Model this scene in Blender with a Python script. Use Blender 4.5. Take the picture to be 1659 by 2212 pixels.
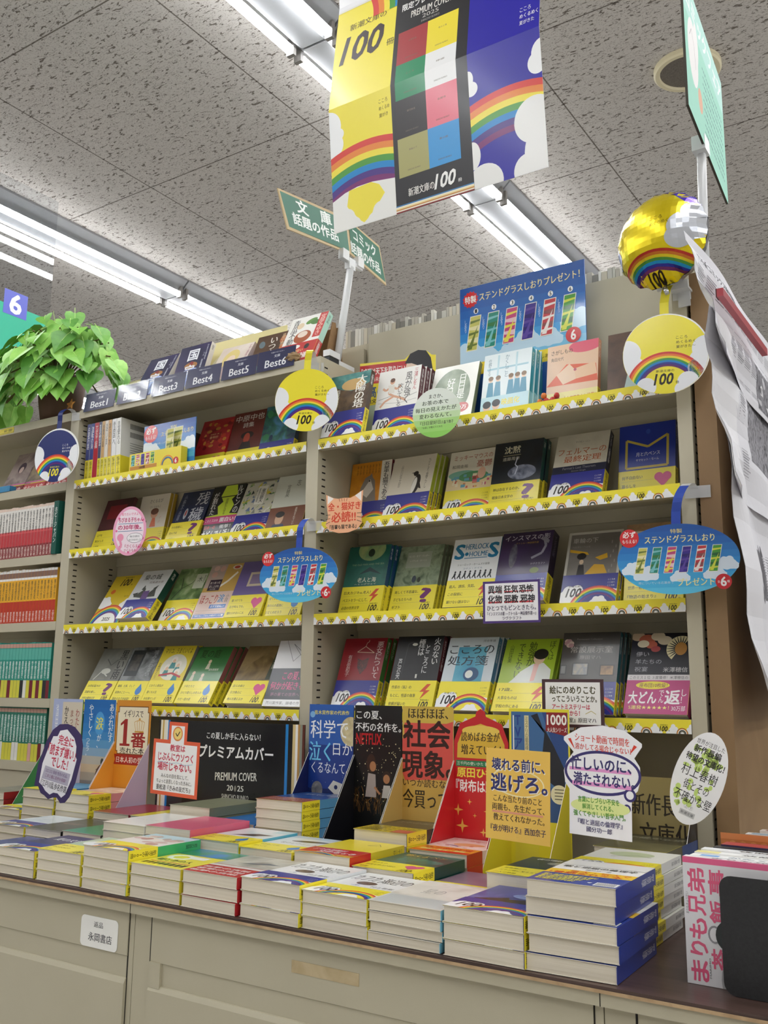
import bpy, math, random
from mathutils import Vector, Matrix
from mathutils.geometry import tessellate_polygon
R_ = math.radians
rnd = random.Random(7)
S = bpy.context.scene
for o in list(bpy.data.objects):
    bpy.data.objects.remove(o, do_unlink=True)
COL = S.collection
# ------------------------------------------------------------------ camera, light level
cd = bpy.data.cameras.new('camera')
cam = bpy.data.objects.new('camera', cd)
COL.objects.link(cam)
cd.sensor_fit = 'HORIZONTAL'
cd.sensor_width = 36.0
cd.lens = 44.4
cd.clip_start = 0.02
cd.clip_end = 60
cam.matrix_world = Matrix(((0.83432682, 0.09317008, 0.54333975, 0.0),
                           (0.55114215, -0.16221277, -0.81849212, -1.53),
                           (0.01187767, 0.98234737, -0.18668842, 1.02),
                           (0, 0, 0, 1)))
S.camera = cam
S.view_settings.view_transform = 'Standard'
S.view_settings.look = 'None'
S.view_settings.gamma = 1.0
S.view_settings.use_curve_mapping = False
S.view_settings.exposure = 0.0
S.cycles.use_denoising = True
S.cycles.max_bounces = 7
S.cycles.diffuse_bounces = 4
S.cycles.glossy_bounces = 3
S.cycles.transmission_bounces = 5
S.cycles.transparent_max_bounces = 16
S.cycles.caustics_reflective = False
S.cycles.caustics_refractive = False
TUBE = 32.0          # emission strength of the fluorescent tubes
w_ = bpy.data.worlds.new('world')
S.world = w_
w_.use_nodes = True
w_.node_tree.nodes['Background'].inputs[0].default_value = (0.9, 0.95, 1, 1)
w_.node_tree.nodes['Background'].inputs[1].default_value = 0.15

# ------------------------------------------------------------------ materials
def lin(h):
    h = h.lstrip('#')
    if len(h) == 3:
        h = ''.join(c * 2 for c in h)
    o = []
    for i in (0, 2, 4):
        c = int(h[i:i + 2], 16) / 255
        o.append(c / 12.92 if c <= 0.04045 else ((c + 0.055) / 1.055) ** 2.4)
    return (o[0], o[1], o[2], 1.0)

_m = {}
def mat(key, rough=0.5, metal=0.0, coat=0.0, fn=None):
    """'#rrggbb' a printed or painted colour; 'n#aaa#bbb@60' blotchy two-or-more-colour print; fn(nodes,links,bsdf) adds nodes."""
    k = (key, rough, metal, coat)
    if k in _m:
        return _m[k]
    m = bpy.data.materials.new(key)
    m.use_nodes = True
    nt = m.node_tree
    N, L = nt.nodes, nt.links
    b = N['Principled BSDF']
    b.inputs['Roughness'].default_value = rough
    b.inputs['Metallic'].default_value = metal
    b.inputs['Coat Weight'].default_value = coat
    b.inputs['Coat Roughness'].default_value = 0.12
    if key[0] == '#':
        b.inputs['Base Color'].default_value = lin(key)
        n = N.new('ShaderNodeTexNoise'); n.inputs['Scale'].default_value = 90
        mr = N.new('ShaderNodeMapRange')
        mr.inputs['To Min'].default_value = max(0.02, rough - 0.05); mr.inputs['To Max'].default_value = min(1, rough + 0.05)
        L.new(n.outputs[0], mr.inputs[0]); L.new(mr.outputs[0], b.inputs['Roughness'])
    elif key[0] == 'n':
        cols, sc = key[1:].split('@')
        cols = cols.strip('#').split('#')
        tc = N.new('ShaderNodeTexCoord')
        n = N.new('ShaderNodeTexNoise'); n.inputs['Scale'].default_value = float(sc)
        n.inputs['Detail'].default_value = 4; n.inputs['Distortion'].default_value = 0.6
        cr = N.new('ShaderNodeValToRGB')
        cr.color_ramp.interpolation = 'LINEAR'
        while len(cr.color_ramp.elements) < len(cols):
            cr.color_ramp.elements.new(0.5)
        for i, c in enumerate(cols):
            cr.color_ramp.elements[i].position = 0.32 + 0.36 * i / max(1, len(cols) - 1)
            cr.color_ramp.elements[i].color = lin(c)
        L.new(tc.outputs['Object'], n.inputs['Vector'])
        L.new(n.outputs[0], cr.inputs[0]); L.new(cr.outputs[0], b.inputs['Base Color'])
    if fn:
        fn(N, L, b)
    _m[k] = m
    return m

def metal_paint(key, rough=0.42):
    def f(N, L, b):
        tc = N.new('ShaderNodeTexCoord')
        n = N.new('ShaderNodeTexNoise'); n.inputs['Scale'].default_value = 9; n.inputs['Detail'].default_value = 6
        mx = N.new('ShaderNodeMixRGB'); mx.inputs[1].default_value = lin(key)
        c = lin(key); mx.inputs[2].default_value = (c[0] * .9, c[1] * .89, c[2] * .86, 1)
        L.new(tc.outputs['Object'], n.inputs['Vector']); L.new(n.outputs[0], mx.inputs[0])
        L.new(mx.outputs[0], b.inputs['Base Color'])
        n2 = N.new('ShaderNodeTexNoise'); n2.inputs['Scale'].default_value = 900
        bp = N.new('ShaderNodeBump'); bp.inputs['Strength'].default_value = .05; bp.inputs['Distance'].default_value = .002
        L.new(tc.outputs['Object'], n2.inputs['Vector']); L.new(n2.outputs[0], bp.inputs['Height']); L.new(bp.outputs[0], b.inputs['Normal'])
    return mat('p' + key, rough, fn=f)

def clear(name, tint=(1, 1, 1, 1), rough=0.02, alpha=None, milk=0.0):
    """thin clear plastic sheet: mostly see-through with a surface reflection"""
    k = ('clear', name)
    if k in _m:
        return _m[k]
    m = bpy.data.materials.new(name); m.use_nodes = True
    N, L = m.node_tree.nodes, m.node_tree.links
    N.remove(N['Principled BSDF'])
    t = N.new('ShaderNodeBsdfTransparent'); t.inputs[0].default_value = tint
    g = N.new('ShaderNodeBsdfGlossy'); g.inputs['Roughness'].default_value = rough
    fr = N.new('ShaderNodeFresnel'); fr.inputs[0].default_value = 1.45
    mx = N.new('ShaderNodeMixShader')
    ge = N.new('ShaderNodeNewGeometry'); iv = N.new('ShaderNodeMath'); iv.operation = 'SUBTRACT'; iv.inputs[0].default_value = 1
    mu = N.new('ShaderNodeMath'); mu.operation = 'MULTIPLY'
    L.new(ge.outputs['Backfacing'], iv.inputs[1]); L.new(iv.outputs[0], mu.inputs[0]); L.new(fr.outputs[0], mu.inputs[1])
    if alpha is None:
        L.new(mu.outputs[0], mx.inputs[0])
    else:
        ad = N.new('ShaderNodeMath'); ad.operation = 'ADD'; ad.inputs[1].default_value = alpha
        L.new(mu.outputs[0], ad.inputs[0]); L.new(ad.outputs[0], mx.inputs[0])
    L.new(t.outputs[0], mx.inputs[1]); L.new(g.outputs[0], mx.inputs[2])
    if milk:
        d = N.new('ShaderNodeBsdfDiffuse'); d.inputs[0].default_value = (.86, .87, .88, 1)
        m2 = N.new('ShaderNodeMixShader'); m2.inputs[0].default_value = milk
        L.new(mx.outputs[0], m2.inputs[1]); L.new(d.outputs[0], m2.inputs[2]); mx = m2
    L.new(mx.outputs[0], N['Material Output'].inputs[0])
    _m[k] = m
    return m

def pages_mat():
    def f(N, L, b):
        tc = N.new('ShaderNodeTexCoord')
        mp = N.new('ShaderNodeMapping'); mp.inputs['Scale'].default_value = (3, 3, 900)
        n = N.new('ShaderNodeTexNoise'); n.inputs['Scale'].default_value = 2.0; n.inputs['Detail'].default_value = 2
        cr = N.new('ShaderNodeValToRGB')
        cr.color_ramp.elements[0].position = .35; cr.color_ramp.elements[0].color = lin('#d3c9b5')
        cr.color_ramp.elements[1].position = .6; cr.color_ramp.elements[1].color = lin('#dcd3c1')
        L.new(tc.outputs['Object'], mp.inputs[0]); L.new(mp.outputs[0], n.inputs['Vector'])
        L.new(n.outputs[0], cr.inputs[0]); L.new(cr.outputs[0], b.inputs['Base Color'])
    return mat('paper edges', .8, fn=f)

# ------------------------------------------------------------------ flat artwork, in millimetres
_g = {}
def glyph(s, bold=0.0, vert=False):
    k = (s, bold, vert)
    if k not in _g:
        cu = bpy.data.curves.new('lettering', 'FONT')
        cu.body = '\n'.join(s.replace('ー', '｜')) if vert else s
        cu.align_x = 'CENTER'
        cu.space_line = 0.86 if vert else 0.95
        cu.resolution_u = 2
        cu.offset = bold
        ob = bpy.data.objects.new('lettering', cu)
        me = bpy.data.meshes.new_from_object(ob)
        vs = [(v.co.x, v.co.y) for v in me.vertices]
        fs = [tuple(p.vertices) for p in me.polygons]
        bpy.data.objects.remove(ob); bpy.data.curves.remove(cu); bpy.data.meshes.remove(me)
        if not vs:
            vs = [(0, 0), (1, 1)]
        xs = [v[0] for v in vs]; ys = [v[1] for v in vs]
        bb = (min(xs), min(ys), max(max(xs), min(xs) + .01), max(max(ys), min(ys) + .01))
        _g[k] = (vs, fs, bb)
    return _g[k]

def clip_poly(p, axis, lim, keep_less):
    out = []
    for i in range(len(p)):
        a, b = p[i - 1], p[i]
        ia = (a[axis] <= lim) if keep_less else (a[axis] >= lim)
        ib = (b[axis] <= lim) if keep_less else (b[axis] >= lim)
        if ia != ib:
            t = (lim - a[axis]) / (b[axis] - a[axis])
            out.append((a[0] + t * (b[0] - a[0]), a[1] + t * (b[1] - a[1])))
        if ib:
            out.append(b)
    return out

class Art:
    """printed artwork: coloured flat shapes in layers; origin bottom left, millimetres"""
    def __init__(s, w, h, base=None, dz=.008):
        s.w, s.h, s.q, s.lay, s.dz = w, h, [], 0, dz
        if base:
            s.R(0, 0, w, h, base)
    def raw(s, p, c):
        for ax, lim, less in ((0, 0, False), (0, s.w, True), (1, 0, False), (1, s.h, True)):
            p = clip_poly(p, ax, lim, less)
            if len(p) < 3:
                return
        s.q.append((p, c, s.lay))
    def R(s, x0, y0, x1, y1, c):
        s.lay += 1; s.raw([(x0, y0), (x1, y0), (x1, y1), (x0, y1)], c); return s
    def E(s, cx, cy, rx, ry, c, n=28, a=0):
        s.lay += 1
        ca, sa = math.cos(R_(a)), math.sin(R_(a))
        p = [(rx * math.cos(2 * math.pi * i / n), ry * math.sin(2 * math.pi * i / n)) for i in range(n)]
        s.raw([(cx + x * ca - y * sa, cy + x * sa + y * ca) for x, y in p], c); return s
    def P(s, pts, c):
        s.lay += 1
        for t in tessellate_polygon([[Vector((x, y, 0)) for x, y in pts]]):
            tri = [pts[i] for i in t]
            if (tri[1][0] - tri[0][0]) * (tri[2][1] - tri[0][1]) - (tri[1][1] - tri[0][1]) * (tri[2][0] - tri[0][0]) < 0:
                tri.reverse()
            s.raw(tri, c)
        return s
    def L(s, pts, w, c):
        s.lay += 1
        for (x0, y0), (x1, y1) in zip(pts, pts[1:]):
            d = math.hypot(x1 - x0, y1 - y0) or 1
            nx, ny = -(y1 - y0) / d * w / 2, (x1 - x0) / d * w / 2
            s.raw([(x0 - nx, y0 - ny), (x1 - nx, y1 - ny), (x1 + nx, y1 + ny), (x0 + nx, y0 + ny)], c)
        return s
    def A(s, cx, cy, r0, r1, a0, a1, c, n=24):
        s.lay += 1
        for i in range(n):
            t0, t1 = R_(a0 + (a1 - a0) * i / n), R_(a0 + (a1 - a0) * (i + 1) / n)
            s.raw([(cx + r0 * math.cos(t0), cy + r0 * math.sin(t0)), (cx + r1 * math.cos(t0), cy + r1 * math.sin(t0)),
                   (cx + r1 * math.cos(t1), cy + r1 * math.sin(t1)), (cx + r0 * math.cos(t1), cy + r0 * math.sin(t1))], c)
        return s
    def T(s, t, x0, y0, x1, y1, c, b=0.0, vert=False, shear=0.0, rot=0, tilt=0.0):
        """lettering fitted into a box; b thickens the strokes by overprinting shifted copies"""
        vs, fs, bb = glyph(t, 0.0, vert)
        bw, bh = bb[2] - bb[0], bb[3] - bb[1]
        sx, sy = (x1 - x0) / bw, (y1 - y0) / bh
        if rot:
            sx, sy = (x1 - x0) / bh, (y1 - y0) / bw
        k = min(b * .9, .021)
        sh = [(0, 0)] if b <= 0 else ([(-k, 0), (k, 0)] if b <= .02 else [(-k, -k), (k, -k), (-k, k), (k, k)])
        for ox, oy in sh:
            s.lay += 1
            q = []
            for x, y in vs:
                u, v = (x - bb[0]) / bw, (y - bb[1]) / bh
                if rot == 90:
                    u, v = 1 - v, u
                elif rot == -90:
                    u, v = v, 1 - u
                X, Y = x0 + u * (x1 - x0) + ox * sx, y0 + v * (y1 - y0) + oy * sy
                q.append((X + shear * (Y - y0), Y + tilt * (X - x0)))
            for f in fs:
                s.q.append(([q[i] for i in f], c, s.lay))
        return s
    def V(s, t, x0, y0, x1, y1, c, b=0.0, **k):
        return s.T(t, x0, y0, x1, y1, c, b, vert=True, **k)
    def cloud(s, cx, cy, r, c='#f4f5f6'):
        cs = ((0, 0, 1), (-1.05, -.35, .75), (1.05, -.3, .8), (-.5, .4, .7), (.55, .45, .75), (0, -.6, .9), (-1.6, -.8, .6), (1.6, -.8, .6))
        pts = []
        for i in range(44):
            a = 2 * math.pi * i / 44
            dx, dy = math.cos(a), math.sin(a); best = .2
            for px, py, k in cs:
                m = px * dx + py * dy; q = k * k - (px * px + py * py - m * m)
                if q > 0:
                    best = max(best, m + math.sqrt(q))
            if dy < 0:
                best = max(best, min(1.35 / -dy, 2.25))
            pts.append((cx + dx * best * r, cy + dy * best * r))
        return s.P(pts, c)
    def rainbow(s, cx, cy, r, w, a0=0, a1=180, cols=('#d23a34', '#ee7c33', '#f3dd3c', '#3f9a48', '#1583c8', '#2b2f8f', '#6a2376')):
        for i, c in enumerate(cols):
            s.A(cx, cy, r - w * (i + 1) / len(cols), r - w * i / len(cols), a0, a1, c); s.lay -= 1
        s.lay += 1
        return s
    def hundred(s, x, y, w, c='#221a14', small=True, mark=True):
        """the slanted 100 mark: x,y bottom left, w wide"""
        h = w * .52
        s.T('100', x, y, x + w * .8, y + h, c, .045, shear=.22)
        if mark:
            s.T('冊', x + w * .95, y, x + w * 1.1, y + h * .24, c)
        if small:
            s.T('新潮文庫の', x + w * .12, y + h * 1.12, x + w * .92, y + h * 1.36, c)
        return s
    def star(s, cx, cy, r, c, n=4, k=.28):
        p = []
        for i in range(2 * n):
            a = math.pi / 2 + math.pi * i / n
            q = r if i % 2 == 0 else r * k
            p.append((cx + q * math.cos(a), cy + q * math.sin(a)))
        return s.P(p, c)
    def cut(s, us=(), vs=()):
        """split the shapes along lines so that they can follow a fold or a bulge"""
        for ax, ls in ((0, us), (1, vs)):
            for lim in ls:
                o = []
                for p, c, l in s.q:
                    lo = min(a[ax] for a in p); hi = max(a[ax] for a in p)
                    if lo < lim - 1e-6 and hi > lim + 1e-6:
                        for less in (True, False):
                            k = clip_poly(p, ax, lim, less)
                            if len(k) > 2:
                                o.append((k, c, l))
                    else:
                        o.append((p, c, l))
                s.q = o
        return s

# ------------------------------------------------------------------ mesh builder (metres)
class MB:
    def __init__(s):
        s.v, s.f, s.m, s.sm, s.mats, s.ix = [], [], [], [], [], {}
    def mi(s, m):
        if isinstance(m, str):
            m = mat(m)
        if m.name not in s.ix:
            s.ix[m.name] = len(s.mats); s.mats.append(m)
        return s.ix[m.name]
    def poly(s, pts, m, smooth=False):
        b = len(s.v); s.v += [tuple(p) for p in pts]
        s.f.append(tuple(range(b, b + len(pts)))); s.m.append(s.mi(m)); s.sm.append(smooth)
    def box(s, x0, y0, z0, x1, y1, z1, m, T=None):
        P = [(x0, y0, z0), (x1, y0, z0), (x1, y1, z0), (x0, y1, z0), (x0, y0, z1), (x1, y0, z1), (x1, y1, z1), (x0, y1, z1)]
        if T:
            P = [tuple(T(Vector(p))) for p in P]
        b = len(s.v); s.v += P
        for q in ((0, 3, 2, 1), (4, 5, 6, 7), (0, 1, 5, 4), (1, 2, 6, 5), (2, 3, 7, 6), (3, 0, 4, 7)):
            s.f.append(tuple(b + i for i in q)); s.m.append(s.mi(m)); s.sm.append(False)
        return s
    def prism(s, pts, fn, d0, d1, m, mside=None):
        """outline pts (2D) extruded from depth d0 to d1; fn(u,v,d) places a point"""
        n = len(pts)
        tri = tessellate_polygon([[Vector((x, y, 0)) for x, y in pts]])
        b = len(s.v)
        s.v += [tuple(fn(x, y, d0)) for x, y in pts] + [tuple(fn(x, y, d1)) for x, y in pts]
        ms = s.mi(mside or m); mf = s.mi(m)
        for t in tri:
            s.f.append(tuple(b + i for i in t)); s.m.append(mf); s.sm.append(False)
            s.f.append(tuple(b + n + i for i in reversed(t))); s.m.append(mf); s.sm.append(False)
        for i in range(n):
            j = (i + 1) % n
            s.f.append((b + i, b + j, b + n + j, b + n + i)); s.m.append(ms); s.sm.append(False)
        return s
    def tube(s, pts, r, m, n=10, caps=True, taper=None):
        b = len(s.v); P = [Vector(p) for p in pts]
        for i, p in enumerate(P):
            t = (P[min(i + 1, len(P) - 1)] - P[max(i - 1, 0)]).normalized()
            a = t.cross(Vector((0, 0, 1)) if abs(t.z) < .9 else Vector((1, 0, 0))).normalized(); c = t.cross(a)
            k = r if not taper else r * taper[i]
            for j in range(n):
                w = 2 * math.pi * j / n
                s.v.append(tuple(p + a * (k * math.cos(w)) + c * (k * math.sin(w))))
        q = s.mi(m)
        for i in range(len(P) - 1):
            for j in range(n):
                s.f.append((b + i * n + j, b + i * n + (j + 1) % n, b + (i + 1) * n + (j + 1) % n, b + (i + 1) * n + j)); s.m.append(q); s.sm.append(True)
        if caps:
            s.f.append(tuple(b + j for j in reversed(range(n)))); s.m.append(q); s.sm.append(False)
            e = b + (len(P) - 1) * n
            s.f.append(tuple(e + j for j in range(n))); s.m.append(q); s.sm.append(False)
        return s
    def sweep(s, prof, x0, x1, m, closed=True):
        """profile of (y,z) points swept along x"""
        n = len(prof); b = len(s.v); q = s.mi(m)
        s.v += [(x0, y, z) for y, z in prof] + [(x1, y, z) for y, z in prof]
        for i in range(n if closed else n - 1):
            j = (i + 1) % n
            s.f.append((b + i, b + n + i, b + n + j, b + j)); s.m.append(q); s.sm.append(False)
        if closed:
            for t in tessellate_polygon([[Vector((y, z, 0)) for y, z in prof]]):
                s.f.append(tuple(b + i for i in t)); s.m.append(q); s.sm.append(False)
                s.f.append(tuple(b + n + i for i in t)); s.m.append(q); s.sm.append(False)
        return s
    def art(s, A, fn, rough=.4, coat=0.0, metal=0.0):
        """put artwork on a surface: fn(u,v,off) with u,v,off in metres"""
        for p, c, l in A.q:
            mt = mat(c, rough, metal, coat) if isinstance(c, str) else c
            s.poly([fn(x * .001, y * .001, l * A.dz * .001) for x, y in p], mt)
        return s
    def build(s, name, parent=None, loc=None, rot=None):
        me = bpy.data.meshes.new(name)
        me.from_pydata(s.v, [], s.f)
        for m in s.mats:
            me.materials.append(m)
        me.polygons.foreach_set('material_index', s.m)
        me.polygons.foreach_set('use_smooth', s.sm)
        me.update()
        return put(name, me, parent, loc, rot)

def put(name, me, parent=None, loc=None, rot=None):
    o = bpy.data.objects.new(name, me)
    COL.objects.link(o)
    if parent:
        o.parent = parent
    if loc:
        o.location = loc
    if rot:
        o.rotation_euler = rot
    return o

def tag(o, label, cat, group=None):
    o['label'] = label; o['category'] = cat
    if group:
        o['group'] = group
    return o

def thing(name, label, cat, loc=(0, 0, 0), rot=(0, 0, 0), group=None):
    o = bpy.data.objects.new(name, None); COL.objects.link(o)
    o.location = loc; o.rotation_euler = rot; o.empty_display_size = .02
    return tag(o, label, cat, group)

def structure(name, mb):
    o = mb.build(name); o['kind'] = 'structure'
    return o

def rrect(w, h, r, n=5, x=0, y=0):
    p = []
    for cx, cy, a in ((w - r, h - r, 0), (r, h - r, 90), (r, r, 180), (w - r, r, 270)):
        for i in range(n + 1):
            t = R_(a + 90 * i / n); p.append((x + cx + r * math.cos(t), y + cy + r * math.sin(t)))
    return p

def oval(cx, cy, rx, ry, n=40):
    return [(cx + rx * math.cos(2 * math.pi * i / n), cy + ry * math.sin(2 * math.pi * i / n)) for i in range(n)]

def facing(x, y, z, yaw=0, tilt=0):
    """local (u right, v up, d out of the front) to world, for a card whose front looks to -y"""
    M = Matrix.Translation((x, y, z)) @ Matrix.Rotation(R_(yaw), 4, 'Z') @ Matrix.Rotation(R_(tilt), 4, 'X')
    return lambda u, v, d: M @ Vector((u, -d, v))
# ------------------------------------------------------------------ the setting
CEIL = 3.26
def ceil_nodes(N, L, b):
    tc = N.new('ShaderNodeTexCoord')
    mp = N.new('ShaderNodeMapping'); mp.inputs['Scale'].default_value = (27, 84, 1)
    L.new(tc.outputs['Object'], mp.inputs[0])
    n = N.new('ShaderNodeTexNoise'); n.inputs['Scale'].default_value = 1.0; n.inputs['Detail'].default_value = 1.5; n.inputs['Distortion'].default_value = .8
    L.new(mp.outputs[0], n.inputs['Vector'])
    # short wavy fissures: where one noise crosses its middle value and a second noise is high
    d1 = N.new('ShaderNodeMath'); d1.operation = 'SUBTRACT'; d1.inputs[1].default_value = .5
    d2 = N.new('ShaderNodeMath'); d2.operation = 'ABSOLUTE'
    L.new(n.outputs[0], d1.inputs[0]); L.new(d1.outputs[0], d2.inputs[0])
    mpb = N.new('ShaderNodeMapping'); mpb.inputs['Scale'].default_value = (36, 76, 1); mpb.inputs['Location'].default_value = (3.7, 1.3, 0)
    L.new(tc.outputs['Object'], mpb.inputs[0])
    nb = N.new('ShaderNodeTexNoise'); nb.inputs['Scale'].default_value = 1.0; nb.inputs['Detail'].default_value = 1.0
    L.new(mpb.outputs[0], nb.inputs['Vector'])
    g1 = N.new('ShaderNodeMapRange'); g1.inputs['From Min'].default_value = .555; g1.inputs['From Max'].default_value = .68; g1.inputs['To Min'].default_value = 0; g1.inputs['To Max'].default_value = .06
    L.new(nb.outputs[0], g1.inputs[0])
    df = N.new('ShaderNodeMath'); df.operation = 'SUBTRACT'
    L.new(d2.outputs[0], df.inputs[0]); L.new(g1.outputs[0], df.inputs[1])
    cr = N.new('ShaderNodeValToRGB')
    e = cr.color_ramp.elements
    e[0].position = 0.0; e[0].color = (.30, .27, .25, 1)
    e[1].position = .012; e[1].color = (1, 1, 1, 1)
    L.new(df.outputs[0], cr.inputs[0])
    n3 = N.new('ShaderNodeTexNoise'); n3.inputs['Scale'].default_value = 170; n3.inputs['Detail'].default_value = 1
    cr3 = N.new('ShaderNodeValToRGB'); cr3.color_ramp.elements[0].position = .34; cr3.color_ramp.elements[0].color = (.45, .42, .4, 1); cr3.color_ramp.elements[1].position = .4
    L.new(tc.outputs['Object'], n3.inputs['Vector']); L.new(n3.outputs[0], cr3.inputs[0])
    # tile joints every 0.91 m
    br = N.new('ShaderNodeTexBrick'); br.offset = 0; br.inputs['Scale'].default_value = 1
    br.inputs['Color1'].default_value = (1, 1, 1, 1); br.inputs['Color2'].default_value = (.97, .97, .97, 1); br.inputs['Mortar'].default_value = (.3, .27, .25, 1)
    br.inputs['Mortar Size'].default_value = .0028; br.inputs['Mortar Smooth'].default_value = 0
    br.inputs['Brick Width'].default_value = .911; br.inputs['Row Height'].default_value = .911
    mp2 = N.new('ShaderNodeMapping'); mp2.inputs['Location'].default_value = (.911 * 10 + .352, .911 * 12 - 1.17, 0)
    L.new(tc.outputs['Object'], mp2.inputs[0]); L.new(mp2.outputs[0], br.inputs['Vector'])
    base = N.new('ShaderNodeMixRGB'); base.blend_type = 'MULTIPLY'; base.inputs[0].default_value = 1; base.inputs[1].default_value = lin('#c6c1bc')
    L.new(cr.outputs[0], base.inputs[2])
    m3 = N.new('ShaderNodeMixRGB'); m3.blend_type = 'MULTIPLY'; m3.inputs[0].default_value = .6
    L.new(base.outputs[0], m3.inputs[1]); L.new(cr3.outputs[0], m3.inputs[2])
    m2 = N.new('ShaderNodeMixRGB'); m2.blend_type = 'MULTIPLY'; m2.inputs[0].default_value = 1
    L.new(m3.outputs[0], m2.inputs[1]); L.new(br.outputs[0], m2.inputs[2])
    L.new(m2.outputs[0], b.inputs['Base Color'])
    bp = N.new('ShaderNodeBump'); bp.inputs['Strength'].default_value = .5; bp.inputs['Distance'].default_value = .004
    L.new(cr.outputs[0], bp.inputs['Height']); L.new(bp.outputs[0], b.inputs['Normal'])
ceil_m = mat('ceiling board with fissures', .9, fn=ceil_nodes)
structure('ceiling', MB().box(-12, -6, CEIL, 6, 10, CEIL + .1, ceil_m))
wall_m = mat('n#ccc9c3#d4d1cb@3', .8)
structure('floor', MB().box(-12, -6, -.1, 6, 10, 0, mat('n#bdbab4#c6c3be@5', .35)))
structure('wall_back', MB().box(-12, 10, 0, 6, 10.1, CEIL, wall_m))
structure('wall_front', MB().box(-12, -6.1, 0, 6, -6, CEIL, wall_m))
structure('wall_left', MB().box(-12.1, -6, 0, -12, 10, CEIL, wall_m))
structure('wall_right', MB().box(6, -6, 0, 6.1, 10, CEIL, wall_m))

# ------------------------------------------------------------------ fluorescent ceiling fixtures
def tube_nodes(N, L, b):
    b.inputs['Base Color'].default_value = (1, 1, 1, 1)
    b.inputs['Emission Color'].default_value = (.97, .99, 1, 1)
    b.inputs['Emission Strength'].default_value = TUBE
tube_m = mat('lit fluorescent tube', .4, fn=tube_nodes)
white_metal = metal_paint('#a6a8ad', .3)
sock_m = mat('#8d8986', .4)
proto = {}
def lamp(x, y, label):
    """two-tube batten 1.25 m long, centre at x, near end at y"""
    t = thing('ceiling_lamp', label, 'light', (x, y, CEIL), group='fluorescent battens on the ceiling')
    if not proto:
        b = MB()
        pr = [(-.122, 0), (-.122, -.010), (-.052, -.074), (-.046, -.078), (.046, -.078), (.052, -.074), (.122, -.010), (.122, 0)]
        n = len(pr); q0 = len(b.v); mi = b.mi(white_metal)
        b.v += [(px, 0, pz) for px, pz in pr] + [(px, 1.245, pz) for px, pz in pr]
        for i in range(n):
            j = (i + 1) % n
            b.f.append((q0 + i, q0 + j, q0 + n + j, q0 + n + i)); b.m.append(mi); b.sm.append(False)
        b.f.append(tuple(q0 + i for i in range(n))); b.f.append(tuple(q0 + n + i for i in reversed(range(n)))); b.m += [mi, mi]; b.sm += [False, False]
        o = b.build('housing', t); proto['housing'] = [o.data]
        for sx in (-1, 1):
            u = MB().tube([(sx * .082, .034, -.082), (sx * .082, 1.221, -.082)], .0165, tube_m, 16)
            bk = u.mi(mat('#e6e6e4', .5))
            for i, f in enumerate(u.f):                 # unlit strip added on the tube's back to cut glow on the ceiling
                if len(f) == 4 and sum(u.v[q][2] for q in f) / 4 > -.082 + .0165 * .52:
                    u.m[i] = bk
            o = u.build('tube', t); proto.setdefault('tube', []).append(o.data)
            for yy in (.016, 1.230):
                k = MB().box(sx * .082 - .015, yy - .008, -.102, sx * .082 + .015, yy + .008, -.04, sock_m)
                o = k.build('socket', t); proto.setdefault('socket', []).append(o.data)
    else:
        for nm, l in proto.items():
            for me in l:
                put(nm, me, t)
    return t
for rx, rn in ((-5.81, 'far left row'), (-3.775, 'row above the plant'), (-1.803, 'row beside the hanging poster'), (.18, 'row above the aisle'), (2.17, 'row right of the aisle'), (4.16, 'unseen added row farthest right')):  # the farthest right row is added out of view to even out the light
    for k in range(-3, 5):
        yy = .725 + 1.255 * (k - 1)
        if rx > 0 and k > 2:
            continue
        lamp(rx, yy, 'white two-tube fluorescent batten, %s from the shop front in the %s' % (('first', 'second', 'third', 'fourth', 'fifth', 'sixth', 'seventh', 'eighth')[k + 3], rn))
# round speaker flush in the ceiling
t = thing('ceiling_speaker', 'round cream-rimmed speaker in the ceiling behind the mint sign', 'speaker', (-.80, 1.63, CEIL))
b = MB()
ring = []
for i in range(48):
    a = 2 * math.pi * i / 48
    ring.append((math.cos(a), math.sin(a)))
for r0, z0, r1, z1 in ((.118, 0, .118, -.016), (.118, -.016, .112, -.022), (.112, -.022, .098, -.022), (.098, -.022, .095, -.012)):
    for i in range(48):
        c0, c1 = ring[i], ring[(i + 1) % 48]
        b.poly([(c0[0] * r0, c0[1] * r0, z0), (c1[0] * r0, c1[1] * r0, z0), (c1[0] * r1, c1[1] * r1, z1), (c0[0] * r1, c0[1] * r1, z1)], mat('#d9cfae', .4), True)
b.build('rim', t)
g = MB(); g.poly([(c[0] * .0955, c[1] * .0955, -.013) for c in reversed(ring)], mat('n#5d5750#7a736a@260', .7)); g.build('grille', t)
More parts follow.
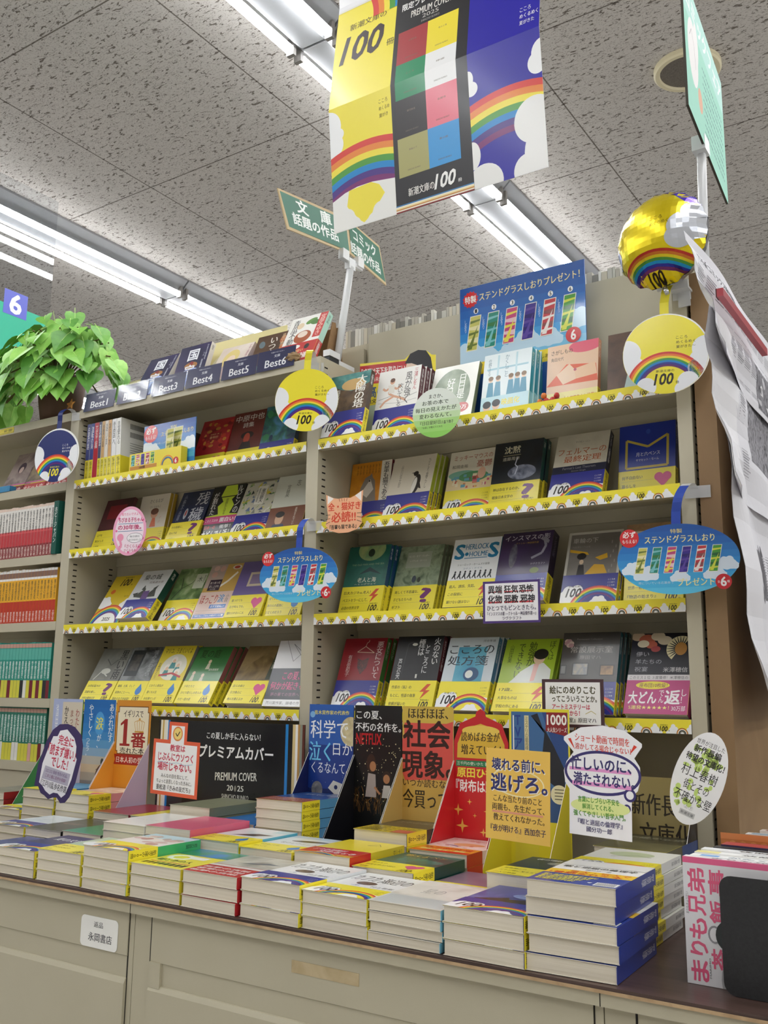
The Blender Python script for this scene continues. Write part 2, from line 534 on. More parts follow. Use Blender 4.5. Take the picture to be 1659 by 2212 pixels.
# ------------------------------------------------------------------ steel bookshelves
shelf_m = metal_paint('#c3bca6')
slot_m = mat('#17120d', .8)
SB = [1.518, 1.340, 1.152, .961]          # underside of each shelf lip
LIP = .022
def shelf_mesh(x0, x1, z, d=.155):
    b = MB()
    b.box(x0, .0, z + LIP - .002, x1, d, z + LIP, shelf_m)
    b.box(x0, .0, z, x1, .0015, z + LIP - .002, shelf_m)
    b.box(x0, .0015, z, x1, .014, z + .0015, shelf_m)
    b.box(x0, d - .004, z - .004, x1, d, z + LIP - .002, shelf_m)
    return b
def side_mesh(x0, x1, z1, d=.157, faces=(1,)):
    b = MB().box(x0, 0, .722, x1, d, z1, shelf_m)
    for sgn in faces:
        x = x1 + .0002 if sgn > 0 else x0 - .0002
        k = 0
        z = .745
        while z < z1 - .02:
            if not any(abs(z - (q + .011)) < .016 for q in SB):
                for y in (.014, .128):
                    P = [(x, y, z), (x, y + .012, z), (x, y + .012, z + .0032), (x, y, z + .0032)]
                    b.poly(P if sgn > 0 else P[::-1], slot_m)
            z += .0145
    return b
def bay(name, label, x0, x1, zt, shelves, right, left=True, top=True, back_z=None, base=None):
    t = thing('bookshelf', label, 'bookshelf', ((x0 + x1) / 2, .08, .722))
    inv = (-(x0 + x1) / 2, -.08, -.722)
    def add(nm, mb):
        o = mb.build(nm, t); o.location = inv; return o
    if left:
        add('side_panel', side_mesh(left[0], left[1], zt))
    if right:
        add('side_panel', side_mesh(right[0], right[1], zt))
    add('back_panel', MB().box(x0, .156, .722, x1, .158, back_z or zt, shelf_m))
    if top:
        b = MB().box(x0 - .03, .0, zt - .002, x1 + .03 if top == 2 else x1, .158, zt, shelf_m)
        b.box(x0, -.001, zt - .022, x1, .0008, zt, shelf_m)
        add('top_panel', b)
    for z in shelves:
        add('shelf', shelf_mesh(x0 + .0006, x1 - .0006, z))
    if base:
        add('plinth', MB().box(x0, .004, .722, x1, .008, base, shelf_m))
    return t
bay('b1', 'beige steel bookshelf with the numbered best seller tags along its top', -1.963, -1.2136, 1.725, SB, (-1.2136, -1.183), (-1.995, -1.963))
bay('b2', 'beige steel bookshelf beside the brown wooden panel, open at the top', -1.183, -.4335, 1.715, SB, (-.4335, -.410), False, False, 1.60)
bay('b3', 'beige steel bookshelf full of narrow spines under the ivy', -2.75, -1.9955, 1.725, [1.519, 1.333, 1.162, .972, .818], False, (-2.78, -2.75), True, None, .818)

# the taller unit standing back to back behind, with rows of books on top
t = thing('back_to_back_shelf', 'taller beige shelving backed up behind the open top shelf', 'shelving', (-.8, .3, 0))
b = MB().box(-1.18 + .8, .175 - .3, 0, -.412 + .8, .178 - .3, 1.829, shelf_m)
b.build('back_panel', t)
MB().box(-1.28 + .8, .19 - .3, 0, -.42 + .8, .45 - .3, 1.816, shelf_m).build('carcass', t)
MB().box(-1.285 + .8, .178 - .3, 0, -1.195 + .8, .188 - .3, 1.80, shelf_m).build('end_panel', t)

# ------------------------------------------------------------------ base cabinets and worktop
cab_m = metal_paint('#bab39c', .38)
def wood_nodes(N, L, b):
    tc = N.new('ShaderNodeTexCoord'); mp = N.new('ShaderNodeMapping'); mp.inputs['Scale'].default_value = (1.5, 40, 40)
    n = N.new('ShaderNodeTexNoise'); n.inputs['Scale'].default_value = 3; n.inputs['Detail'].default_value = 5; n.inputs['Distortion'].default_value = .4
    cr = N.new('ShaderNodeValToRGB')
    cr.color_ramp.elements[0].position = .3; cr.color_ramp.elements[0].color = lin('#3c2b24')
    cr.color_ramp.elements[1].position = .7; cr.color_ramp.elements[1].color = lin('#54403a')
    L.new(tc.outputs['Object'], mp.inputs[0]); L.new(mp.outputs[0], n.inputs['Vector']); L.new(n.outputs[0], cr.inputs[0]); L.new(cr.outputs[0], b.inputs['Base Color'])
lam_m = mat('walnut laminate', .35, fn=wood_nodes)
t = thing('worktop', 'long brown laminate worktop under the stacks of books', 'worktop', (-1.4, -.25, .70))
b = MB().box(-3.3 + 1.4, -.512 + .25, .0165, .5 + 1.4, .03 + .25, .02, lam_m)
b.build('top', t)
MB().box(-3.3 + 1.4, -.5125 + .25, .013, .5 + 1.4, .03 + .25, .0165, mat('n#a88b68#bfa27c@60', .6)).build('edge_band', t)
b = MB().box(-3.3 + 1.4, -.509 + .25, -.001, .5 + 1.4, -.49 + .25, .013, cab_m)
for sx in (-1.8285, -1.1135, -.3985, .3165):
    b.box(sx + 1.4 - .0005, -.5093 + .25, -.001, sx + 1.4 + .0005, -.509 + .25, .013, slot_m)
b.build('apron', t)
prof = [(-.500, .697), (-.500, .6375), (-.496, .6355), (-.478, .6345), (-.470, .628), (-.470, .621), (-.477, .615), (-.490, .6105), (-.500, .6065), (-.5035, .600), (-.5035, .05), (-.49, .05), (-.47, .05), (-.47, .697)]
for i, (s0, s1, lab) in enumerate(((-1.8285, -1.1135, 'beige steel base cabinet with a white sticker on its drawer'), (-1.1135, -.3985, 'beige steel base cabinet with a strip of old tape on its drawer'),
                     (-.3985, .3165, 'beige steel base cabinet under the row of manga'))):
    t = thing('base_cabinet', lab, 'cabinet', ((s0 + s1) / 2, -.25, 0))
    ox = (s0 + s1) / 2
    b = MB().box(s0 + .0006 - ox, -.498 + .25, .0, s1 - .0006 - ox, .02 + .25, .699, cab_m)
    for gx in (s0 + .0352, s1 - .0112):  # dark strips painted as the shade in the gaps around the drawer front
        b.box(gx - ox - .0012, -.4984 + .25, .05, gx - ox + .0012, -.497 + .25, .6985, slot_m)
    b.box(s0 + .036 - ox, -.4984 + .25, .6965, s1 - .011 - ox, -.497 + .25, .699, slot_m)
    b.build('carcass', t)
    x0, x1 = s0 + .0375, s1 - .0115
    b = MB().sweep([(y + .25, z) for y, z in prof], x0 - ox, x1 - ox, cab_m)
    b.box(x0 - ox, -.502 + .25, .604, x0 - ox + .022, -.468 + .25, .6375, cab_m)
    d = b.build('drawer_front', t)
    if i == 0:
        s = MB().prism(rrect(82, 44, 7), facing(-1.228 - ox, -.5004 + .25, .638) if False else (lambda u, v, dd: (-1.228 - ox + u * .001, -.5003 + .25 - dd, .638 + v * .001)), 0, .0006, mat('#ecebe6', .35))
        A = Art(82, 44); A.T('返品', 29, 29, 49, 37, '#2a2a2e', .01); A.T('永岡書店', 18, 9, 70, 21, '#2a2a2e', .01)
        s.art(A, lambda u, v, o: (-1.228 - ox + u, -.5003 + .25 - .0007 - o, .638 + v))
        k = s.build('sticker', d); k['label'] = 'white sticker with two lines of black characters'
    if i == 1:
        s = MB().box(-.818 - ox, -.5006 + .25, .664, -.712 - ox, -.5001 + .25, .679, mat('n#b09c76#c2b08c@40', .3))
        k = s.build('tape', d); k['label'] = 'yellowed strip of old adhesive tape'

# brown wooden panel closing the shelf island on the right
wood2 = mat('n#8a6c4a#987a56@9', .5)
t = thing('wooden_panel', 'tall brown wooden end panel right of the bookshelf', 'panel', (-.39, .3, .722))
MB().box(-.404 + .39, .003 - .3, 0, -.371 + .39, .64 - .3, 1.0, wood2).build('board', t)
MB().box(-.4085 + .39, .02 - .3, 0, -.4045 + .39, .25 - .3, .99, mat('#2b1a10', .7)).build('gap_shade', t)  # dark strip standing in for the shade in the gap beside the board

# ------------------------------------------------------------------ printed strips along the shelf edges
def strip_art(w, ph):
    A = Art(w, 22, '#f4e440')
    p = 57.0; x = -p + ph; i = 0
    while x < w + p:
        i += 1; A.lay = 2 + 22 * (i % 2)
        for s in (-1, 1):
            A.cloud(x + s * 13.5, 4, 5.6); A.E(x + s * 14, 11, 3.6, 3.8, '#f4f5f6')
        A.R(max(0, x - 20), 0, min(w, x + 20), 2.2, '#f4f5f6') if x + 20 > 0 and x - 20 < w else None
        for r, c in ((9.2, '#8a5a2c'), (8.4, '#e0973f'), (7.0, '#f4f5f6'), (6.0, '#3a3a30'), (4.2, '#8b8b80'), (2.6, '#f4f5f6')):
            A.A(x, 0, 0.01, r, 0, 180, c, 14)
        if 0 < x + p / 2 - 8 and x + p / 2 + 9 < w:
            A.hundred(x + p / 2 - 7.5, 3.2, 15)
        x += p
    return A
def strip(x0, x1, z, ph, label):
    w = (x1 - x0) * 1000
    b = MB().box(0, -.0004, 0, x1 - x0, 0, LIP, mat('#f3f1e8', .35))
    b.art(strip_art(w, ph), lambda u, v, o: (u, -.0005 - o, v), .3)
    o = b.build('shelf_edge_strip', None, (x0, -.0012, z))
    tag(o, label, 'shelf strip', 'yellow rainbow strips on the shelf edges')
pos = ('top', 'second', 'third', 'lowest')
under = ('under the white spines', 'with the pink oval card', 'under the white castle book', 'above the black board')
for i, z in enumerate(SB):
    strip(-1.9625, -1.214, z, (17, 45, 12, 40)[i], 'yellow rainbow-printed paper strip on the %s shelf edge %s' % (pos[i], under[i]))
under = ('below the blue poster board', 'with the cat-shaped card', 'with the purple-framed card', 'below the pink-banded book')
for i, z in enumerate(SB):
    strip(-1.1825, -.434, z, (40, 28, 16, 50)[i], 'yellow rainbow-printed paper strip on the %s shelf edge %s' % (pos[i], under[i]))
# ------------------------------------------------------------------ paperbacks
YEL = '#f2e23a'; NAVY = '#2b2f8c'
pg = pages_mat()
BW, BH = 104, 148
def icon(A, k, x, y, r):
    if k == '?':
        A.T('?', x - r * .75, y - r, x + r * .6, y + r, '#6d1f6b', .05)
    elif k == 'z':
        A.P([(x + .2 * r, y + r), (x - .75 * r, y - .05 * r), (x - .1 * r, y - .02 * r), (x - .55 * r, y - r), (x + .75 * r, y + .2 * r), (x + .1 * r, y + .18 * r), (x + .75 * r, y + r)], '#d4502f')
    elif k == 'h':
        A.E(x - .48 * r, y + .35 * r, .55 * r, .55 * r, '#d8508c'); A.E(x + .48 * r, y + .35 * r, .55 * r, .55 * r, '#d8508c')
        A.P([(x - .98 * r, y + .15 * r), (x, y - r), (x + .98 * r, y + .15 * r), (x, y + .6 * r)], '#d8508c')
    elif k == 'd':
        A.E(x, y - .25 * r, .65 * r, .7 * r, '#2f7cc4'); A.P([(x - .6 * r, y - .05 * r), (x, y + r), (x + .6 * r, y - .05 * r)], '#2f7cc4')
def band_copy(lines, ic, bh=57, bg=YEL):
    A = Art(BW, bh, bg)
    for i, s in enumerate(lines):
        y = bh - 17 - 16.5 * i
        A.T(s, 7, y, 7 + min(6 * len(s) + 2, 66), y + 7, '#3c3818', .02)
        A.R(6, y - 4, 72, y - 3.6, '#b9ae5a')
    icon(A, ic, 82, bh - 22, 15)
    A.hundred(73, 3, 24)
    return A
def band_bow(bg, bh=57, c='#231a16'):
    A = Art(BW, bh, bg)
    A.R(0, 0, 40, 9, '#f4f5f6'); A.cloud(22, 18, 15); A.cloud(103, 14, 11)
    A.rainbow(70, -21, 54, 17); A.E(70, -21, 37, 37, bg, 40); A.cloud(72, 2, 9)
    A.hundred(10, 12, 33, c)
    for i in range(3):
        A.T('こころめく夏'[:4 + i % 2], 86, bh - 14 - 6 * i, 99, bh - 11 - 6 * i, '#f4f5f6' if bg != YEL else '#6b6530')
    return A
kinds = {}
def kind(key, t, spine, A, band=None, stext='', sc='#ffffff', bspine=YEL, bst='新潮文庫の100冊', w=BW, h=BH, rough=.33, coat=.25, back='#ddd6c8', bh=None):
    """build the meshes of one title: pages, cover (front art + spine), band. Lying pose: cover up at z=t, spine at +x, foot at y=0"""
    W, H, T_ = w * .001, h * .001, t * .001
    p = MB().box(.0015, .0012, .0006, W - .0008, H - .0012, T_ - .0006, pg)
    c = MB()
    sp = mat(spine, rough, 0, coat)
    fm = mat('#dbd3c3', rough)
    c.box(0, 0, T_ - .0006, W, H, T_, fm)
    c.box(0, 0, 0, W, H, .0006, mat(back, rough, 0, coat))
    c.box(W - .0006, 0, .0006, W, H, T_ - .0006, sp)
    c.art(A, lambda u, v, o: (u, v, T_ + o + .00002), rough, coat)
    c.art(Art(t, h, spine), lambda u, v, o: (W + o + .00002, v, T_ - u), rough, coat)
    if stext:
        B = Art(t, h); n = len(stext)
        L = min(6.2 * n, h * .55 if band else h * .8)
        B.V(stext, t * .28, h * .95 - L, t * .72, h * .95, sc)
        c.art(B, lambda u, v, o: (W + .00006 + o, v, T_ - u), rough, coat)
    m = [('pages', p), ('cover', c)]
    if band:
        bh = band.h if bh is None else bh
        q = MB()
        e = .00045
        q.box(.0, 0, T_ + .0004, W + e, bh * .001, T_ + .0004 + .0002, mat(YEL, rough))
        q.box(W + .0003, 0, 0, W + .0003 + .0002, bh * .001, T_ + .0006, mat(bspine, rough))
        q.art(band, lambda u, v, o: (u, v, T_ + .00064 + o), rough, coat)
        B = Art(t, bh, bspine)
        if bst:
            B.V(bst, t * .25, bh * .06, t * .75, bh * .95, '#2a2412' if bspine == YEL else '#f0f0f0', .01)
        q.art(B, lambda u, v, o: (W + .00055 + o, v, T_ - u), rough, coat)
        m.append(('band', q))
    out = []
    for nm, mb in m:
        me = bpy.data.meshes.new(nm)
        me.from_pydata(mb.v, [], mb.f)
        for x in mb.mats:
            me.materials.append(x)
        me.polygons.foreach_set('material_index', mb.m); me.update()
        out.append((nm, me))
    kinds[key] = (out, T_, W, H)
def book(key, label, loc, rot, group=None):
    r = thing('paperback_book', label, 'book', loc, rot, group)
    for nm, me in kinds[key][0]:
        put(nm, me, r)
    return r
ORD = ('', 'second', 'third', 'fourth', 'fifth', 'sixth', 'seventh', 'eighth', 'ninth', 'tenth')
def shelf_book(key, x, zs, lean, n, desc, short, y0=.016, yaw=0):
    T_ = kinds[key][1]
    while lean > 8 and y0 + T_ * n / math.cos(R_(lean)) + kinds[key][3] * math.sin(R_(lean)) > .150:
        lean -= .5
    th = R_(lean)
    for k in range(n):
        y = y0 + T_ * math.cos(th) + k * (T_ + .0008) / math.cos(th)
        lab = desc if k == 0 else ('copy right behind the front %s' if k == 1 else ORD[k] + ' copy behind the front %s') % short
        book(key, lab, (x + .0025 * ((k * 7) % 3), y, zs + .0004), (R_(90 - lean), 0, R_(yaw)), ('copies of the ' + short) if n > 1 else None)

# ---- covers, right bookshelf
def cv(base):
    return Art(BW, BH, base)
A = cv('n#3a2a20#6a5236@40'); A.P([(0, 148), (104, 148), (104, 118), (60, 104), (30, 112), (0, 128)], 'n#2f6f72#5b9a92@50'); A.E(62, 120, 30, 14, '#c8a468')
A.V('太陽の塔', 70, 60, 96, 140, '#f2efe6', .02); A.V('森見登美彦', 20, 62, 31, 112, '#e8e4da')
kind('sun', 14, '#4a3a2c', A, band_bow(NAVY), '太陽の塔')
A = cv('#f3f1ec'); A.L([(6, 80), (40, 86), (70, 76), (100, 84)], 1.2, '#9a9a98'); A.L([(6, 72), (60, 66), (100, 70)], .9, '#b0b0ae')
for p in ([(34, 112), (30, 92), (44, 84)], [(44, 84), (22, 74), (12, 62)], [(44, 84), (60, 78), (74, 70)], [(34, 108), (50, 100), (58, 108)], [(34, 108), (22, 100), (14, 106)]):
    A.L(p, 5, '#dba98c')
A.E(36, 120, 6, 7, '#dba98c'); A.E(36, 123, 6, 5, '#6b4a3c'); A.P([(26, 112), (42, 112), (44, 92), (30, 92)], '#e9e4da')
A.V('風が強く', 68, 62, 84, 136, '#222'); A.V('吹いている', 52, 58, 64, 112, '#222'); A.V('三浦しをん', 88, 92, 97, 142, '#c02a3c')
kind('wind', 15, '#5a1c2c', A, band_bow(NAVY), '風が強く吹いている')
A = cv('#e9e8e0'); A.E(48, 78, 44, 60, 'n#5c6e52#8a9a7c@30', 36)
A.V('日日是', 62, 62, 80, 122, '#f2f2ea'); A.V('好日', 36, 70, 54, 116, '#f2f2ea'); A.E(78, 40, 17, 12, '#b8423c'); A.T('60万', 66, 35, 90, 45, '#fff', .02); A.E(46, 24, 12, 16, '#d9b8cf'); A.R(0, 0, 104, 8, '#d9d3c6')
kind('tea', 12, '#7c8a6c', A)
A = cv('#e3eef2'); A.R(8, 112, 98, 116, '#9fc7d6'); A.R(30, 70, 34, 144, '#b9d8e2'); A.R(70, 70, 74, 144, '#b9d8e2')
for x in (18, 34, 62, 76, 90):
    A.P([(x - 8, 50), (x + 8, 50), (x + 5, 84), (x - 5, 84)], '#4f95b4'); A.E(x, 90, 5, 6, '#e9c9b0'); A.E(x, 93, 5.5, 5, '#7a5a3a')
A.T('か く し ご と', 46, 62, 56, 138, '#2f5d78', rot=90) if False else A.V('かくしごと', 47, 92, 56, 142, '#5d8498'); A.V('住野よる', 10, 100, 17, 138, '#6d8a98')
Bn = Art(BW, 52, '#bfe0ea'); Bn.T('映画化', 46, 30, 84, 44, '#e8d74a', .03); Bn.T('出演', 60, 8, 92, 22, '#f3f3f3', .03)
for x, y in ((14, 30), (34, 32), (20, 8), (50, 10)):
    Bn.E(x, y, 8, 10, '#e2bfa6'); Bn.E(x, y + 5, 9, 8, '#2a2a30')
kind('kaku', 15, '#2f93a4', A, Bn, 'かくしごと', bspine='#8fc7d2', bst='')
A = cv('#ecc7a8'); A.P([(0, 62), (40, 104), (100, 96), (104, 60)], '#e0603c'); A.P([(20, 84), (46, 104), (56, 92), (60, 70), (34, 62)], '#f2d2b4'); A.P([(56, 92), (98, 100), (102, 74), (60, 70)], '#f0c8a4')
A.E(78, 138, 34, 14, '#e4637a'); A.E(58, 90, 3, 3, '#c05a70'); A.T('さがしもの', 8, 128, 52, 138, '#4a3a30', .01); A.T('角田光代', 8, 114, 34, 122, '#4a3a30')
Bn = Art(BW, 46, '#efe39a'); Bn.E(18, 18, 12, 15, '#e8c4aa'); Bn.E(18, 26, 15, 12, '#2d231e'); Bn.T('上白石萌音さん', 36, 24, 82, 36, '#c0483c', .02); Bn.T('推薦！', 84, 24, 100, 36, '#d46a3c', .02); Bn.T('物語の旅人たち', 36, 8, 98, 15, '#5a4a30')
kind('saga', 14, '#d88e6a', A, Bn, 'さがしもの')
A = cv('n#4a3428#6a4c3a@30'); A.P([(30, 20), (80, 20), (70, 78), (42, 78)], '#b9cfcd'); A.E(56, 92, 11, 13, '#e6c9ae'); A.E(56, 98, 12, 10, '#3a2a20'); A.E(62, 122, 20, 12, '#6a7a7a'); A.R(20, 0, 90, 20, '#262026'); A.R(88, 0, 104, 34, '#b83a34')
kind('kimono', 13, '#3a2c24', A)
A = cv('n#e39a24#c97c1c@30'); A.P([(24, 56), (70, 56), (64, 104), (52, 118), (38, 112), (28, 90)], '#8c8278'); A.P([(30, 78), (52, 108), (62, 84), (46, 66)], '#d9d0c4'); A.P([(46, 112), (54, 122), (58, 110)], '#8c8278'); A.E(50, 104, 2, 2, '#30241a')
A.R(78, 56, 104, 148, '#efe9da'); A.V('吾輩も猫である', 84, 58, 98, 144, '#2a2420', .015)
for i in range(8):
    A.V('猫と文学', 70 - i * 8, 120, 74 - i * 8, 142, '#7a4a1a')
kind('cat', 13, '#7a1f34', A, band_bow(NAVY), '吾輩も猫である')
A = cv('#d9d0bd'); A.V('ひとり暮らし', 86, 66, 92, 138, '#6b6355'); A.V('谷川俊太郎', 22, 74, 28, 128, '#8a8272')
A.E(66, 78, 9, 24, '#2c2624', a=-8); A.E(62, 76, 5, 19, '#e9e4da', a=-8); A.E(62, 104, 6, 6, '#2c2624'); A.P([(50, 106), (60, 108), (60, 104)], '#2c2624'); A.P([(72, 90), (80, 66), (74, 68)], '#2c2624')
kind('peng', 12, '#b4c43c', A, band_bow(NAVY), 'ひとり暮らし', '#5a6020')
A = cv('#e2dbcb'); A.E(34, 92, 32, 10, '#7fb4a0'); A.R(0, 58, 104, 82, '#e6cfa2'); A.E(60, 86, 34, 12, '#5c9a6c')
for i in range(34):
    x, y = rnd.uniform(4, 100), rnd.uniform(58, 88)
    A.R(x, y, x + rnd.uniform(4, 12), y + rnd.uniform(3, 8), rnd.choice(('#d98a5c', '#e0b95a', '#c9607a', '#6ba4b8', '#efe2c4', '#8a5a44', '#d0705a')))
A.E(78, 92, 9, 13, '#e7b9a0'); A.T('ミッキーマウスの', 10, 126, 98, 138, '#b8604a'); A.T('憂鬱', 64, 106, 98, 122, '#b8604a'); A.T('松岡圭祐', 8, 108, 44, 116, '#6a655a')
kind('town', 14, '#cfc7b4', A, band_bow(YEL), '')
A = cv('n#10141c#1c2430@20'); A.E(64, 78, 30, 16, 'n#9aa0b4#2a3048@60'); A.L([(52, 112), (48, 96), (54, 90), (50, 74)], 2, '#d5d8e8'); A.T('沈黙', 22, 122, 56, 138, '#d9d4b8', .02); A.R(20, 117, 58, 118, '#c0b890'); A.T('遠藤周作', 20, 106, 56, 114, '#c9c6b8')
kind('chin', 14, '#1f5a56', A, band_copy(('神は存在するのか。', '戦後日本文学の', '代表作！'), '?'), '沈黙')
A = cv('n#b9b2a0#cbc4b2@25'); A.R(0, 56, 104, 74, '#1d2036'); A.T('Fermat\'s Last Theorem', 20, 66, 84, 72, '#8a8a90'); A.T('Simon Singh', 38, 59, 66, 63, '#8a8a90'); A.T('フェルマーの', 6, 100, 100, 114, '#b0603c', .01); A.T('最終定理', 20, 82, 92, 97, '#b0603c', .02); A.T('サイモン・シン', 38, 126, 66, 131, '#6a6458')
kind('fer', 18, '#34323a', A, band_bow(NAVY), 'フェルマーの最終定理')
A = cv('#14309a'); A.L([(14, 62), (14, 118), (54, 102), (90, 122), (90, 62), (14, 62)], 4.5, '#c9b24a'); A.T('月と六ペンス', 32, 84, 76, 92, '#dfe0ee', .01); A.T('サマセット・モーム', 32, 74, 74, 79, '#cfd2e6'); A.E(54, 132, 4, 5, '#2c4fb4')
kind('moon', 14, '#14309a', A, band_copy(('何不自由ない', '暮らしを', '捨てた男'), 'h'), '月と六ペンス')
A = cv('n#17564e#236e60@24'); A.E(58, 140, 34, 26, 'n#a9b77c#6f9a70@40'); A.E(58, 132, 8, 9, '#2a3a30'); A.P([(34, 84), (60, 100), (92, 82), (62, 90)], '#143a3c'); A.T('老人と海', 34, 66, 80, 77, '#d9dcc6', .01); A.T('THE OLD MAN AND THE SEA', 14, 104, 94, 108, '#8fae8a'); A.T('ヘミングウェイ', 28, 60, 82, 64, '#c9ccb6')
kind('sea', 13, '#1c4a7c', A, band_copy(('巨大カジキvs.老人！', 'ベストセラーにして、', '必読の世界文学'), 'z'), '老人と海')
A = cv('n#6f8068#94a286#54664e@45'); A.R(20, 98, 78, 134, '#a5ac9c'); A.T('センス・オブ・ワンダー', 24, 122, 72, 127, '#eef0e8'); A.T('レイチェル・カーソン', 28, 112, 68, 116, '#eef0e8'); A.E(46, 72, 5, 8, '#3a4452'); A.E(58, 70, 4, 6, '#3c4034')
kind('won', 9, '#7c8470', A, band_copy(('美しくて不思議な、', '子どもたちへの', 'ギフト'), '?'), '')
A = cv('#e9ebec'); A.T('S', 6, 104, 26, 136, '#1f7aa6', .05); A.T('S', 80, 104, 100, 136, '#1f7aa6', .05); A.T('HERLOCK', 28, 124, 78, 136, '#1f7aa6', .02); A.T('HOLME', 38, 108, 78, 119, '#1f7aa6', .02); A.R(28, 104, 78, 105.5, '#1f7aa6'); A.E(32, 114, 4, 4, '#1f7aa6')
A.T('シャーロック・ホームズの冒険', 16, 88, 86, 93, '#3a3a3c'); A.T('コナン・ドイル', 30, 80, 72, 84, '#4a6a84')
for i in range(8):
    x = 10 + i * 11
    A.E(x + 4, 75, 2, 2.4, '#1a1c22'); A.P([(x + 2, 73), (x + 6, 72), (x + 5, 66), (x + 8, 59), (x + 5, 60), (x + 3, 65), (x - 1, 60), (x - 2, 62), (x + 1, 68)], '#1a1c22')
kind('sher', 17, '#1f6f9c', A, band_copy(('殺人、誘拐、失踪。', 'この探偵に', '解けない謎はない'), 'z'), 'シャーロック・ホームズの冒険')
A = cv('n#2a1c38#3a2450@14'); A.T('インスマスの影', 6, 130, 98, 142, '#c9c4d0', .01); A.T('クトゥルー神話傑作選', 30, 122, 76, 126, '#b08c3a')
A.L([(88, 128), (92, 116), (86, 100), (66, 90)], 5, '#8c8a96'); A.P([(80, 130), (96, 120), (98, 126), (88, 136)], '#8c8a96'); A.E(28, 98, 8, 26, 'n#6a6a74#3a3048@60'); A.T('ラヴクラフト', 66, 76, 96, 80, '#b9b4c0'); A.E(76, 64, 9, 6, '#6a7a34')
kind('inn', 25, '#2c2038', A, band_bow(NAVY), 'インスマスの影', '#8a849a')
A = cv('#c4c0b4'); A.R(5, 50, 99, 143, 'n#6f6a64#857f78@12'); A.P([(6, 112), (40, 104), (44, 98), (6, 106)], '#d9a92c'); A.P([(56, 92), (78, 100), (80, 90), (66, 86)], '#d9a92c'); A.P([(40, 58), (82, 58), (74, 76), (56, 78)], '#d9a92c'); A.T('車輪の下', 10, 124, 58, 135, '#c9c6c0'); A.T('ヘルマン・ヘッセ', 10, 114, 44, 118, '#a9a6a0')
A.E(30, 96, 9, 7, '#2a2626'); A.P([(24, 52), (40, 52), (36, 78), (26, 78)], '#2a2626'); A.E(31, 84, 4, 5, '#d9c0a4')
for i in range(7):
    A.R(84 + (i % 3) * 4, 60 + i * 10, 86 + (i % 3) * 4, 66 + i * 10, '#9a948c')
kind('wheel', 12, '#8a857c', A, band_bow(NAVY), '車輪の下')
A = cv('n#c9a878#8a6a54@30'); A.R(14, 100, 90, 134, '#e8e2d2')
kind('yel', 13, '#8a7a5c', A, band_copy(('朝起きたら虫に。', '世界一有名な', '『物語の始まり』'), '?'), '')
A = cv('n#7a1420#981c28@10'); A.V('悪女について', 82, 62, 97, 140, '#d8c4c0', .015); A.V('有吉佐和子', 16, 66, 26, 112, '#d8c4c0')
A.L([(36, 118), (54, 130), (78, 116), (36, 118)], 1.4, '#d5b8a0'); A.L([(54, 130), (56, 138), (60, 140), (60, 144)], 1.2, '#d5b8a0'); A.P([(40, 104), (54, 100), (68, 106), (66, 84), (54, 70), (44, 84)], 'n#30242a#7a3a34@300')
kind('aku', 15, '#3f7a34', A, band_bow(NAVY), '悪女について')
A = cv('n#0e0e12#2c2c30@12'); A.V('火のない', 84, 90, 98, 144, '#d9d9d9', .01); A.V('ところに', 66, 72, 77, 130, '#d9d9d9'); A.V('煙は', 50, 108, 64, 142, '#d9d9d9', .01); A.V('芦沢央', 10, 60, 19, 102, '#d9d9d9')
A.L([(22, 70), (26, 132), (36, 136), (42, 132)], 1.6, '#3c3c40'); A.E(41, 131, 6, 3, '#cfcfc4'); A.R(54, 62, 58, 70, '#c9c9c0')
kind('fire', 15, '#5c1c28', A, band_copy(('作家の〈私〉の', 'もとに、怪談の執筆', '依頼が届いた'), 'z'), '火のないところに煙は')
A = cv('#c8d2d8'); A.R(24, 50, 84, 128, 'n#3f93b4#6fb8cc@18'); A.T('こころの', 6, 114, 98, 132, '#2a3038', .01); A.T('処方箋', 6, 90, 90, 110, '#2a3038', .01); A.T('河合隼雄', 72, 138, 98, 143, '#5a6068'); A.E(60, 72, 16, 14, '#27507a'); A.E(56, 72, 8, 8, '#e2e6e2')
kind('koko', 13, '#4f86a8', A, band_bow(YEL), 'こころの処方箋')
A = cv('#9db92e'); A.V('ぼくは', 88, 104, 99, 144, '#3c4a1c'); A.V('勉強が', 48, 92, 63, 142, '#3c4a1c', .01); A.V('できない', 28, 66, 40, 138, '#3c4a1c', .01); A.V('山田詠美', 10, 98, 18, 136, '#3c4a1c')
A.P([(20, 56), (100, 56), (98, 84), (82, 98), (62, 96), (40, 80), (28, 64)], '#dfe2dc'); A.P([(64, 96), (74, 98), (70, 62), (62, 60)], '#eab8b0'); A.E(72, 108, 11, 13, '#e8c8a8'); A.E(74, 116, 14, 11, '#26241c')
kind('boku', 11, '#8aa62c', A, band_copy(('17歳。', '大事なものは', '学校の外にある'), 'z'), '')
A = cv('n#3a3632#4c4742@10'); A.T('常設展示室', 16, 110, 92, 122, '#a9a49c', .015); A.T('原田マハ', 34, 98, 72, 105, '#a9a49c'); A.T('Permanent Collection', 26, 134, 72, 137, '#8a857e'); A.R(24, 124, 72, 124.6, '#8a857e')
for x, y, w_, h_, c in ((24, 70, 26, 20, 'n#6a7a8a#c4b8a4@80'), (74, 70, 22, 16, 'n#b08c5c#6a4c34@80'), (2, 72, 8, 14, '#7a7a78')):
    A.R(x - 2, y - 2, x + w_ + 2, y + h_ + 2, '#1c1814'); A.R(x, y, x + w_, y + h_, c)
for i in range(6):
    A.E(8 + 4 * (i % 3), 132 - 4 * (i // 2), 5, 4, ('#c9b4a8', '#b08a8c')[i % 2], 12)
kind('jo', 12, '#17606c', A, band_bow(NAVY), '常設展示室')
A = cv('n#14141e#20202c@10')
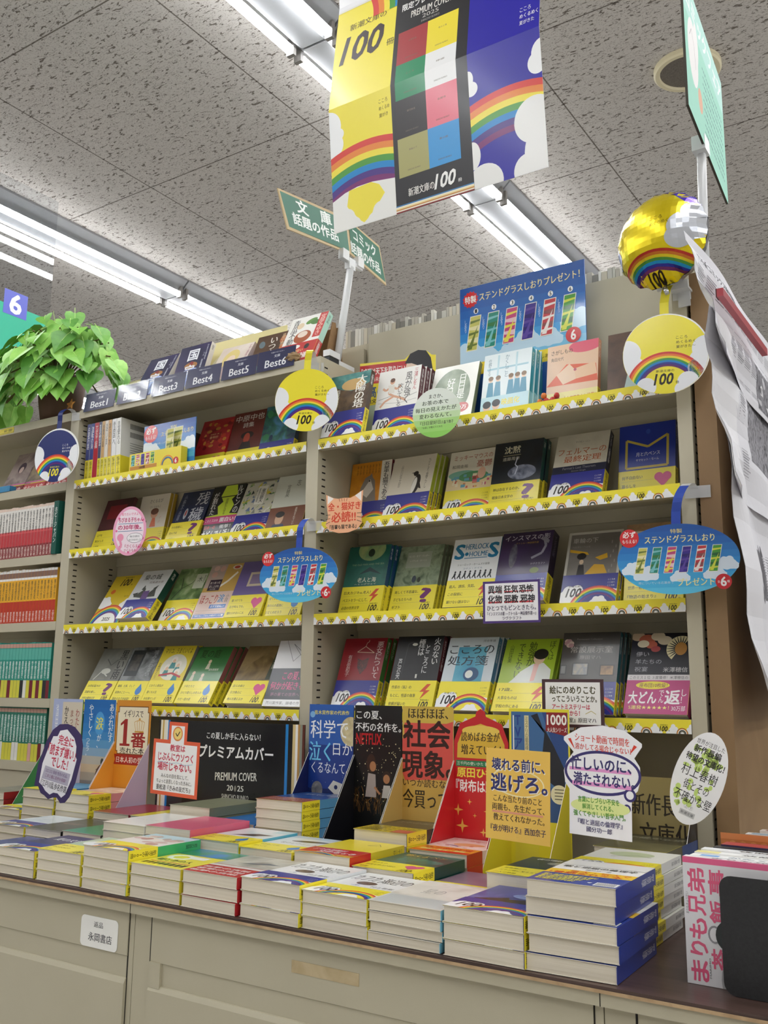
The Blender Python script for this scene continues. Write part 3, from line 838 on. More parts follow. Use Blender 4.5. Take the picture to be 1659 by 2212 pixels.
for x, y, r, c in ((10, 142, 12, '#b8a288'), (26, 136, 14, '#a85a44'), (44, 142, 12, '#cdbfa4'), (56, 134, 12, '#cdbfa4'), (34, 126, 10, '#b8604c'), (20, 128, 10, '#d8cdb4'), (42, 118, 8, '#a84a4a')):
    A.E(x, y, r, r * .7, c)
for i in range(13):
    a = R_(60 + 14 * i); A.P([(84 + 10 * math.cos(a), 118 + 10 * math.sin(a)), (84 + 24 * math.cos(a - .1), 118 + 24 * math.sin(a - .1)), (84 + 24 * math.cos(a + .12), 118 + 24 * math.sin(a + .12))], '#d9cfa4')
A.E(84, 118, 10, 12, '#b4803c'); A.T('儚い', 10, 104, 32, 113, '#a9a8b0'); A.T('羊たちの', 10, 90, 54, 99, '#a9a8b0'); A.T('祝宴', 10, 76, 32, 85, '#a9a8b0'); A.T('米澤穂信', 58, 75, 98, 84, '#c4c2c4', .01)
Bn = Art(BW, 70, '#b8447c'); Bn.R(0, 60, 104, 70, '#d9d4d6'); Bn.T('このミス１位 ３度獲得！米澤穂信の', 4, 62, 100, 68, '#3a343a'); Bn.E(44, 51, 28, 7, '#e8da4a'); Bn.T('座布団10枚級！', 22, 47, 68, 55, '#7a2a4a', .01)
Bn.T('大どん', 6, 18, 52, 40, '#f2eef0', .03); Bn.V('でん', 56, 20, 64, 42, '#f2eef0', .01); Bn.T('返', 66, 18, 90, 42, '#f2eef0', .04); Bn.V('し！', 92, 20, 100, 44, '#f2eef0', .01); Bn.T('5連発★★★★★！', 8, 8, 74, 15, '#efe48a', .01); Bn.T('30万部', 78, 6, 100, 15, '#f2eef0')
kind('hito', 15, '#20202c', A, Bn, '', bspine='#b8447c', bst='')

# ---- covers, bookshelf with the best seller tags
A = cv('#b3242c'); [A.E(rnd.uniform(6, 98), rnd.uniform(54, 140), rnd.uniform(4, 9), rnd.uniform(3, 7), rnd.choice(('#c9402c', '#8a1420', '#d08a3a')), 12) for i in range(40)]
A.R(30, 86, 74, 108, '#8f1820'); A.T('春琴抄', 38, 90, 66, 98, '#e3c08a'); A.T('谷崎潤一郎', 38, 101, 66, 105, '#e3c08a')
kind('red', 9, '#b3242c', A, band_copy(('盲目の', '彼女のために', ''), 'h', 44), '')
A = cv('n#54201c#742c24@8'); A.T('中原中也', 8, 122, 98, 140, '#d9d4cc', .01); A.T('詩集', 36, 104, 70, 118, '#d9d4cc', .01); A.E(56, 82, 20, 10, '#241614'); A.E(56, 74, 10, 14, '#a8402c'); A.P([(34, 40), (78, 40), (68, 64), (44, 64)], '#241614')
kind('naka', 11, '#5a2420', A, band_copy(('夭折の', '詩人の代表作', ''), 'h', 44), '')
A = cv('n#1c3450#2c6a5c#4a86b0@30')
for i in range(9):
    A.E(rnd.uniform(6, 98), rnd.uniform(60, 140), rnd.uniform(5, 12), rnd.uniform(6, 14), rnd.choice(('#2c7a4c', '#123050', '#6fa4c4', '#3a9060')), 14)
kind('blu', 13, '#1c3450', A, band_bow(NAVY, 50), '')
A = cv(YEL); A.T('地球星の100冊', 12, 60, 92, 72, '#7a5a30'); kind('yl', 8, YEL, A)
A = cv('n#5a2430#3a1a20@20'); A.R(20, 90, 84, 130, '#8a2430')
kind('y0', 10, '#5a2430', A, band_copy(('江戸を', '舞台にした', '人情噺'), 'd'), '')
A = cv('#dcd4c4'); A.T('さくらえび', 34, 126, 80, 136, '#3a3430'); A.T('さくらももこ', 38, 112, 76, 118, '#6a625a')
A.E(58, 96, 13, 13, '#dca88a'); A.E(58, 102, 14, 9, '#7a5244'); A.P([(48, 60), (70, 60), (64, 84), (54, 84)], '#d9704c'); A.E(24, 70, 10, 10, '#dca88a'); A.E(24, 75, 11, 7, '#3a2c28'); A.P([(16, 50), (32, 50), (28, 62), (20, 62)], '#a84a44')
for x, y in ((82, 84), (14, 92), (80, 72)):
    A.L([(x - 3, y - 2), (x + 3, y + 3)], 1, '#d98a8a')
kind('ebi', 10, '#c9a83c', A, band_bow(YEL), '')
A = cv('n#131c38#1c2c54@8'); A.T('残', 58, 104, 98, 142, '#c9ccd6', .01); A.T('穢', 50, 58, 94, 98, '#c9ccd6', .01); A.V('小野不由美', 10, 62, 20, 140, '#9aa0b4'); A.E(36, 82, 6, 16, '#a8b0bc'); A.E(36, 84, 2.5, 9, '#b04038')
kind('zan', 15, '#141c34', A, band_copy(('その部屋に、', '住んでは', 'いけない'), '?'), '残穢')
A = cv('#c4d83a'); A.P([(0, 148), (40, 148), (32, 120), (44, 104), (30, 92), (38, 70), (0, 66)], '#17171a'); A.P([(104, 148), (76, 148), (84, 122), (70, 108), (82, 92), (74, 70), (104, 66)], '#17171a'); A.R(34, 116, 84, 118.4, '#17171a'); A.V('が割れた', 8, 70, 24, 132, '#e9e9e4', .01); A.V('ルビンの', 82, 70, 98, 144, '#e9e9e4', .01); A.V('宿野かほる', 52, 68, 60, 112, '#45502a')
Bn = Art(BW, 64, '#1a1a1e'); Bn.R(0, 44, 104, 64, '#c23a78'); Bn.T('このミス2018', 4, 50, 44, 57, '#f2e2ea'); Bn.T('面白い！', 50, 48, 100, 60, '#f6f0f2', .03); Bn.T('日本一の', 8, 30, 42, 40, '#d8342c', .02); Bn.T('衝撃！', 56, 30, 90, 40, '#e9e9e9', .01); Bn.T('大どんでん返し', 4, 6, 98, 26, '#f4f4f4', .03)
kind('rub', 10, '#17171a', A, Bn, '', bspine='#1a1a1e', bst='')
A = cv('#c9c6b4')
for i in range(70):
    x, y = rnd.uniform(0, 100), rnd.uniform(54, 146); A.P([(x, y), (x + rnd.uniform(4, 16), y + rnd.uniform(-3, 5)), (x + rnd.uniform(2, 12), y + rnd.uniform(4, 14))], rnd.choice(('#5c8a4c', '#d8c83c', '#4a5a8c', '#8a8c84', '#2c3434', '#e4e2d6', '#a8b478', '#6a7c9c')))
A.R(42, 84, 70, 136, '#e9e6da'); A.V('東京藝大', 54, 88, 66, 128, '#1e2420', .015); A.V('最後の秘境', 45, 90, 51, 130, '#4a4a44')
kind('gei', 13, '#9aa08c', A, band_bow(NAVY), '')
A = cv('#cfd0c2'); A.V('志', 58, 118, 70, 134, '#4a4a40'); A.V('言葉', 32, 90, 44, 124, '#6a6a5c')
Bn = Art(BW, 64, '#7a4a34'); Bn.E(34, 34, 12, 16, '#d2a888'); Bn.E(34, 45, 13, 8, '#221a18'); Bn.P([(10, 0), (60, 0), (50, 20), (20, 20)], '#34405c'); Bn.R(0, 0, 104, 3, '#e9e9e2'); Bn.V('孤独はそれでいい', 74, 16, 80, 60, '#e9dccb')
kind('kok', 12, '#cfd0c2', A, Bn, '', bspine='#7a4a34', bst='')
A = cv('#d8bc2c'); A.hundred(34, 116, 40); A.E(22, 98, 8, 7, '#d86a2c'); A.cloud(10, 66, 14); A.cloud(98, 62, 12); A.rainbow(52, -6, 62, 24); A.E(52, -6, 38, 38, '#f1f1ec', 40); A.T('2025', 40, 8, 66, 18, '#2c2018', .04)
A.T('夏の本', 72, 80, 88, 84, '#7a6a20')
kind('y100', 4, '#c9ad24', A)
A = cv('#d5d8d8'); A.T('梟の城', 16, 118, 76, 136, '#23282a', .015); A.T('司馬遼太郎', 44, 106, 92, 113, '#6a4a44')
for p in ([(14, 66), (44, 92), (52, 60)], [(50, 62), (78, 94), (90, 64)], [(30, 88), (36, 102), (46, 84)], [(70, 90), (84, 100), (80, 80)], [(8, 76), (26, 80), (20, 64)]):
    A.P(p, 'n#3a3e3c#5a605c@200')
A.P([(44, 56), (66, 58), (62, 84), (42, 82)], '#6a5088')
kind('fuku', 20, '#1f4a40', A, band_bow(NAVY), '梟の城')
A = cv('n#3f5a34#6f8c54#a9b88c@28'); A.L([(10, 60), (30, 90), (22, 120)], 2.5, '#2c3424'); A.L([(30, 90), (58, 104), (80, 140)], 1.6, '#2c3424'); A.R(64, 88, 98, 130, '#c4cab4'); A.T('木', 72, 106, 88, 122, '#3c4a38'); A.V('幸田文', 90, 104, 96, 126, '#4a5444')
kind('ki', 10, '#5a7a4c', A, band_bow(YEL), '木')
A = cv('#c8a254'); A.R(0, 84, 52, 148, '#b8a49a'); A.E(20, 138, 9, 7, '#d8b4a8'); A.E(40, 136, 9, 8, '#d2a89c'); A.E(20, 120, 9, 8, '#cfa498'); A.E(84, 138, 14, 6, '#e4dcca'); A.E(84, 138, 9, 4, '#b8402c'); A.L([(46, 84), (70, 100), (92, 124)], 6, '#ece6d8'); A.R(14, 76, 52, 106, '#362438'); A.T('あつあつを', 17, 94, 48, 101, '#e9e2d8', .01); A.T('召し上がれ', 17, 84, 48, 91, '#e9e2d8', .01); A.T('小川糸', 22, 78, 40, 82, '#e9e2d8')
Bn = Art(BW, 72, '#e0c4b8'); Bn.T('ほっこり', 8, 40, 60, 64, '#b03a30', .02); Bn.T('涙', 62, 42, 80, 64, '#3f8ac0', .02); Bn.V('小説', 84, 42, 94, 64, '#5a4a48'); Bn.R(44, 27, 94, 37, '#2f6cb8'); Bn.T('おすすめNo.1！', 48, 29, 90, 35, '#f0f0f0', .02); Bn.R(6, 21, 98, 21.6, '#8a7a74'); Bn.R(6, 15, 98, 15.6, '#8a7a74'); Bn.R(4, 3, 100, 12, '#2f6cb8'); Bn.T('「泣ける」ごはん小説が7つも♥', 7, 5, 97, 10.5, '#f4f4f4', .02)
kind('atsu', 11, '#b8925a', A, Bn, '', bspine='#e0c4b8', bst='')
A = cv('#6a5c94'); A.R(34, 80, 84, 118, '#c9bca4'); A.R(40, 86, 78, 112, '#8a7a9c')
kind('pur', 12, '#5c4c84', A, band_copy(('傷つけても', '泣き叫んでも、', '離れられない二人'), 'h'), '')
A = cv('n#b9a888#d4c8ac@30'); kind('yy', 10, '#b9a888', A, band_copy(('宛てのない手紙は', 'あの人の孤独に', 'とどくのだろう'), 'd'), '')
A = cv('n#6c6c66#8c8c84@16'); A.V('黒い雨', 72, 62, 96, 142, '#181818', .02); A.L([(12, 60), (30, 84), (56, 70)], 3, '#c9c9c0'); A.E(44, 84, 16, 8, '#c4c4ba'); A.L([(30, 118), (52, 100), (70, 116)], 2.5, '#4a4a46')
kind('rain', 10, '#6c6c66', A, band_copy(('20世紀最大の', '悲劇を癒し、', '不朽の戦争文学'), '?'), '')
A = cv('n#4a4e50#85898a#26282a@22'); A.R(6, 70, 50, 140, '#23282c'); A.R(12, 84, 44, 128, 'n#54504a#2c2c2c@90'); A.V('噛みあわない', 78, 70, 92, 140, '#a9acae')
kind('gray', 10, '#54585a', A, band_copy(('離婚、仕事、そして', '家族のこと――。', '悩める女子が必読！'), 'd'), '')
A = cv('#dcc836'); A.E(56, 92, 40, 34, '#e2e0cc', 30); A.T('マリコ、うまくいくよ', 10, 128, 96, 142, '#4a4020', .015)
for x, y in ((38, 92), (70, 100), (52, 112), (74, 80)):
    A.E(x, y, 9, 8, '#f2ece0'); A.P([(x - 10, y - 24), (x + 10, y - 24), (x + 6, y - 8), (x - 6, y - 8)], rnd.choice(('#c0404c', '#5c9a94', '#3a8a8a'))); A.E(x, y - 4, 5, 5, '#e6c4a4')
A.L([(20, 70), (60, 76), (92, 66)], 5, '#b83a44'); A.V('益田ミリ', 6, 62, 14, 104, '#4a4020')
kind('mari', 13, '#8a8a84', A, band_copy(('じわりと勇気が', '湧く大人気', 'お仕事マンガ'), 'd'), '')
A = cv('n#2c6a34#3c8040@12'); A.T('夏の庭', 14, 118, 74, 140, '#1c3018', .01); A.T('湯本香樹実', 58, 84, 88, 90, '#d9dccc')
for x, y in ((52, 96), (18, 66), (48, 60)):
    A.E(x, y + 12, 4.5, 5, '#d8c0a4'); A.P([(x - 6, y - 8), (x + 6, y - 8), (x + 4, y + 7), (x - 4, y + 7)], '#c9c4ac')
kind('natsu', 13, '#a0605c', A, band_copy(('少年たちと', 'ひとり暮らしの老人の', 'ただ一度の夏'), 'd'), '')
A = cv('n#6a5434#86704a#4a3a24@14'); A.P([(10, 60), (60, 56), (90, 110), (60, 128), (30, 104)], 'n#8a7448#5c4828@30'); A.R(86, 60, 104, 148, '#3a4434'); A.V('塩狩峠', 90, 84, 100, 140, '#b9bcae')
kind('bro', 17, '#2c6a28', A, band_copy(('自らの命と', '引き換えに', '他人を救えるか'), 'h'), '')
A = cv('#d3d2d4'); A.L([(20, 148), (50, 100), (70, 120), (40, 140), (90, 90)], 1, '#6a6a70')
Bn = Art(BW, 84, '#22222c'); Bn.R(0, 0, 104, 15, '#e9e9ea'); Bn.T('芥川賞作家、鎮魂の作', 8, 4, 96, 11, '#3a3a40'); Bn.T('この夏、', 34, 58, 80, 76, '#d0407c', .02); Bn.T('何かが起きる', 8, 36, 96, 54, '#d0407c', .02); Bn.T('夢の果ての世界へ', 14, 22, 90, 30, '#a06a84')
kind('kono', 13, '#d3d2d4', A, Bn, '', bspine='#22222c', bst='')

# ---- put them on the shelves; distance of the front foot from the shelf edge
Y0 = {'sun': 0.005, 'wind': 0.04, 'tea': 0.06, 'kaku': 0.07, 'saga': 0.1, 'kimono': 0.1, 'cat': 0.1, 'peng': 0.06, 'town': 0.09, 'chin': 0.08, 'fer': 0.06, 'moon': 0.11, 'sea': 0.05, 'won': 0.07, 'sher': 0.05, 'inn': 0.035, 'wheel': 0.06, 'yel': 0.08, 'aku': 0.03, 'fire': 0.01, 'koko': 0.003, 'boku': 0.003, 'jo': 0.008, 'hito': 0.003, 'red': 0.09, 'naka': 0.1, 'blu': 0.1, 'y0': 0.06, 'ebi': 0.1, 'zan': 0.07, 'rub': 0.08, 'gei': 0.07, 'kok': 0.07, 'y100': 0.03, 'fuku': 0.02, 'ki': 0.055, 'atsu': 0.055, 'pur': 0.05, 'yy': 0.06, 'rain': 0.004, 'gray': 0.004, 'mari': 0.003, 'natsu': 0.003, 'bro': 0.003, 'kono': 0.006}
Z = [z + LIP for z in SB]
for a in (
    ('sun', -1.1820, 0, 14, 1, 'dark brown paperback with teal dome painting, first on the open top shelf', ''),
    ('wind', -1.0765, 0, 12, 4, 'white paperback with a stretching runner and maroon spine', 'white runner paperback'),
    ('tea', -0.9600, 0, 18, 1, 'pale paperback with a large olive disc behind the green round card', ''),
    ('kaku', -0.8400, 0, 11, 3, 'light blue paperback with a row of small students and teal spine', 'light blue student paperback'),
    ('saga', -0.7130, 0, 8, 1, 'orange paperback showing an open book below a pink petal', ''),
    ('kimono', -0.5900, 0, 8, 1, 'dark brown paperback with a seated figure in pale robe beside yellow disc', ''),
    ('cat', -1.1810, 1, 13, 2, 'orange paperback with a suited cat on its cover', 'orange cat paperback'),
    ('peng', -1.0620, 1, 26, 3, 'cream paperback with a lone penguin and lime green spine', 'cream penguin paperback'),
    ('town', -0.9380, 1, 19, 1, 'cream paperback with a colourful crowded town illustration', ''),
    ('chin', -0.8290, 1, 24, 2, 'near-black paperback with lightning and clouds and a dark teal spine', 'black lightning paperback'),
    ('fer', -0.6950, 1, 24, 1, 'thick grey paperback with rust lettering over a navy stripe', ''),
    ('moon', -0.5790, 1, 11, 1, 'royal blue paperback with a gold envelope-shaped frame', ''),
    ('sea', -1.1600, 2, 16, 4, 'deep green paperback with ray fish and pale halo, blue spine', 'deep green sea paperback'),
    ('won', -1.0500, 2, 20, 3, 'sage green leafy paperback with a pale title plate', 'sage leafy paperback'),
    ('sher', -0.9120, 2, 21, 2, 'white paperback with blue lettering and a row of walking silhouettes', 'white silhouettes paperback'),
    ('inn', -0.8000, 2, 23, 1, 'very thick dark purple paperback with a pale bony arm', ''),
    ('wheel', -0.6760, 2, 23, 2, 'grey paperback with yellow shapes and a bowed figure', 'grey and yellow paperback'),
    ('yel', -0.5650, 2, 14, 1, 'yellow-banded paperback mostly hidden behind the right blue oval card', ''),
    ('aku', -1.1590, 3, 20, 3, 'dark red paperback with a wire clothes hanger and green spine', 'dark red hanger paperback'),
    ('fire', -1.0160, 3, 20, 2, 'black paperback with a street lamp and maroon spine', 'black street lamp paperback'),
    ('koko', -0.9020, 3, 25, 3, 'pale blue paperback with a curled dark blue bird', 'pale blue bird paperback'),
    ('boku', -0.7860, 3, 29, 2, 'lime green paperback with a dark-haired figure in a white shirt', 'lime green shirt paperback'),
    ('jo', -0.6670, 3, 20, 3, 'charcoal paperback with small framed paintings and teal spine', 'charcoal gallery paperback'),
    ('hito', -0.5450, 3, 26, 1, 'black floral paperback wrapped in a tall pink band', ''),
):
    shelf_book(a[0], a[1], Z[a[2]], a[3], a[4], a[5], a[6], Y0[a[0]])
for a in (
    ('red', -1.6540, 0, 27, 1, 'red paperback with scattered orange blots on the top shelf', ''),
    ('naka', -1.5490, 0, 24, 1, 'maroon paperback with a hatted figure and white title', ''),
    ('blu', -1.4440, 0, 20, 1, 'blue and green abstract paperback half behind the yellow round card', ''),
    ('y0', -1.9600, 1, 19, 1, 'yellow-banded maroon paperback half hidden behind the pink oval card', ''),
    ('ebi', -1.8530, 1, 15, 2, 'cream paperback with two simple child figures beside the pink oval card', 'cream paperback with child figures'),
    ('zan', -1.7040, 1, 24, 1, 'navy paperback with two large pale characters', ''),
    ('rub', -1.5980, 1, 24, 2, 'black and lime paperback with facing profiles and a pink band', 'black and lime paperback'),
    ('gei', -1.4920, 1, 24, 1, 'paperback with a busy green and grey collage cover', ''),
    ('kok', -1.3860, 1, 20, 1, 'pale grey-green paperback with a brown photo band by the middle post', ''),
    ('y100', -1.9080, 2, 32, 2, 'thin yellow booklet with large rainbow leaning at the shelf end', 'thin yellow rainbow booklet'),
    ('fuku', -1.8000, 2, 34, 1, 'thick white paperback with black ink birds and dark green spine', ''),
    ('ki', -1.6920, 2, 28, 2, 'paperback with a green woodland photograph', 'green woodland paperback'),
    ('atsu', -1.5850, 2, 26, 2, 'mustard and mauve paperback with ladle drawing and tall pink band', 'mustard ladle paperback'),
    ('pur', -1.4790, 2, 26, 1, 'purple paperback with a pink heart on its yellow band', ''),
    ('yy', -1.3730, 2, 20, 1, 'yellow-banded beige paperback under the left blue oval card', ''),
    ('rain', -1.8950, 3, 29, 1, 'grey paperback with three big black vertical characters', ''),
    ('gray', -1.7870, 3, 28, 1, 'grey photographic paperback with a dark building', ''),
    ('mari', -1.6800, 3, 28, 2, 'yellow paperback with cartoon office workers round a table', 'yellow office paperback'),
    ('natsu', -1.5720, 3, 31, 3, 'green paperback with three small children on grass', 'green paperback with children'),
    ('bro', -1.4250, 3, 33, 1, 'brown paperback with a crumpled map and bright green spine', ''),
    ('kono', -1.3185, 3, 22, 1, 'pale paperback with black band and magenta lettering by the middle post', ''),
):
    shelf_book(a[0], a[1], Z[a[2]], a[3], a[4], a[5], a[6], Y0[a[0]])
# ------------------------------------------------------------------ counter displays (back panel with two side wings)
def display(label, x0, w, art, wing, top=.995, y=-.050, yf=-.150, zw=.905, out=None, key='counter_display', shape=None):
    W = w * .001; zb = .7204
    t = thing(key, label, 'display', (x0, y, zb))
    H = top - zb
    b = MB().prism(shape or rrect(w, H * 1000, 4), lambda u, v, d: (u * .001, -d, v * .001), 0, .0008, mat(wing, .4))
    b.art(art, lambda u, v, o: (u, -.00085 - o, v), .3, .2)
    b.build('back_panel', t)
    for sx in (0, W - .0008):
        pts = [(0, 0), (0, zw - zb), (yf - y, .030), (yf - y, 0)]
        q = MB().prism([(-a, c) for a, c in pts], lambda u, v, d: (sx + d, -u - .0009, v), 0, .0008, mat(wing if sx == 0 or not out else out, .4), mat('#e8e4dc', .6))
        q.build('side_wing', t)
    return t
def grad(A, y0, y1, cols):
    n = len(cols)
    for i, c in enumerate(cols):
        A.R(0, y0 + (y1 - y0) * i / n, A.w, y0 + (y1 - y0) * (i + 1) / n + .01, c)
H_ = 275
A = Art(104, H_, '#b9c0dc'); A.R(0, 60, 104, H_, '#aeb8dc'); A.R(34, 90, 104, 268, '#d8cdbb'); A.R(0, 0, 104, 90, '#3a7a3c')
A.V('浅田次郎', 10, 170, 20, 262, '#f2f2f4', .01); A.V('かえりま', 42, 180, 56, 258, '#20201e', .02); A.V('まっている', 62, 170, 74, 250, '#8a4a3a', .01); A.V('わたしの味', 82, 160, 95, 252, '#a03a30', .01)
display('pale blue counter display with beige letter, behind the purple-edged card', -1.914, 106, A, '#3f8048')
A = Art(106, H_, '#7a6a60'); grad(A, 60, H_, ['#7c7068', '#8f8074', '#b09a80', '#cdb08a', '#b9b0a0', '#86a4bc', '#5c96c4', '#3f86c2', '#2f7cc0', '#2874bc', '#256eb8', '#226ab4'])
A.V('あふれだす', 86, 182, 102, 266, '#f2f4f4', .01); A.E(56, 222, 17, 26, '#4f9cd8'); A.T('涙', 44, 208, 68, 236, '#f0e45c', .02); A.V('が、', 50, 168, 64, 198, '#f2f4f4', .01); A.V('やさしく', 18, 192, 32, 264, '#f2f4f4', .01); A.V('つたう。', 14, 150, 26, 188, '#f2f4f4')
A.E(76, 104, 25, 30, '#5a3624'); 
for k in range(5):
    A.E(60 + k * 8, 104, 3, 24 - 5 * abs(k - 2), '#e8d0b0')
for k in range(4):
    A.L([(53, 88 + k * 11), (99, 92 + k * 11)], 1.6, '#5a3624')
A.E(72, 138, 5, 8, '#3a3a34'); A.L([(14, 56), (22, 76), (40, 70)], 3, '#7a4428'); A.L([(70, 76), (84, 60)], 4, '#4a342c')
display('sky blue counter display with a wicker ball and white vertical lettering', -1.804, 107, A, '#e3d3e0')
A = Art(110, H_, '#d98f2e')
for m, c in ((0, '#7a4a20'), (2, '#efe4c8')):
    A.R(8 + m, 158 + m, 102 - m, 262 - m, c); A.R(4 + m, 164 + m, 106 - m, 250 - m, c)
A.T('イギリスで', 24, 238, 86, 254, '#33281e', .02); A.P([(26, 180), (38, 180), (38, 234), (30, 234), (16, 224), (16, 219), (26, 224)], '#a02824'); A.R(16, 176, 48, 181, '#a02824'); A.T('番', 52, 174, 96, 206, '#a02824', .03)
for dx in (-16, -8, 0, 8, 16):
    A.L([(76 + dx * .7, 208), (76 + dx, 228), (76 + dx * .3, 232)], 1.2, '#d09a3c')
A.E(76, 234, 3, 3, '#d09a3c'); A.R(62, 206, 90, 209, '#d09a3c'); A.T('売れた本', 18, 160, 94, 173, '#33281e', .02)
A.P([(0, 136), (110, 136), (106, 146), (110, 158), (0, 158), (4, 146)], '#a8281f'); A.T('日本人初の受賞', 8, 140, 102, 153, '#f3ecdc', .01)
display('orange counter display with cream plaque and big red number one', -1.694, 110, A, '#dd9634', out='#cdb9cf')
A = Art(104, H_, '#16265c'); A.R(0, 120, 104, H_, '#1b3a86'); A.R(0, 200, 104, H_, '#2a5cae'); A.R(0, 0, 104, 60, '#131f54')
A.E(98, 226, 24, 27, 'n#d9d0a8#b0a27a@60'); A.T('直木賞作家の代表作', 12, 256, 94, 264, '#efe24a', .02); A.E(8, 256, 6, 6, '#7fb4e0'); A.T('科学で', 4, 212, 92, 246, '#eef2f6', .01); A.T('泣く', 2, 170, 52, 206, '#6fc8ee', .02); A.T('日か', 58, 182, 102, 204, '#eef2f6'); A.T('くるなんて。', 8, 148, 94, 168, '#eef2f6')
A.E(22, 118, 13, 15, 'n#5a5c62#8c8a84@80'); A.P([(48, 122), (60, 136), (84, 130), (100, 110), (86, 104), (62, 112)], '#cfccc0'); A.P([(50, 108), (98, 88), (100, 96), (70, 110)], '#c4c0b2'); A.E(66, 124, 4, 4, '#1a2858'); A.E(84, 118, 5, 4, '#1a2858')
for i in range(30):
    A.E(rnd.uniform(3, 101), rnd.uniform(40, 200), .5, .5, '#b9c8e4', 6)
display('dark blue counter display with a dinosaur skull and pale moon', -1.1485, 105, A, '#161f52')
A = Art(104, H_, '#121214'); A.T('この夏、', 4, 250, 60, 265, '#f0f0f0', .02); A.T('不朽の名作を。', 2, 228, 102, 244, '#f0f0f0', .02); A.T('NETFLIX', 4, 205, 60, 224, '#b81d24', .04)
for i in range(90):
    A.E(rnd.uniform(2, 102), rnd.uniform(96, 216), *([rnd.uniform(.4, 1.3)] * 2), '#e6d9a8', 6); A.lay -= 1
A.lay += 1
for i in range(70):
    x, y = rnd.uniform(-4, 100), rnd.uniform(80, 112); A.L([(x, y), (x + rnd.uniform(-4, 4), y + 12), (x + rnd.uniform(-10, 10), y + 20)], 1, rnd.choice(('#6a4a24', '#4c3418', '#8a6030'))); A.lay -= 1
A.lay += 1
A.E(38, 172, 10, 16, '#38241c'); A.E(42, 166, 7, 9, '#b07a54'); A.P([(26, 112), (50, 112), (48, 152), (32, 154)], '#a89a94'); A.E(72, 148, 9, 11, '#33221c'); A.E(72, 145, 7, 8, '#b07a54'); A.P([(62, 112), (84, 112), (80, 134), (66, 134)], '#c2bcb4'); A.L([(46, 130), (58, 118)], 4, '#b07a54')
display('black counter display with two children in a starlit field', -1.0415, 104, A, '#15151a')
A = Art(104, H_, '#c9a24e'); A.R(0, 0, 104, 100, '#cfa95a'); A.R(0, 240, 104, H_, '#cdb04c'); A.P([(0, 218), (104, 250), (104, 152), (6, 146), (0, 160)], '#d4524a'); A.R(4, 150, 100, 246, '#d4524a')
A.T('ほぼほぼ、', 12, 254, 94, 272, '#2a1c14', .02); A.T('社会', 2, 204, 98, 250, '#33140f', .03); A.T('現象。', 0, 152, 104, 198, '#33140f', .03); A.T('いつか読むなら', 2, 136, 103, 150, '#2a1c14', .01); A.T('今買って', 2, 100, 94, 132, '#2a1c14', .02)
display('mustard counter display with huge black lettering on red', -.936, 105, A, '#cfae64')
PURSE = [(0, 0), (104, 0), (104, 218), (92, 248), (62, 260), (60, 268), (52, 273), (44, 268), (42, 260), (12, 248), (0, 218)]
A = Art(104, H_); A.P(PURSE, '#c4232a'); A.R(0, 0, 104, 150, '#c8262c')
A.P([(6, 190), (98, 190), (97, 214), (86, 238), (52, 248), (18, 238), (7, 214)], '#d9b13c'); A.E(52, 236, 36, 9, '#e8c85a')
A.T('読めばお金が', 14, 218, 88, 234, '#2c1a14', .02); A.T('増えていく！', 14, 196, 90, 213, '#2c1a14', .02); A.R(4, 176, 74, 186, '#1f7a4c'); A.T('三千円の使いかた 著者', 6, 178, 72, 184, '#f2f2e8'); A.T('原田ひ香', 6, 158, 78, 174, '#efe04a', .03); A.T('『財布は踊る』', 4, 134, 100, 154, '#f6f2ee', .03)
for x, y, r in ((8, 104, 10), (16, 78, 12), (56, 70, 7), (30, 118, 5), (62, 104, 5), (32, 40, 6), (84, 84, 5), (40, 96, 4)):
    A.star(x, y, r, '#e8c05a')
display('red counter display shaped like a gold clasp purse with sparkles', -.830, 104, A, '#c4232a',
        shape=PURSE)
A = Art(108, H_, '#e6d836'); A.R(4, 96, 105, 270, '#3f6a9c'); A.R(4, 96, 60, 150, '#2f5c46'); A.R(60, 96, 105, 150, '#33568c'); A.P([(60, 270), (105, 270), (105, 170), (84, 200)], '#2a4a86'); A.V('TVアニメ化', 8, 150, 24, 264, '#24408c', .03); A.R(7, 150, 9, 264, '#f4f4f4'); A.R(28, 206, 36, 264, '#d9d0a0'); A.V('ミステリの最高峰', 29, 208, 35, 262, '#5a5440')
A.P([(40, 264), (52, 268), (64, 236), (58, 190), (70, 160), (98, 140), (98, 180), (80, 216), (66, 240)], '#22242c'); A.E(50, 176, 14, 20, '#22242c')
A.P([(66, 240), (104, 232), (104, 270), (68, 270)], '#8c1f24'); A.T('1000', 69, 250, 103, 266, '#f2efe8', .04); A.T('大人気シリーズ', 69, 238, 103, 246, '#f2efe8', .02)
A.E(88, 140, 15, 15, '#e9e2bc', 24); [A.R(80, 132 + 5 * i, 96, 133.5 + 5 * i, '#6a6450') for i in range(4)]
display('yellow-framed counter display with blue poster and red corner badge', -.724, 107, A, '#dccb34')
A = Art(104, 176, '#8f8052'); A.P([(0, 0), (104, 0), (104, 56), (60, 22)], '#1d1b18'); A.P([(104, 40), (104, 110), (60, 20)], '#1d1b18'); A.T('新作長編', 6, 120, 98, 152, '#1f1710', .02); A.T('文庫化', 18, 72, 98, 110, '#1f1710', .02)
display('dull gold counter display with black corner, behind the white oval card', -.5235, 105, A, '#8f8052', top=.897, zw=.885, out='#1d1b18')

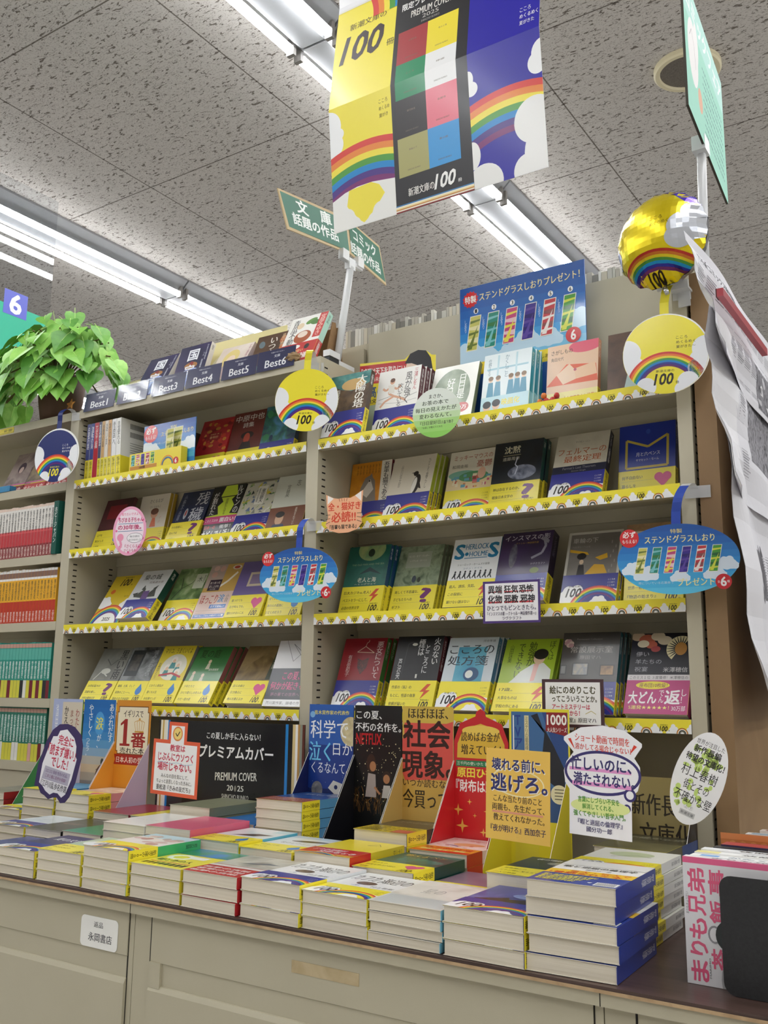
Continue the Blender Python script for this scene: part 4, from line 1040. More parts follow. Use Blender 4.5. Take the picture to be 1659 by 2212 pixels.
# black premium cover board
A = Art(400, 235, '#19191b')
for x, c in ((0, '#2a2018'), (6, '#efe7cf'), (12, '#c9a44c'), (16, '#efe7cf'), (22, '#e9e9e4'), (28, '#1f7cc4')):
    A.R(x, 0, x + 6, 235, c)
for x, c in ((352, '#2b86cc'), (359, '#17171a'), (370, '#d9c48a'), (377, '#f0efe8'), (383, '#b58a4a'), (388, '#8a8d7c'), (394, '#5c2b20')):
    A.R(x, 0, x + 7, 235, c)
A.T('この夏しか手に入らない！', 142, 200, 288, 214, '#f2f2f2', .02); A.T('限定プレミアムカバー', 70, 162, 322, 188, '#f6f6f6', .04); A.T('PREMIUM COVER', 170, 118, 282, 134, '#e4e2da', .02, tilt=.04); A.T('20', 204, 100, 220, 111, '#e4e2da', .02); A.T('25', 232, 100, 248, 111, '#e4e2da', .02); A.E(226, 105, 3, 6, '#8a8880'); A.T('SHINCHO BUNKO', 190, 84, 262, 93, '#c9c7bf', .02)
b = MB().box(-1.563, -.045, .7205, -1.163, -.0435, .9555, mat('#19191b', .3))
b.art(A, lambda u, v, o: (-1.563 + u, -.0452 - o, .7205 + v), .25, .3)
b.box(-1.40, -.0434, .7205, -1.33, .02, .7215, mat('#19191b', .4))
tag(b.build('display_board'), 'wide black display board with striped coloured ends below the lowest shelf', 'display board')

# ------------------------------------------------------------------ hand-written cards on clear stands
acr = clear('clear acrylic')
def card(name, label, cat, outline, A, x, y, z, yaw=0, roll=0, col='#f2f1ee', stand=None, tilt=0, th=.0007, group=None, clip=None, coat=.1):
    """outline/art in mm from the card's own bottom left corner, which sits at x,y,z; stand = (u centre, width) down to the worktop"""
    t = thing(name, label, cat, (x, y, z), (R_(tilt), 0, R_(yaw)), group)
    cr, sr = math.cos(R_(roll)), math.sin(R_(roll))
    F = lambda u, v, d: (u * cr - v * sr, -d, u * sr + v * cr)
    b = MB().prism(outline, lambda u, v, d: F(u * .001, v * .001, d), 0, th, mat(col, .5))
    b.art(A, lambda u, v, o: F(u, v, th + .00003 + o), .4, coat)
    b.build('card', t)
    if stand:
        s = MB(); u0, u1 = (stand[0] - stand[1] / 2) * .001, (stand[0] + stand[1] / 2) * .001
        zb = .7203 - z
        s.box(u0, .0003, zb, u1, .0013, .03, acr)
        s.box(u0, .0003, zb, u1, .035, zb + .001, acr) if len(stand) > 2 else None
        for u in (u0 + .004, u1 - .004):
            s.tube([(u, -.0012, .004), (u, -.0012, .012)], .0012, acr, 6)
        s.build('stand', t)
    return t
def outline_offset(pts, k, cx, cy):
    return [(cx + (x - cx) * k, cy + (y - cy) * k) for x, y in pts]
# ghost-shaped purple card
gh = [(6, 14), (16, 15), (24, 6), (34, 4), (44, 0), (54, 5), (64, 7), (74, 0), (84, 3), (92, 14), (100, 40), (104, 80), (102, 100), (94, 116), (76, 126), (58, 128), (40, 124), (26, 112), (16, 92), (6, 50)]
gi = [(16, 22), (26, 18), (34, 12), (46, 8), (54, 13), (64, 14), (74, 9), (82, 16), (90, 42), (94, 76), (90, 80), (88, 96), (80, 108), (60, 119), (44, 114), (40, 104), (30, 102), (24, 84), (16, 54)]
A = Art(110, 130); A.P(gh, '#3b2d5e'); A.P(gi, '#f1eff2'); A.T('完全に', 44, 92, 80, 108, '#c6324f', .04); A.T('「読まず嫌い」', 24, 72, 90, 90, '#c6324f', .03); A.T('でした！', 36, 54, 76, 70, '#c6324f', .03); A.P([(20, 30), (84, 30), (86, 50), (24, 52)], '#b7b2c2'); A.T('コロコロ 探偵 怪奇の名品、', 26, 42, 80, 48, '#6a4a7a', .02); A.T('この１冊に名作を収録！', 28, 34, 78, 40, '#7a3a6a', .02); A.T('『江戸川乱歩名作選』', 20, 18, 86, 29, '#2c2a34', .02)
for i, (p, c, l) in enumerate(A.q):
    A.q[i] = ([(x * 1.1, y * 1.1) for x, y in p], c, l)
card('pop_card', 'white hand-written card with wavy purple edge on a clear stand', 'sign card', [(x * 1.1, y * 1.1) for x, y in gh], A, -1.564, -.3583, .826, 4, -9, '#3b2d5e', (50, 26))
# clock card
ck = [(0, 0), (112, 0), (112, 90), (80, 90), (80, 120), (36, 120), (36, 90), (0, 90)]
A = Art(112, 120); A.P(ck, '#e0603f'); A.P([(6, 6), (106, 6), (106, 84), (74, 84), (74, 114), (42, 114), (42, 84), (6, 84)], '#f0eef0'); A.E(58, 101, 12, 12, '#e08a4c'); A.E(58, 101, 9.5, 9.5, '#efd37c'); A.L([(53, 102), (57, 97), (63, 105)], 1.8, '#33281e')
A.T('教室は', 42, 72, 78, 83, '#c6324f', .03); A.T('じぶんにウソつく', 14, 56, 98, 69, '#c6324f', .03); A.T('場所じゃない。', 14, 40, 96, 54, '#c6324f', .04); A.L([(12, 52), (24, 54), (40, 51), (60, 54), (80, 51), (98, 54)], .8, '#9cc4dc'); A.T('みんなの目を気にして、', 24, 28, 90, 35, '#33302e', .01); A.T('ちょっと息苦しくなったきみに。', 14, 19, 98, 26, '#33302e', .01); A.T('重松清『きみの友だち』', 14, 8, 96, 17, '#2c2826', .02)
card('pop_card', 'orange-bordered hand-written card with a small clock on a clear stand', 'sign card', ck, A, -1.2455, -.3583, .8475, -2, -1.5, '#e0603f', (58, 36))
# yellow card
A = Art(96, 116, '#eec25a'); A.E(48, 74, 40, 18, '#f5e6b4', 36, -4); A.E(48, 74, 38, 16.4, '#eec25a', 36, -4)
for dx, dy, c in ((1, -1, '#f7f2e4'), (0, 0, '#33346c')):
    A.T('壊れる前に、', 9 + dx, 88 + dy, 88 + dx, 104 + dy, c, .04 if c[1] == '3' else .09); A.T('逃げろ。', 8 + dx, 62 + dy, 92 + dx, 84 + dy, c, .05 if c[1] == '3' else .1)
A.T('こんな当たり前のこと', 12, 48, 84, 57, '#4a3a2c', .02); A.R(10, 34, 86, 36.5, '#e49a7c'); A.T('両親も、先生だって、', 10, 37, 88, 46, '#4a3a2c', .02); A.T('教えてくれなかった。', 12, 24, 88, 33, '#4a3a2c', .02); A.T('『夜が明ける』西加奈子', 8, 10, 90, 19, '#3a3050', .02)
card('pop_card', 'yellow hand-written card with heavy blue heading on a clear stand', 'sign card', [(0, 0), (96, 0), (96, 116), (0, 116)], A, -.6095, -.3583, .8325, -5, -1.2, '#e3b64e', (62, 34))
# white card with balloon
bo = [(8, 0), (92, 0), (92, 52), (100, 60), (104, 74), (103, 88), (96, 98), (106, 112), (106, 116), (84, 130), (54, 135), (24, 131), (0, 118), (0, 114), (14, 100), (4, 88), (0, 76), (2, 62), (8, 54)]
A = Art(110, 140); A.P(bo, '#f3f2f4'); A.E(53, 77, 52, 27, '#3a3370', 44); A.E(53, 77, 48.5, 23.5, '#f4f3f5', 44); A.E(90, 54, 8, 8, '#3a3370'); A.E(90, 54, 5, 5, '#f4f3f5'); A.E(86, 38, 5, 5, '#3a3370'); A.E(86, 38, 2.6, 2.6, '#f4f3f5')
A.R(8, 78, 92, 82, '#e59ad0'); A.R(12, 60, 92, 65, '#e59ad0'); A.T('忙しいのに、', 10, 79, 92, 95, '#352f6a', .04); A.T('満たされない。', 14, 61, 96, 76, '#352f6a', .04)
A.T('ショート動画で時間を', 16, 114, 90, 124, '#d9402c', .02, tilt=-.04); A.T('溶かしてる場合じゃない！', 16, 104, 92, 112, '#d9402c', .02, tilt=-.03); A.P([(6, 116), (10, 117), (16, 103)], '#d9402c'); A.P([(100, 112), (96, 114), (90, 102)], '#d9402c')
A.E(50, 36, 40, 10, '#e2ec9c'); A.T('言葉にしづらい不安を', 20, 40, 76, 47, '#5c9a3c', .03); A.T('解消してくれる、', 26, 32, 68, 38.5, '#5c9a3c', .03); A.T('強くてやさしい哲学入門。', 14, 23, 84, 30, '#5c9a3c', .03); A.T('『暇と退屈の倫理学』', 20, 13, 80, 20, '#352f6a', .02); A.T('國分功一郎', 32, 5, 66, 11.5, '#352f6a', .02)
card('pop_card', 'white hand-written card with a big purple thought balloon on a clear stand', 'sign card', bo, A, -.4985, -.3583, .8485, -6, -1.5, '#f3f2f4', (50, 34))
# tilted white oval
A = Art(78, 128); A.E(39, 64, 39, 64, '#f5f5f6', 48)
for i in range(46):
    x, y = rnd.uniform(14, 64), rnd.uniform(22, 104); A.E(x, y, rnd.uniform(3, 6), rnd.uniform(2, 6), '#c8e07c', 8); A.lay -= 1
A.lay += 1
A.T('世界が注目した', 18, 108, 62, 115, '#2c2c2c'); A.T('新作長編', 18, 96, 60, 106, '#2c2c2c', .03); A.T('待望の文庫化！', 10, 83, 70, 93, '#2c2c2c', .03); A.T('村上春樹', 10, 62, 66, 77, '#2c2c2c'); A.T('街とその', 20, 45, 60, 58, '#2c2c2c'); A.T('不確かな壁', 12, 28, 70, 42, '#2c2c2c'); A.T('㊤㊦', 32, 20, 46, 26, '#a9a9a9'); A.R(28, 11, 52, 18, '#c4c4c4'); A.T('新潮文庫', 30, 12.5, 50, 16.5, '#33333a')
A.q = [([(x * .86, y) for x, y in p], c, l) for p, c, l in A.q]
card('pop_card', 'leaning white oval card with lime blots beside the brown wooden panel', 'sign card', oval(33.5, 64, 33.5, 64), A, -.4255, -.2045, .8645, 2, -22, '#f5f5f6', (44, 6))
# brown-framed card on the shelf edge
A = Art(108, 78, '#4a3036'); A.R(6, 5, 102, 73, '#f2f1ef'); A.T('絵にのめりこむ', 14, 54, 94, 67, '#4a4422', .06); A.T('ってこういうことか。', 18, 41, 96, 51, '#4a4422', .05); A.T('アートミステリーは', 18, 29, 84, 37, '#c6324f', .03); A.T('ここから！', 34, 19, 66, 27, '#c6324f', .03); A.T('『常設展示室』原田マハ', 12, 8, 94, 16, '#33302e', .02); A.L([(76, 22), (86, 27), (94, 22)], 1, '#c4b46a')
card('pop_card', 'small dark-framed hand-written card clipped in front of the charcoal book', 'sign card', [(0, 0), (108, 0), (108, 78), (0, 78)], A, -.672, -.030, .9665, 0, 0, '#4a3036')
# ------------------------------------------------------------------ flat stacks on the worktop
def rainbow_cover(base, bandbg, extra=None):
    A = cv(base)
    if extra:
        extra(A)
    return A, band_bow(bandbg)
def txt(A, ops):
    for o in ops:
        A.T(*o)
A = cv('n#23306c#3a4a8c#1a2048@20'); kind('s_navyfar', 14, '#23306c', A, band_bow(NAVY), '')
A = cv('n#2a2c5c#4a3a6c@20'); A.T('夏の文学', 20, 100, 84, 120, '#e9e9ec', .02); kind('s_f0', 13, '#3a2c6c', A, band_bow(NAVY), '')
A = cv('n#cbd8c0#a9c09c@20'); A.E(40, 90, 30, 20, '#eef0ea'); A.R(60, 60, 104, 90, '#5c5a6c'); kind('s_f1', 15, '#b9b04a', A, band_copy(('黄色い本の', 'あとがきより', '名作'), 'z'), '')
A = cv('#ece6df'); A.R(0, 116, 104, 148, '#b9d6e2'); [A.E(rnd.uniform(10, 90), rnd.uniform(66, 130), rnd.uniform(6, 14), rnd.uniform(5, 10), rnd.choice(('#d9b8b0', '#efe2d8', '#b8a49c', '#c99a90')), 14) for i in range(14)]
kind('s_f2', 15, '#3fae6c', A, band_bow(YEL), '君の膵臓', '#1c4a30')
A = cv('#e8dd4a'); A.T('O', 8, 56, 54, 92, '#f4f4ee', .08); A.T('猫とあの人', 10, 40, 80, 54, '#2c2c24', .03); [A.R(8 + 11 * i, 12, 16 + 11 * i, 26, '#22221e') for i in range(8)]; A.R(0, 96, 104, 148, 'n#2f7cc4#3a8a5c#5c9ac4@14'); A.R(46, 70, 80, 88, '#ecece6'); A.R(10, 30, 90, 33, '#c6324f')
kind('s_f3', 15.5, '#dccb34', A, None, '')
A = cv('#b8252b'); A.R(0, 66, 104, 148, 'n#8c8a80#c9c6bb#b0a894@16'); A.P([(24, 84), (70, 108), (96, 102), (60, 92)], '#5c646c'); [A.T('衝撃の真相', 4 + 0 * i, 8 + 14 * i, 90, 18 + 14 * i, '#f0e9e4', .02) for i in range(3)]; A.R(0, 54, 104, 64, '#dcd9d4')
kind('s_f4', 15.8, '#b8252b', A, None, '')
def kafka(A):
    A.T('海辺の', 50, 96, 98, 128, '#1d1d1f', .02, rot=0); A.T('カフカ', 4, 100, 44, 130, '#1d1d1f', .02); A.E(44, 84, 16, 10, 'n#5a4438#8a7a70@80'); A.T('上', 30, 66, 44, 80, '#5c7cac'); A.T('村上春樹', 60, 66, 96, 74, '#3a3a3c')
A = cv('#ebebea'); kafka(A); kind('s_f5', 16.4, '#dfe2e4', A, band_bow(NAVY), '海辺のカフカ', '#33333a')
A = cv('#e9e9e8'); kafka(A); kind('s_f6', 15, '#dfe2e4', A, band_bow(YEL), '海辺のカフカ', '#33333a')
A = cv('#dcdad2'); A.T('海辺の', 40, 60, 80, 100, '#1d1d1f', .02); [A.R(4, 4 + 3 * i, 100, 5 + 3 * i, '#a9bac6') for i in range(15)]; A.R(0, 52, 104, 148, 'n#d8d5cc#e6e3da#c9c0b4@20'); A.T('星の', 30, 74, 60, 100, '#a9a9a4', .02)
kind('s_f7', 11.3, '#7cc0da', A, None, '')
A = cv('n#252e72#3a3f8c#6f7cb4@16'); A.P([(10, 62), (46, 84), (50, 74), (70, 82), (104, 70), (104, 58), (10, 56)], '#2a1a24'); A.E(70, 100, 26, 14, 'n#8a9cc4#4a5aa0@60')
kind('s_f8', 17.5, '#2c2f6c', A, band_bow(NAVY), '')
A = cv('#eceae6'); A.R(0, 0, 104, 54, '#22398f'); A.R(0, 54, 104, 80, '#efc22c'); A.T('東大・京大で', 26, 66, 98, 78, '#d05a24', .03); A.T('1番読まれた本', 6, 55, 92, 66, '#c23a1c', .04)
for i in range(4):
    A.T('暇と退屈の倫理学を読む', 6, 38 - 9 * i, 70 - 6 * i, 46 - 9 * i, '#e8dc4a', .03)
A.R(76, 4, 102, 22, '#e9e9e9'); [A.R(78 + 2 * i, 6, 79 + 2 * i, 20, '#222') for i in range(11)]; A.P([(66, 16), (70, 12), (72, 18)], '#eee'); A.T('暇と退屈の倫理学', 8, 96, 96, 108, '#3a3a3c', .02); A.T('國分功一郎', 40, 84, 70, 91, '#4a4a4c'); A.R(0, 112, 104, 148, '#e4e2de')
kind('s_f9', 18.5, '#22398f', A, None, '暇と退屈の倫理学', '#e9e9ee')
A = cv('#e9e8df'); A.E(50, 110, 30, 20, '#c4cfa8'); A.L([(30, 84), (60, 104), (80, 96)], 1.4, '#6a6a5c'); kind('s_w8', 12.2, '#e2e2de', A, band_bow(YEL), '暇と退屈の倫', '#6a6a70')
A = cv('n#2c2f2c#3a3d30#1c2038@14'); A.E(62, 110, 22, 12, 'n#a9a894#6a6a5c@60'); A.T('夜が明ける', 14, 128, 70, 140, '#c4c4b8', .02); kind('s_dark', 22, '#33341f', A, band_copy(('思春期から', '三十三歳に至るまで', '二人の軌跡'), '?'), '')
A = cv('n#1c4440#2c6a5e@14'); A.E(60, 90, 40, 16, 'n#1c8a7c#2a5c54@40'); A.T('燃えよペン', 12, 122, 84, 138, '#c9a44c', .02); A.T('ラヴクラフト', 20, 104, 64, 112, '#5cb4a8'); kind('s_teal', 17, '#1c4440', A, band_copy(('黒きもの', '怪異を呼ぶ小説の', '始祖'), 'h'), '')
A = cv('n#7a5c70#947a8c@14'); kind('s_mauve', 17.5, '#6a4c60', A, band_copy(('恋の行方は', 'どこまでも', '青く'), 'h'), '')
A = cv('#e7d233'); A.L([(60, 110), (70, 130), (84, 112), (60, 110), (76, 124)], 1, '#5a4a1c'); Bn = Art(BW, 54, '#c4262b'); Bn.R(0, 0, 104, 12, '#e0a03c'); Bn.rainbow(40, -40, 58, 12); Bn.T('二つの王国が', 10, 34, 70, 46, '#f0e8e0', .03); Bn.T('交わるとき', 30, 18, 96, 31, '#f4ece4', .04); kind('s_red', 15, '#dcc62f', A, Bn, '一千一秒', '#6a5a20', bspine='#c4262b', bst='')
A = cv('#e4e6e4'); A.E(60, 104, 34, 8, '#5c4c44', a=10); A.R(0, 128, 104, 148, '#c4d2dc'); A.T('夜のピクニック', 20, 74, 90, 84, '#4a4a4c'); kind('s_q', 14, '#dcd8cc', A, band_copy(('生きることは', '歩くこと', ''), 'd'), '')
A = cv('#dfe6e8'); A.P([(24, 70), (60, 100), (96, 96), (70, 74)], '#4a3c38'); A.R(0, 116, 104, 148, '#e9eaea'); A.R(70, 120, 104, 148, '#bcd6dc'); kind('s_p', 15, '#5cb4cc', A, band_copy(('君と出会えた', '永遠の', '名作'), 'd'), '')
kind('s_pink', 14, '#d9607f', cv('#db5c80'), None, '')
A = cv('#eceae4'); A.T('白い夏', 20, 60, 80, 66, '#c9c6c0'); kind('s_white', 13.5, '#e9e6e0', A)
kind('s_green', 15, '#33342f', cv('#1f8a6a'), None, '')
A = cv('n#20211f#3c3e3a#141514@9'); A.E(40, 80, 30, 10, 'n#8a5c54#4c4c48@40'); kind('s_black', 14, '#1c1d1a', A)
A = cv('n#c4d0dc#dce4ea#a9bccb@10'); kind('s_lb', 13.5, '#bccfdc', A, band_bow(NAVY), '月と散文', '#3a4a54')
A = cv('#e6e4e6'); A.P([(20, 90), (60, 96), (80, 84), (50, 74)], '#9c9ca0'); A.R(56, 60, 104, 80, '#4c4ab0'); kind('s_pur', 13.5, '#4c4ab0', A, band_bow(YEL), '人間失格', '#c9c8e8')
kind('s_a', 16, '#a0262b', cv('n#6a6c60#8c8a80@14'), None, '虎に読まれた', '#e2c8c0')
A = cv('#e9d9d6'); A.R(0, 0, 104, 148, '#f0dcd4'); A.E(60, 90, 28, 14, '#eab07c'); A.P([(20, 80), (50, 74), (52, 66)], '#5a3c7a'); A.T('財布は踊る', 40, 124, 96, 136, '#d0604c', .02); [A.E(rnd.uniform(8, 96), rnd.uniform(60, 140), 4, 2, '#d9604c', 8) for i in range(12)]
Bn = Art(BW, 50, '#cc3a28'); Bn.R(0, 14, 104, 50, '#e89a2c'); Bn.T('33万部突破', 8, 28, 96, 44, '#c02a20', .03); Bn.T('節約・投資・副業', 10, 16, 90, 26, '#f6ec9a', .03); kind('s_t', 18.5, '#e6c8bc', A, Bn, '', bspine='#b8252b', bst='')
A = cv('n#3a362c#504a3a@14'); A.T('百年の孤独', 10, 112, 90, 130, '#8a8674', .02); Bn = Art(BW, 60, '#d0b82c'); [Bn.T('社会現象となった名作', 6, 46 - 13 * i, 98, 56 - 13 * i, '#3a3420', .03) for i in range(4)]; Bn.R(70, 0, 104, 30, '#c25a4c'); kind('s_soc', 19, '#3c382c', A, Bn, '')
A = cv('n#1c3870#2a5496@12'); A.T('月まで三キロ', 20, 110, 90, 124, '#c9d8ea', .02); Bn = Art(BW, 50, '#8c3426'); [Bn.T('泣ける科学ミステリ', 8, 36 - 14 * i, 96, 46 - 14 * i, '#e9cfc0', .02) for i in range(3)]; kind('s_blue', 15.2, '#5c9cc8', A, Bn, '伊与原新', '#1c3a5c', bst='新潮文庫の100冊')
A = cv('#85876a'); A.T('檸檬', 20, 56, 60, 63, '#6a6c50'); kind('s_olive', 16.6, '#7c7e62', A)
A = cv('#1f70bc'); A.T('こころ', 20, 40, 84, 46, '#185a9a'); kind('s_nblue', 16, '#1f70bc', A)
kind('s_maroon', 14, '#8a2a38', cv('#96283c'), None, '')
A = cv('#e2cb2c'); A.T('人間失格', 30, 60, 80, 67, '#6a5c1c'); kind('s_yel', 14, '#dcc42c', A)
A = cv('n#c49a7c#e8dcc8#a06a5c@12'); A.R(60, 100, 104, 148, '#f0e4d8'); kind('s_g', 16.5, '#e59a98', A, band_copy(('本屋大賞', '第1位', '英国で話題'), 'h'), '泳ぐ者', '#8a4a48')
kind('s_h', 17, '#3a7cac', cv('n#4aa0c8#2f7cb0@14'), band_copy(('', '', ''), 'd'), '')
A = cv('n#2c2c22#403e2e#55523c@12'); A.T('不確かな壁', 10, 110, 94, 130, '#8c8a74', .02); kind('s_ol2', 22, '#2c4a80', A, Art(BW, 70, 'n#55523a#6a6648@20'), '', bspine='#55523a', bst='')
def stack(key, x, y, n, yaw, desc, j=.0015):
    T_ = kinds[key][1] + .0009
    for k in range(n):
        lab = 'topmost ' + desc if k == n - 1 else ORD[n - 1 - k] + ' from top: ' + desc
        r = random.Random(sum(map(ord, key)) + k * 13 + len(desc))
        dx, dy, da = (r.uniform(-1, 1) * j * .6, r.uniform(-.2, 1) * j * .5, r.uniform(-.7, .7)) if k < n - 1 else (0, 0, 0)
        book(key, lab, (x + dx, y + dy, .7206 + k * T_), (0, 0, R_(yaw + da)), 'stacked copies of the ' + desc)
for a in (
    ('s_navyfar', -1.560, -.507, 2, 0, 'navy rainbow book at the far left of the front row'),
    ('s_f0', -1.4475, -.507, 3, 0, 'violet rainbow book second in the front row'),
    ('s_f1', -1.3375, -.507, 3, 1, 'pale green yellow-banded book in the front row'),
    ('s_f2', -1.2285, -.507, 4, -1, 'green-spined book with the rainbow band in front'),
    ('s_f3', -1.1215, -.507, 3, 0, 'yellow book with a giant letter O in front'),
    ('s_f4', -1.0150, -.507, 3, 0, 'red-fronted book with the grey landscape'),
    ('s_f5', -.9075, -.5045, 3, -1.5, 'white book with black lettering and navy rainbow band'),
    ('s_f6', -.8020, -.5045, 3, -1.5, 'white book with black lettering and yellow rainbow band'),
    ('s_f7', -.6960, -.507, 4, 0, 'thin light-blue-spined book in the front row'),
    ('s_f8', -.5900, -.507, 3, 0, 'night-sky book with the navy rainbow band'),
    ('s_f9', -.4835, -.506, 5, 2.0, 'navy-spined philosophy book at the row end'),
    ('s_w8', -.5000, -.3535, 7, 1, 'white-spined yellow-banded book behind the philosophy stack'),
    ('s_dark', -.6120, -.3555, 3, 0, 'dark green yellow-banded book behind the yellow card'),
    ('s_mauve', -.7200, -.3555, 2, 0, 'mauve yellow-banded book in the middle row'),
    ('s_teal', -.8280, -.3555, 3, 0, 'teal yellow-banded book in the middle row'),
    ('s_red', -.9360, -.3555, 4, 0, 'yellow book with the red band in the middle row'),
    ('s_q', -1.0440, -.3555, 4, 0, 'pale yellow-banded book with a dark sea stripe'),
    ('s_p', -1.1500, -.3555, 4, 0, 'pale yellow-banded book with a dark bird shape'),
    ('s_pink', -1.2570, -.3555, 5, 1, 'plain pink book under the clock card'),
    ('s_white', -1.3630, -.3555, 5, 0, 'plain white book in the middle row'),
    ('s_green', -1.4700, -.3555, 3, 0, 'plain green dark-spined book in the middle row'),
    ('s_black', -1.5770, -.3555, 3, 0, 'glossy black book in the middle row'),
    ('s_lb', -1.6840, -.3555, 3, 0, 'light blue cloudy book in the middle row'),
    ('s_ol2', -.5225, -.2015, 4, 0, 'thick dark olive book below the dull gold display'),
    ('s_t', -.8280, -.2015, 3, 0, 'cream book with orange band before the red display'),
    ('s_soc', -.9350, -.2015, 4, 0, 'thick dark book with ochre band before the mustard display'),
    ('s_blue', -1.1470, -.2015, 7, 0, 'blue-spined book before the dark blue display'),
    ('s_nblue', -1.2530, -.2015, 4, 0, 'plain bright blue book before the black board'),
    ('s_olive', -1.3600, -.2015, 5, 0, 'plain olive book before the black board'),
    ('s_yel', -1.4660, -.2015, 4, 0, 'plain yellow book before the black board'),
    ('s_maroon', -1.5730, -.2015, 4, 0, 'plain maroon book before the black board'),
    ('s_g', -1.6920, -.2015, 5, 0, 'pink-spined book before the orange display'),
    ('s_h', -1.8010, -.2015, 5, 0, 'sky-blue yellow-banded book before the sky blue display'),
    ('s_pur', -1.9100, -.2015, 3, 0, 'purple-spined book beside the steel post'),
    ('s_a', -2.0400, -.1500, 4, 0, 'dark red-spined book under the left shelf'),
):
    stack(*a, **({'j': .006} if a[0] in ('s_f9', 's_f7', 's_w8') else {}))
# ------------------------------------------------------------------ cards and hanging tags on the shelf edges
def sky(A, clouds=True):
    grad(A, 0, A.h, ['#4fb4e0', '#3fa2da', '#3794d4', '#2f86cc', '#2a78c4', '#256cbc', '#2160b4', '#1e58ac'])
    if clouds:
        for x, y, r in ((.08, .42, .07), (.2, .38, .06), (.9, .40, .07), (.78, .34, .05), (.5, .30, .05)):
            A.cloud(A.w * x, A.h * y, A.w * r, '#dfeaf4')
BM = (('#c9c66a', '#6a7a3a', '#e9e4b0'), ('#2c8a7a', '#7cc4c8', '#3a7a4a'), ('#c24a7c', '#e8dc5c', '#e9c4cc'), ('#3a2c8c', '#5a44a0', '#2a2070'), ('#c03a44', '#efe6e2', '#8a4a4c'), ('#4a9a3c', '#d4dc4a', '#2c6a3c'))
def bookmark(A, x, y, w, h, k, lean=.22):
    a, b_, c = BM[k]
    q = lambda u, v: (x + u * w + v * h * lean, y + v * h)
    A.P([q(0, 0), q(1, 0), q(1, 1), q(0, 1)], '#eceadf'); A.P([q(.06, .02), q(.94, .02), q(.94, .98), q(.06, .98)], a)
    for i in range(5):
        v = .1 + .17 * i
        A.P([q(.06, v), q(.94, v + .05 * (-1) ** i), q(.94, v + .1), q(.06, v + .08)], (b_, c)[i % 2])
    A.P([q(.1, .05), q(.5, .05), q(.8, .7)], b_)
clip_m = clear('milky clip plastic', (.95, .95, .95, 1), .2, .05, .45)
def strap_strip(pts, w, m, yaw):
    """a bent ribbon w wide following pts (u,d,v) in local space"""
    b = MB(); n = len(pts)
    for (p, q) in zip(pts, pts[1:]):
        for s, off in ((1, 0), (-1, .0005)):
            P = [(p[0] - w / 2, p[1] + off, p[2]), (p[0] + w / 2, p[1] + off, p[2]), (q[0] + w / 2, q[1] + off, q[2]), (q[0] - w / 2, q[1] + off, q[2])]
            b.poly(P if s > 0 else P[::-1], m, True)
    return b
def tagcard(label, x, y, z, rx, ry, yaw, A, strapc, base, clip_to, clipw=.03, extra=()):
    """oval hanging tag: centre x,y,z; strap rises, loops back to a clip on the shelf edge"""
    t = thing('hanging_tag', label, 'hanging tag', (x, y, z), (0, 0, R_(yaw)))
    b = MB().prism(oval(0, 0, rx * 1000, ry * 1000, 48), lambda u, v, d: (u * .001, -d, v * .001), 0, .0006, mat('#f4f4f2', .4))
    b.art(A, lambda u, v, o: (u - rx, -.00065 - o, v - ry), .25, .3)
    for ex, ey, er, c in extra:
        b.prism(oval(ex, ey, er, er, 24), lambda u, v, d: (u * .001, -d - .0007, v * .001), 0, .0003, mat(c, .4))
    b.build('disc', t)
    M = Matrix.Rotation(-R_(yaw), 4, 'Z')
    e = M @ (Vector(clip_to) - Vector((x, y, z)))
    pts = [(0, .0002, ry - .004), (.001, .0, ry + .020), (.004, -.004, ry + .034)]
    p0 = Vector(pts[-1])
    for i in range(1, 9):
        s = i / 8
        c1 = p0 + Vector((.003, -.004, .016)); c2 = Vector((e.x - .004, e.y - .004, e.z + .030))
        pts.append(tuple(p0 * (1 - s) ** 3 + c1 * (3 * s * (1 - s) ** 2) + c2 * (3 * s * s * (1 - s)) + e * s ** 3))
    cut = 7
    strap_strip(pts[:cut], .0145, mat(strapc, .35), yaw).build('strap', t)
    q = strap_strip(pts[cut - 1:], .0145, clip_m, yaw)
    q.box(e.x - clipw * .35, e.y - .001, e.z - .012, e.x + clipw * .65, e.y + .0005, e.z + .008, clip_m)
    q.build('clip', t)
    return t
def round_art(base, sub='#2a2018', tint='#f4f5f6'):
    A = Art(136, 136)
    A.E(68, 68, 68, 68, base, 56)
    c = '#eceef2'
    return A, c
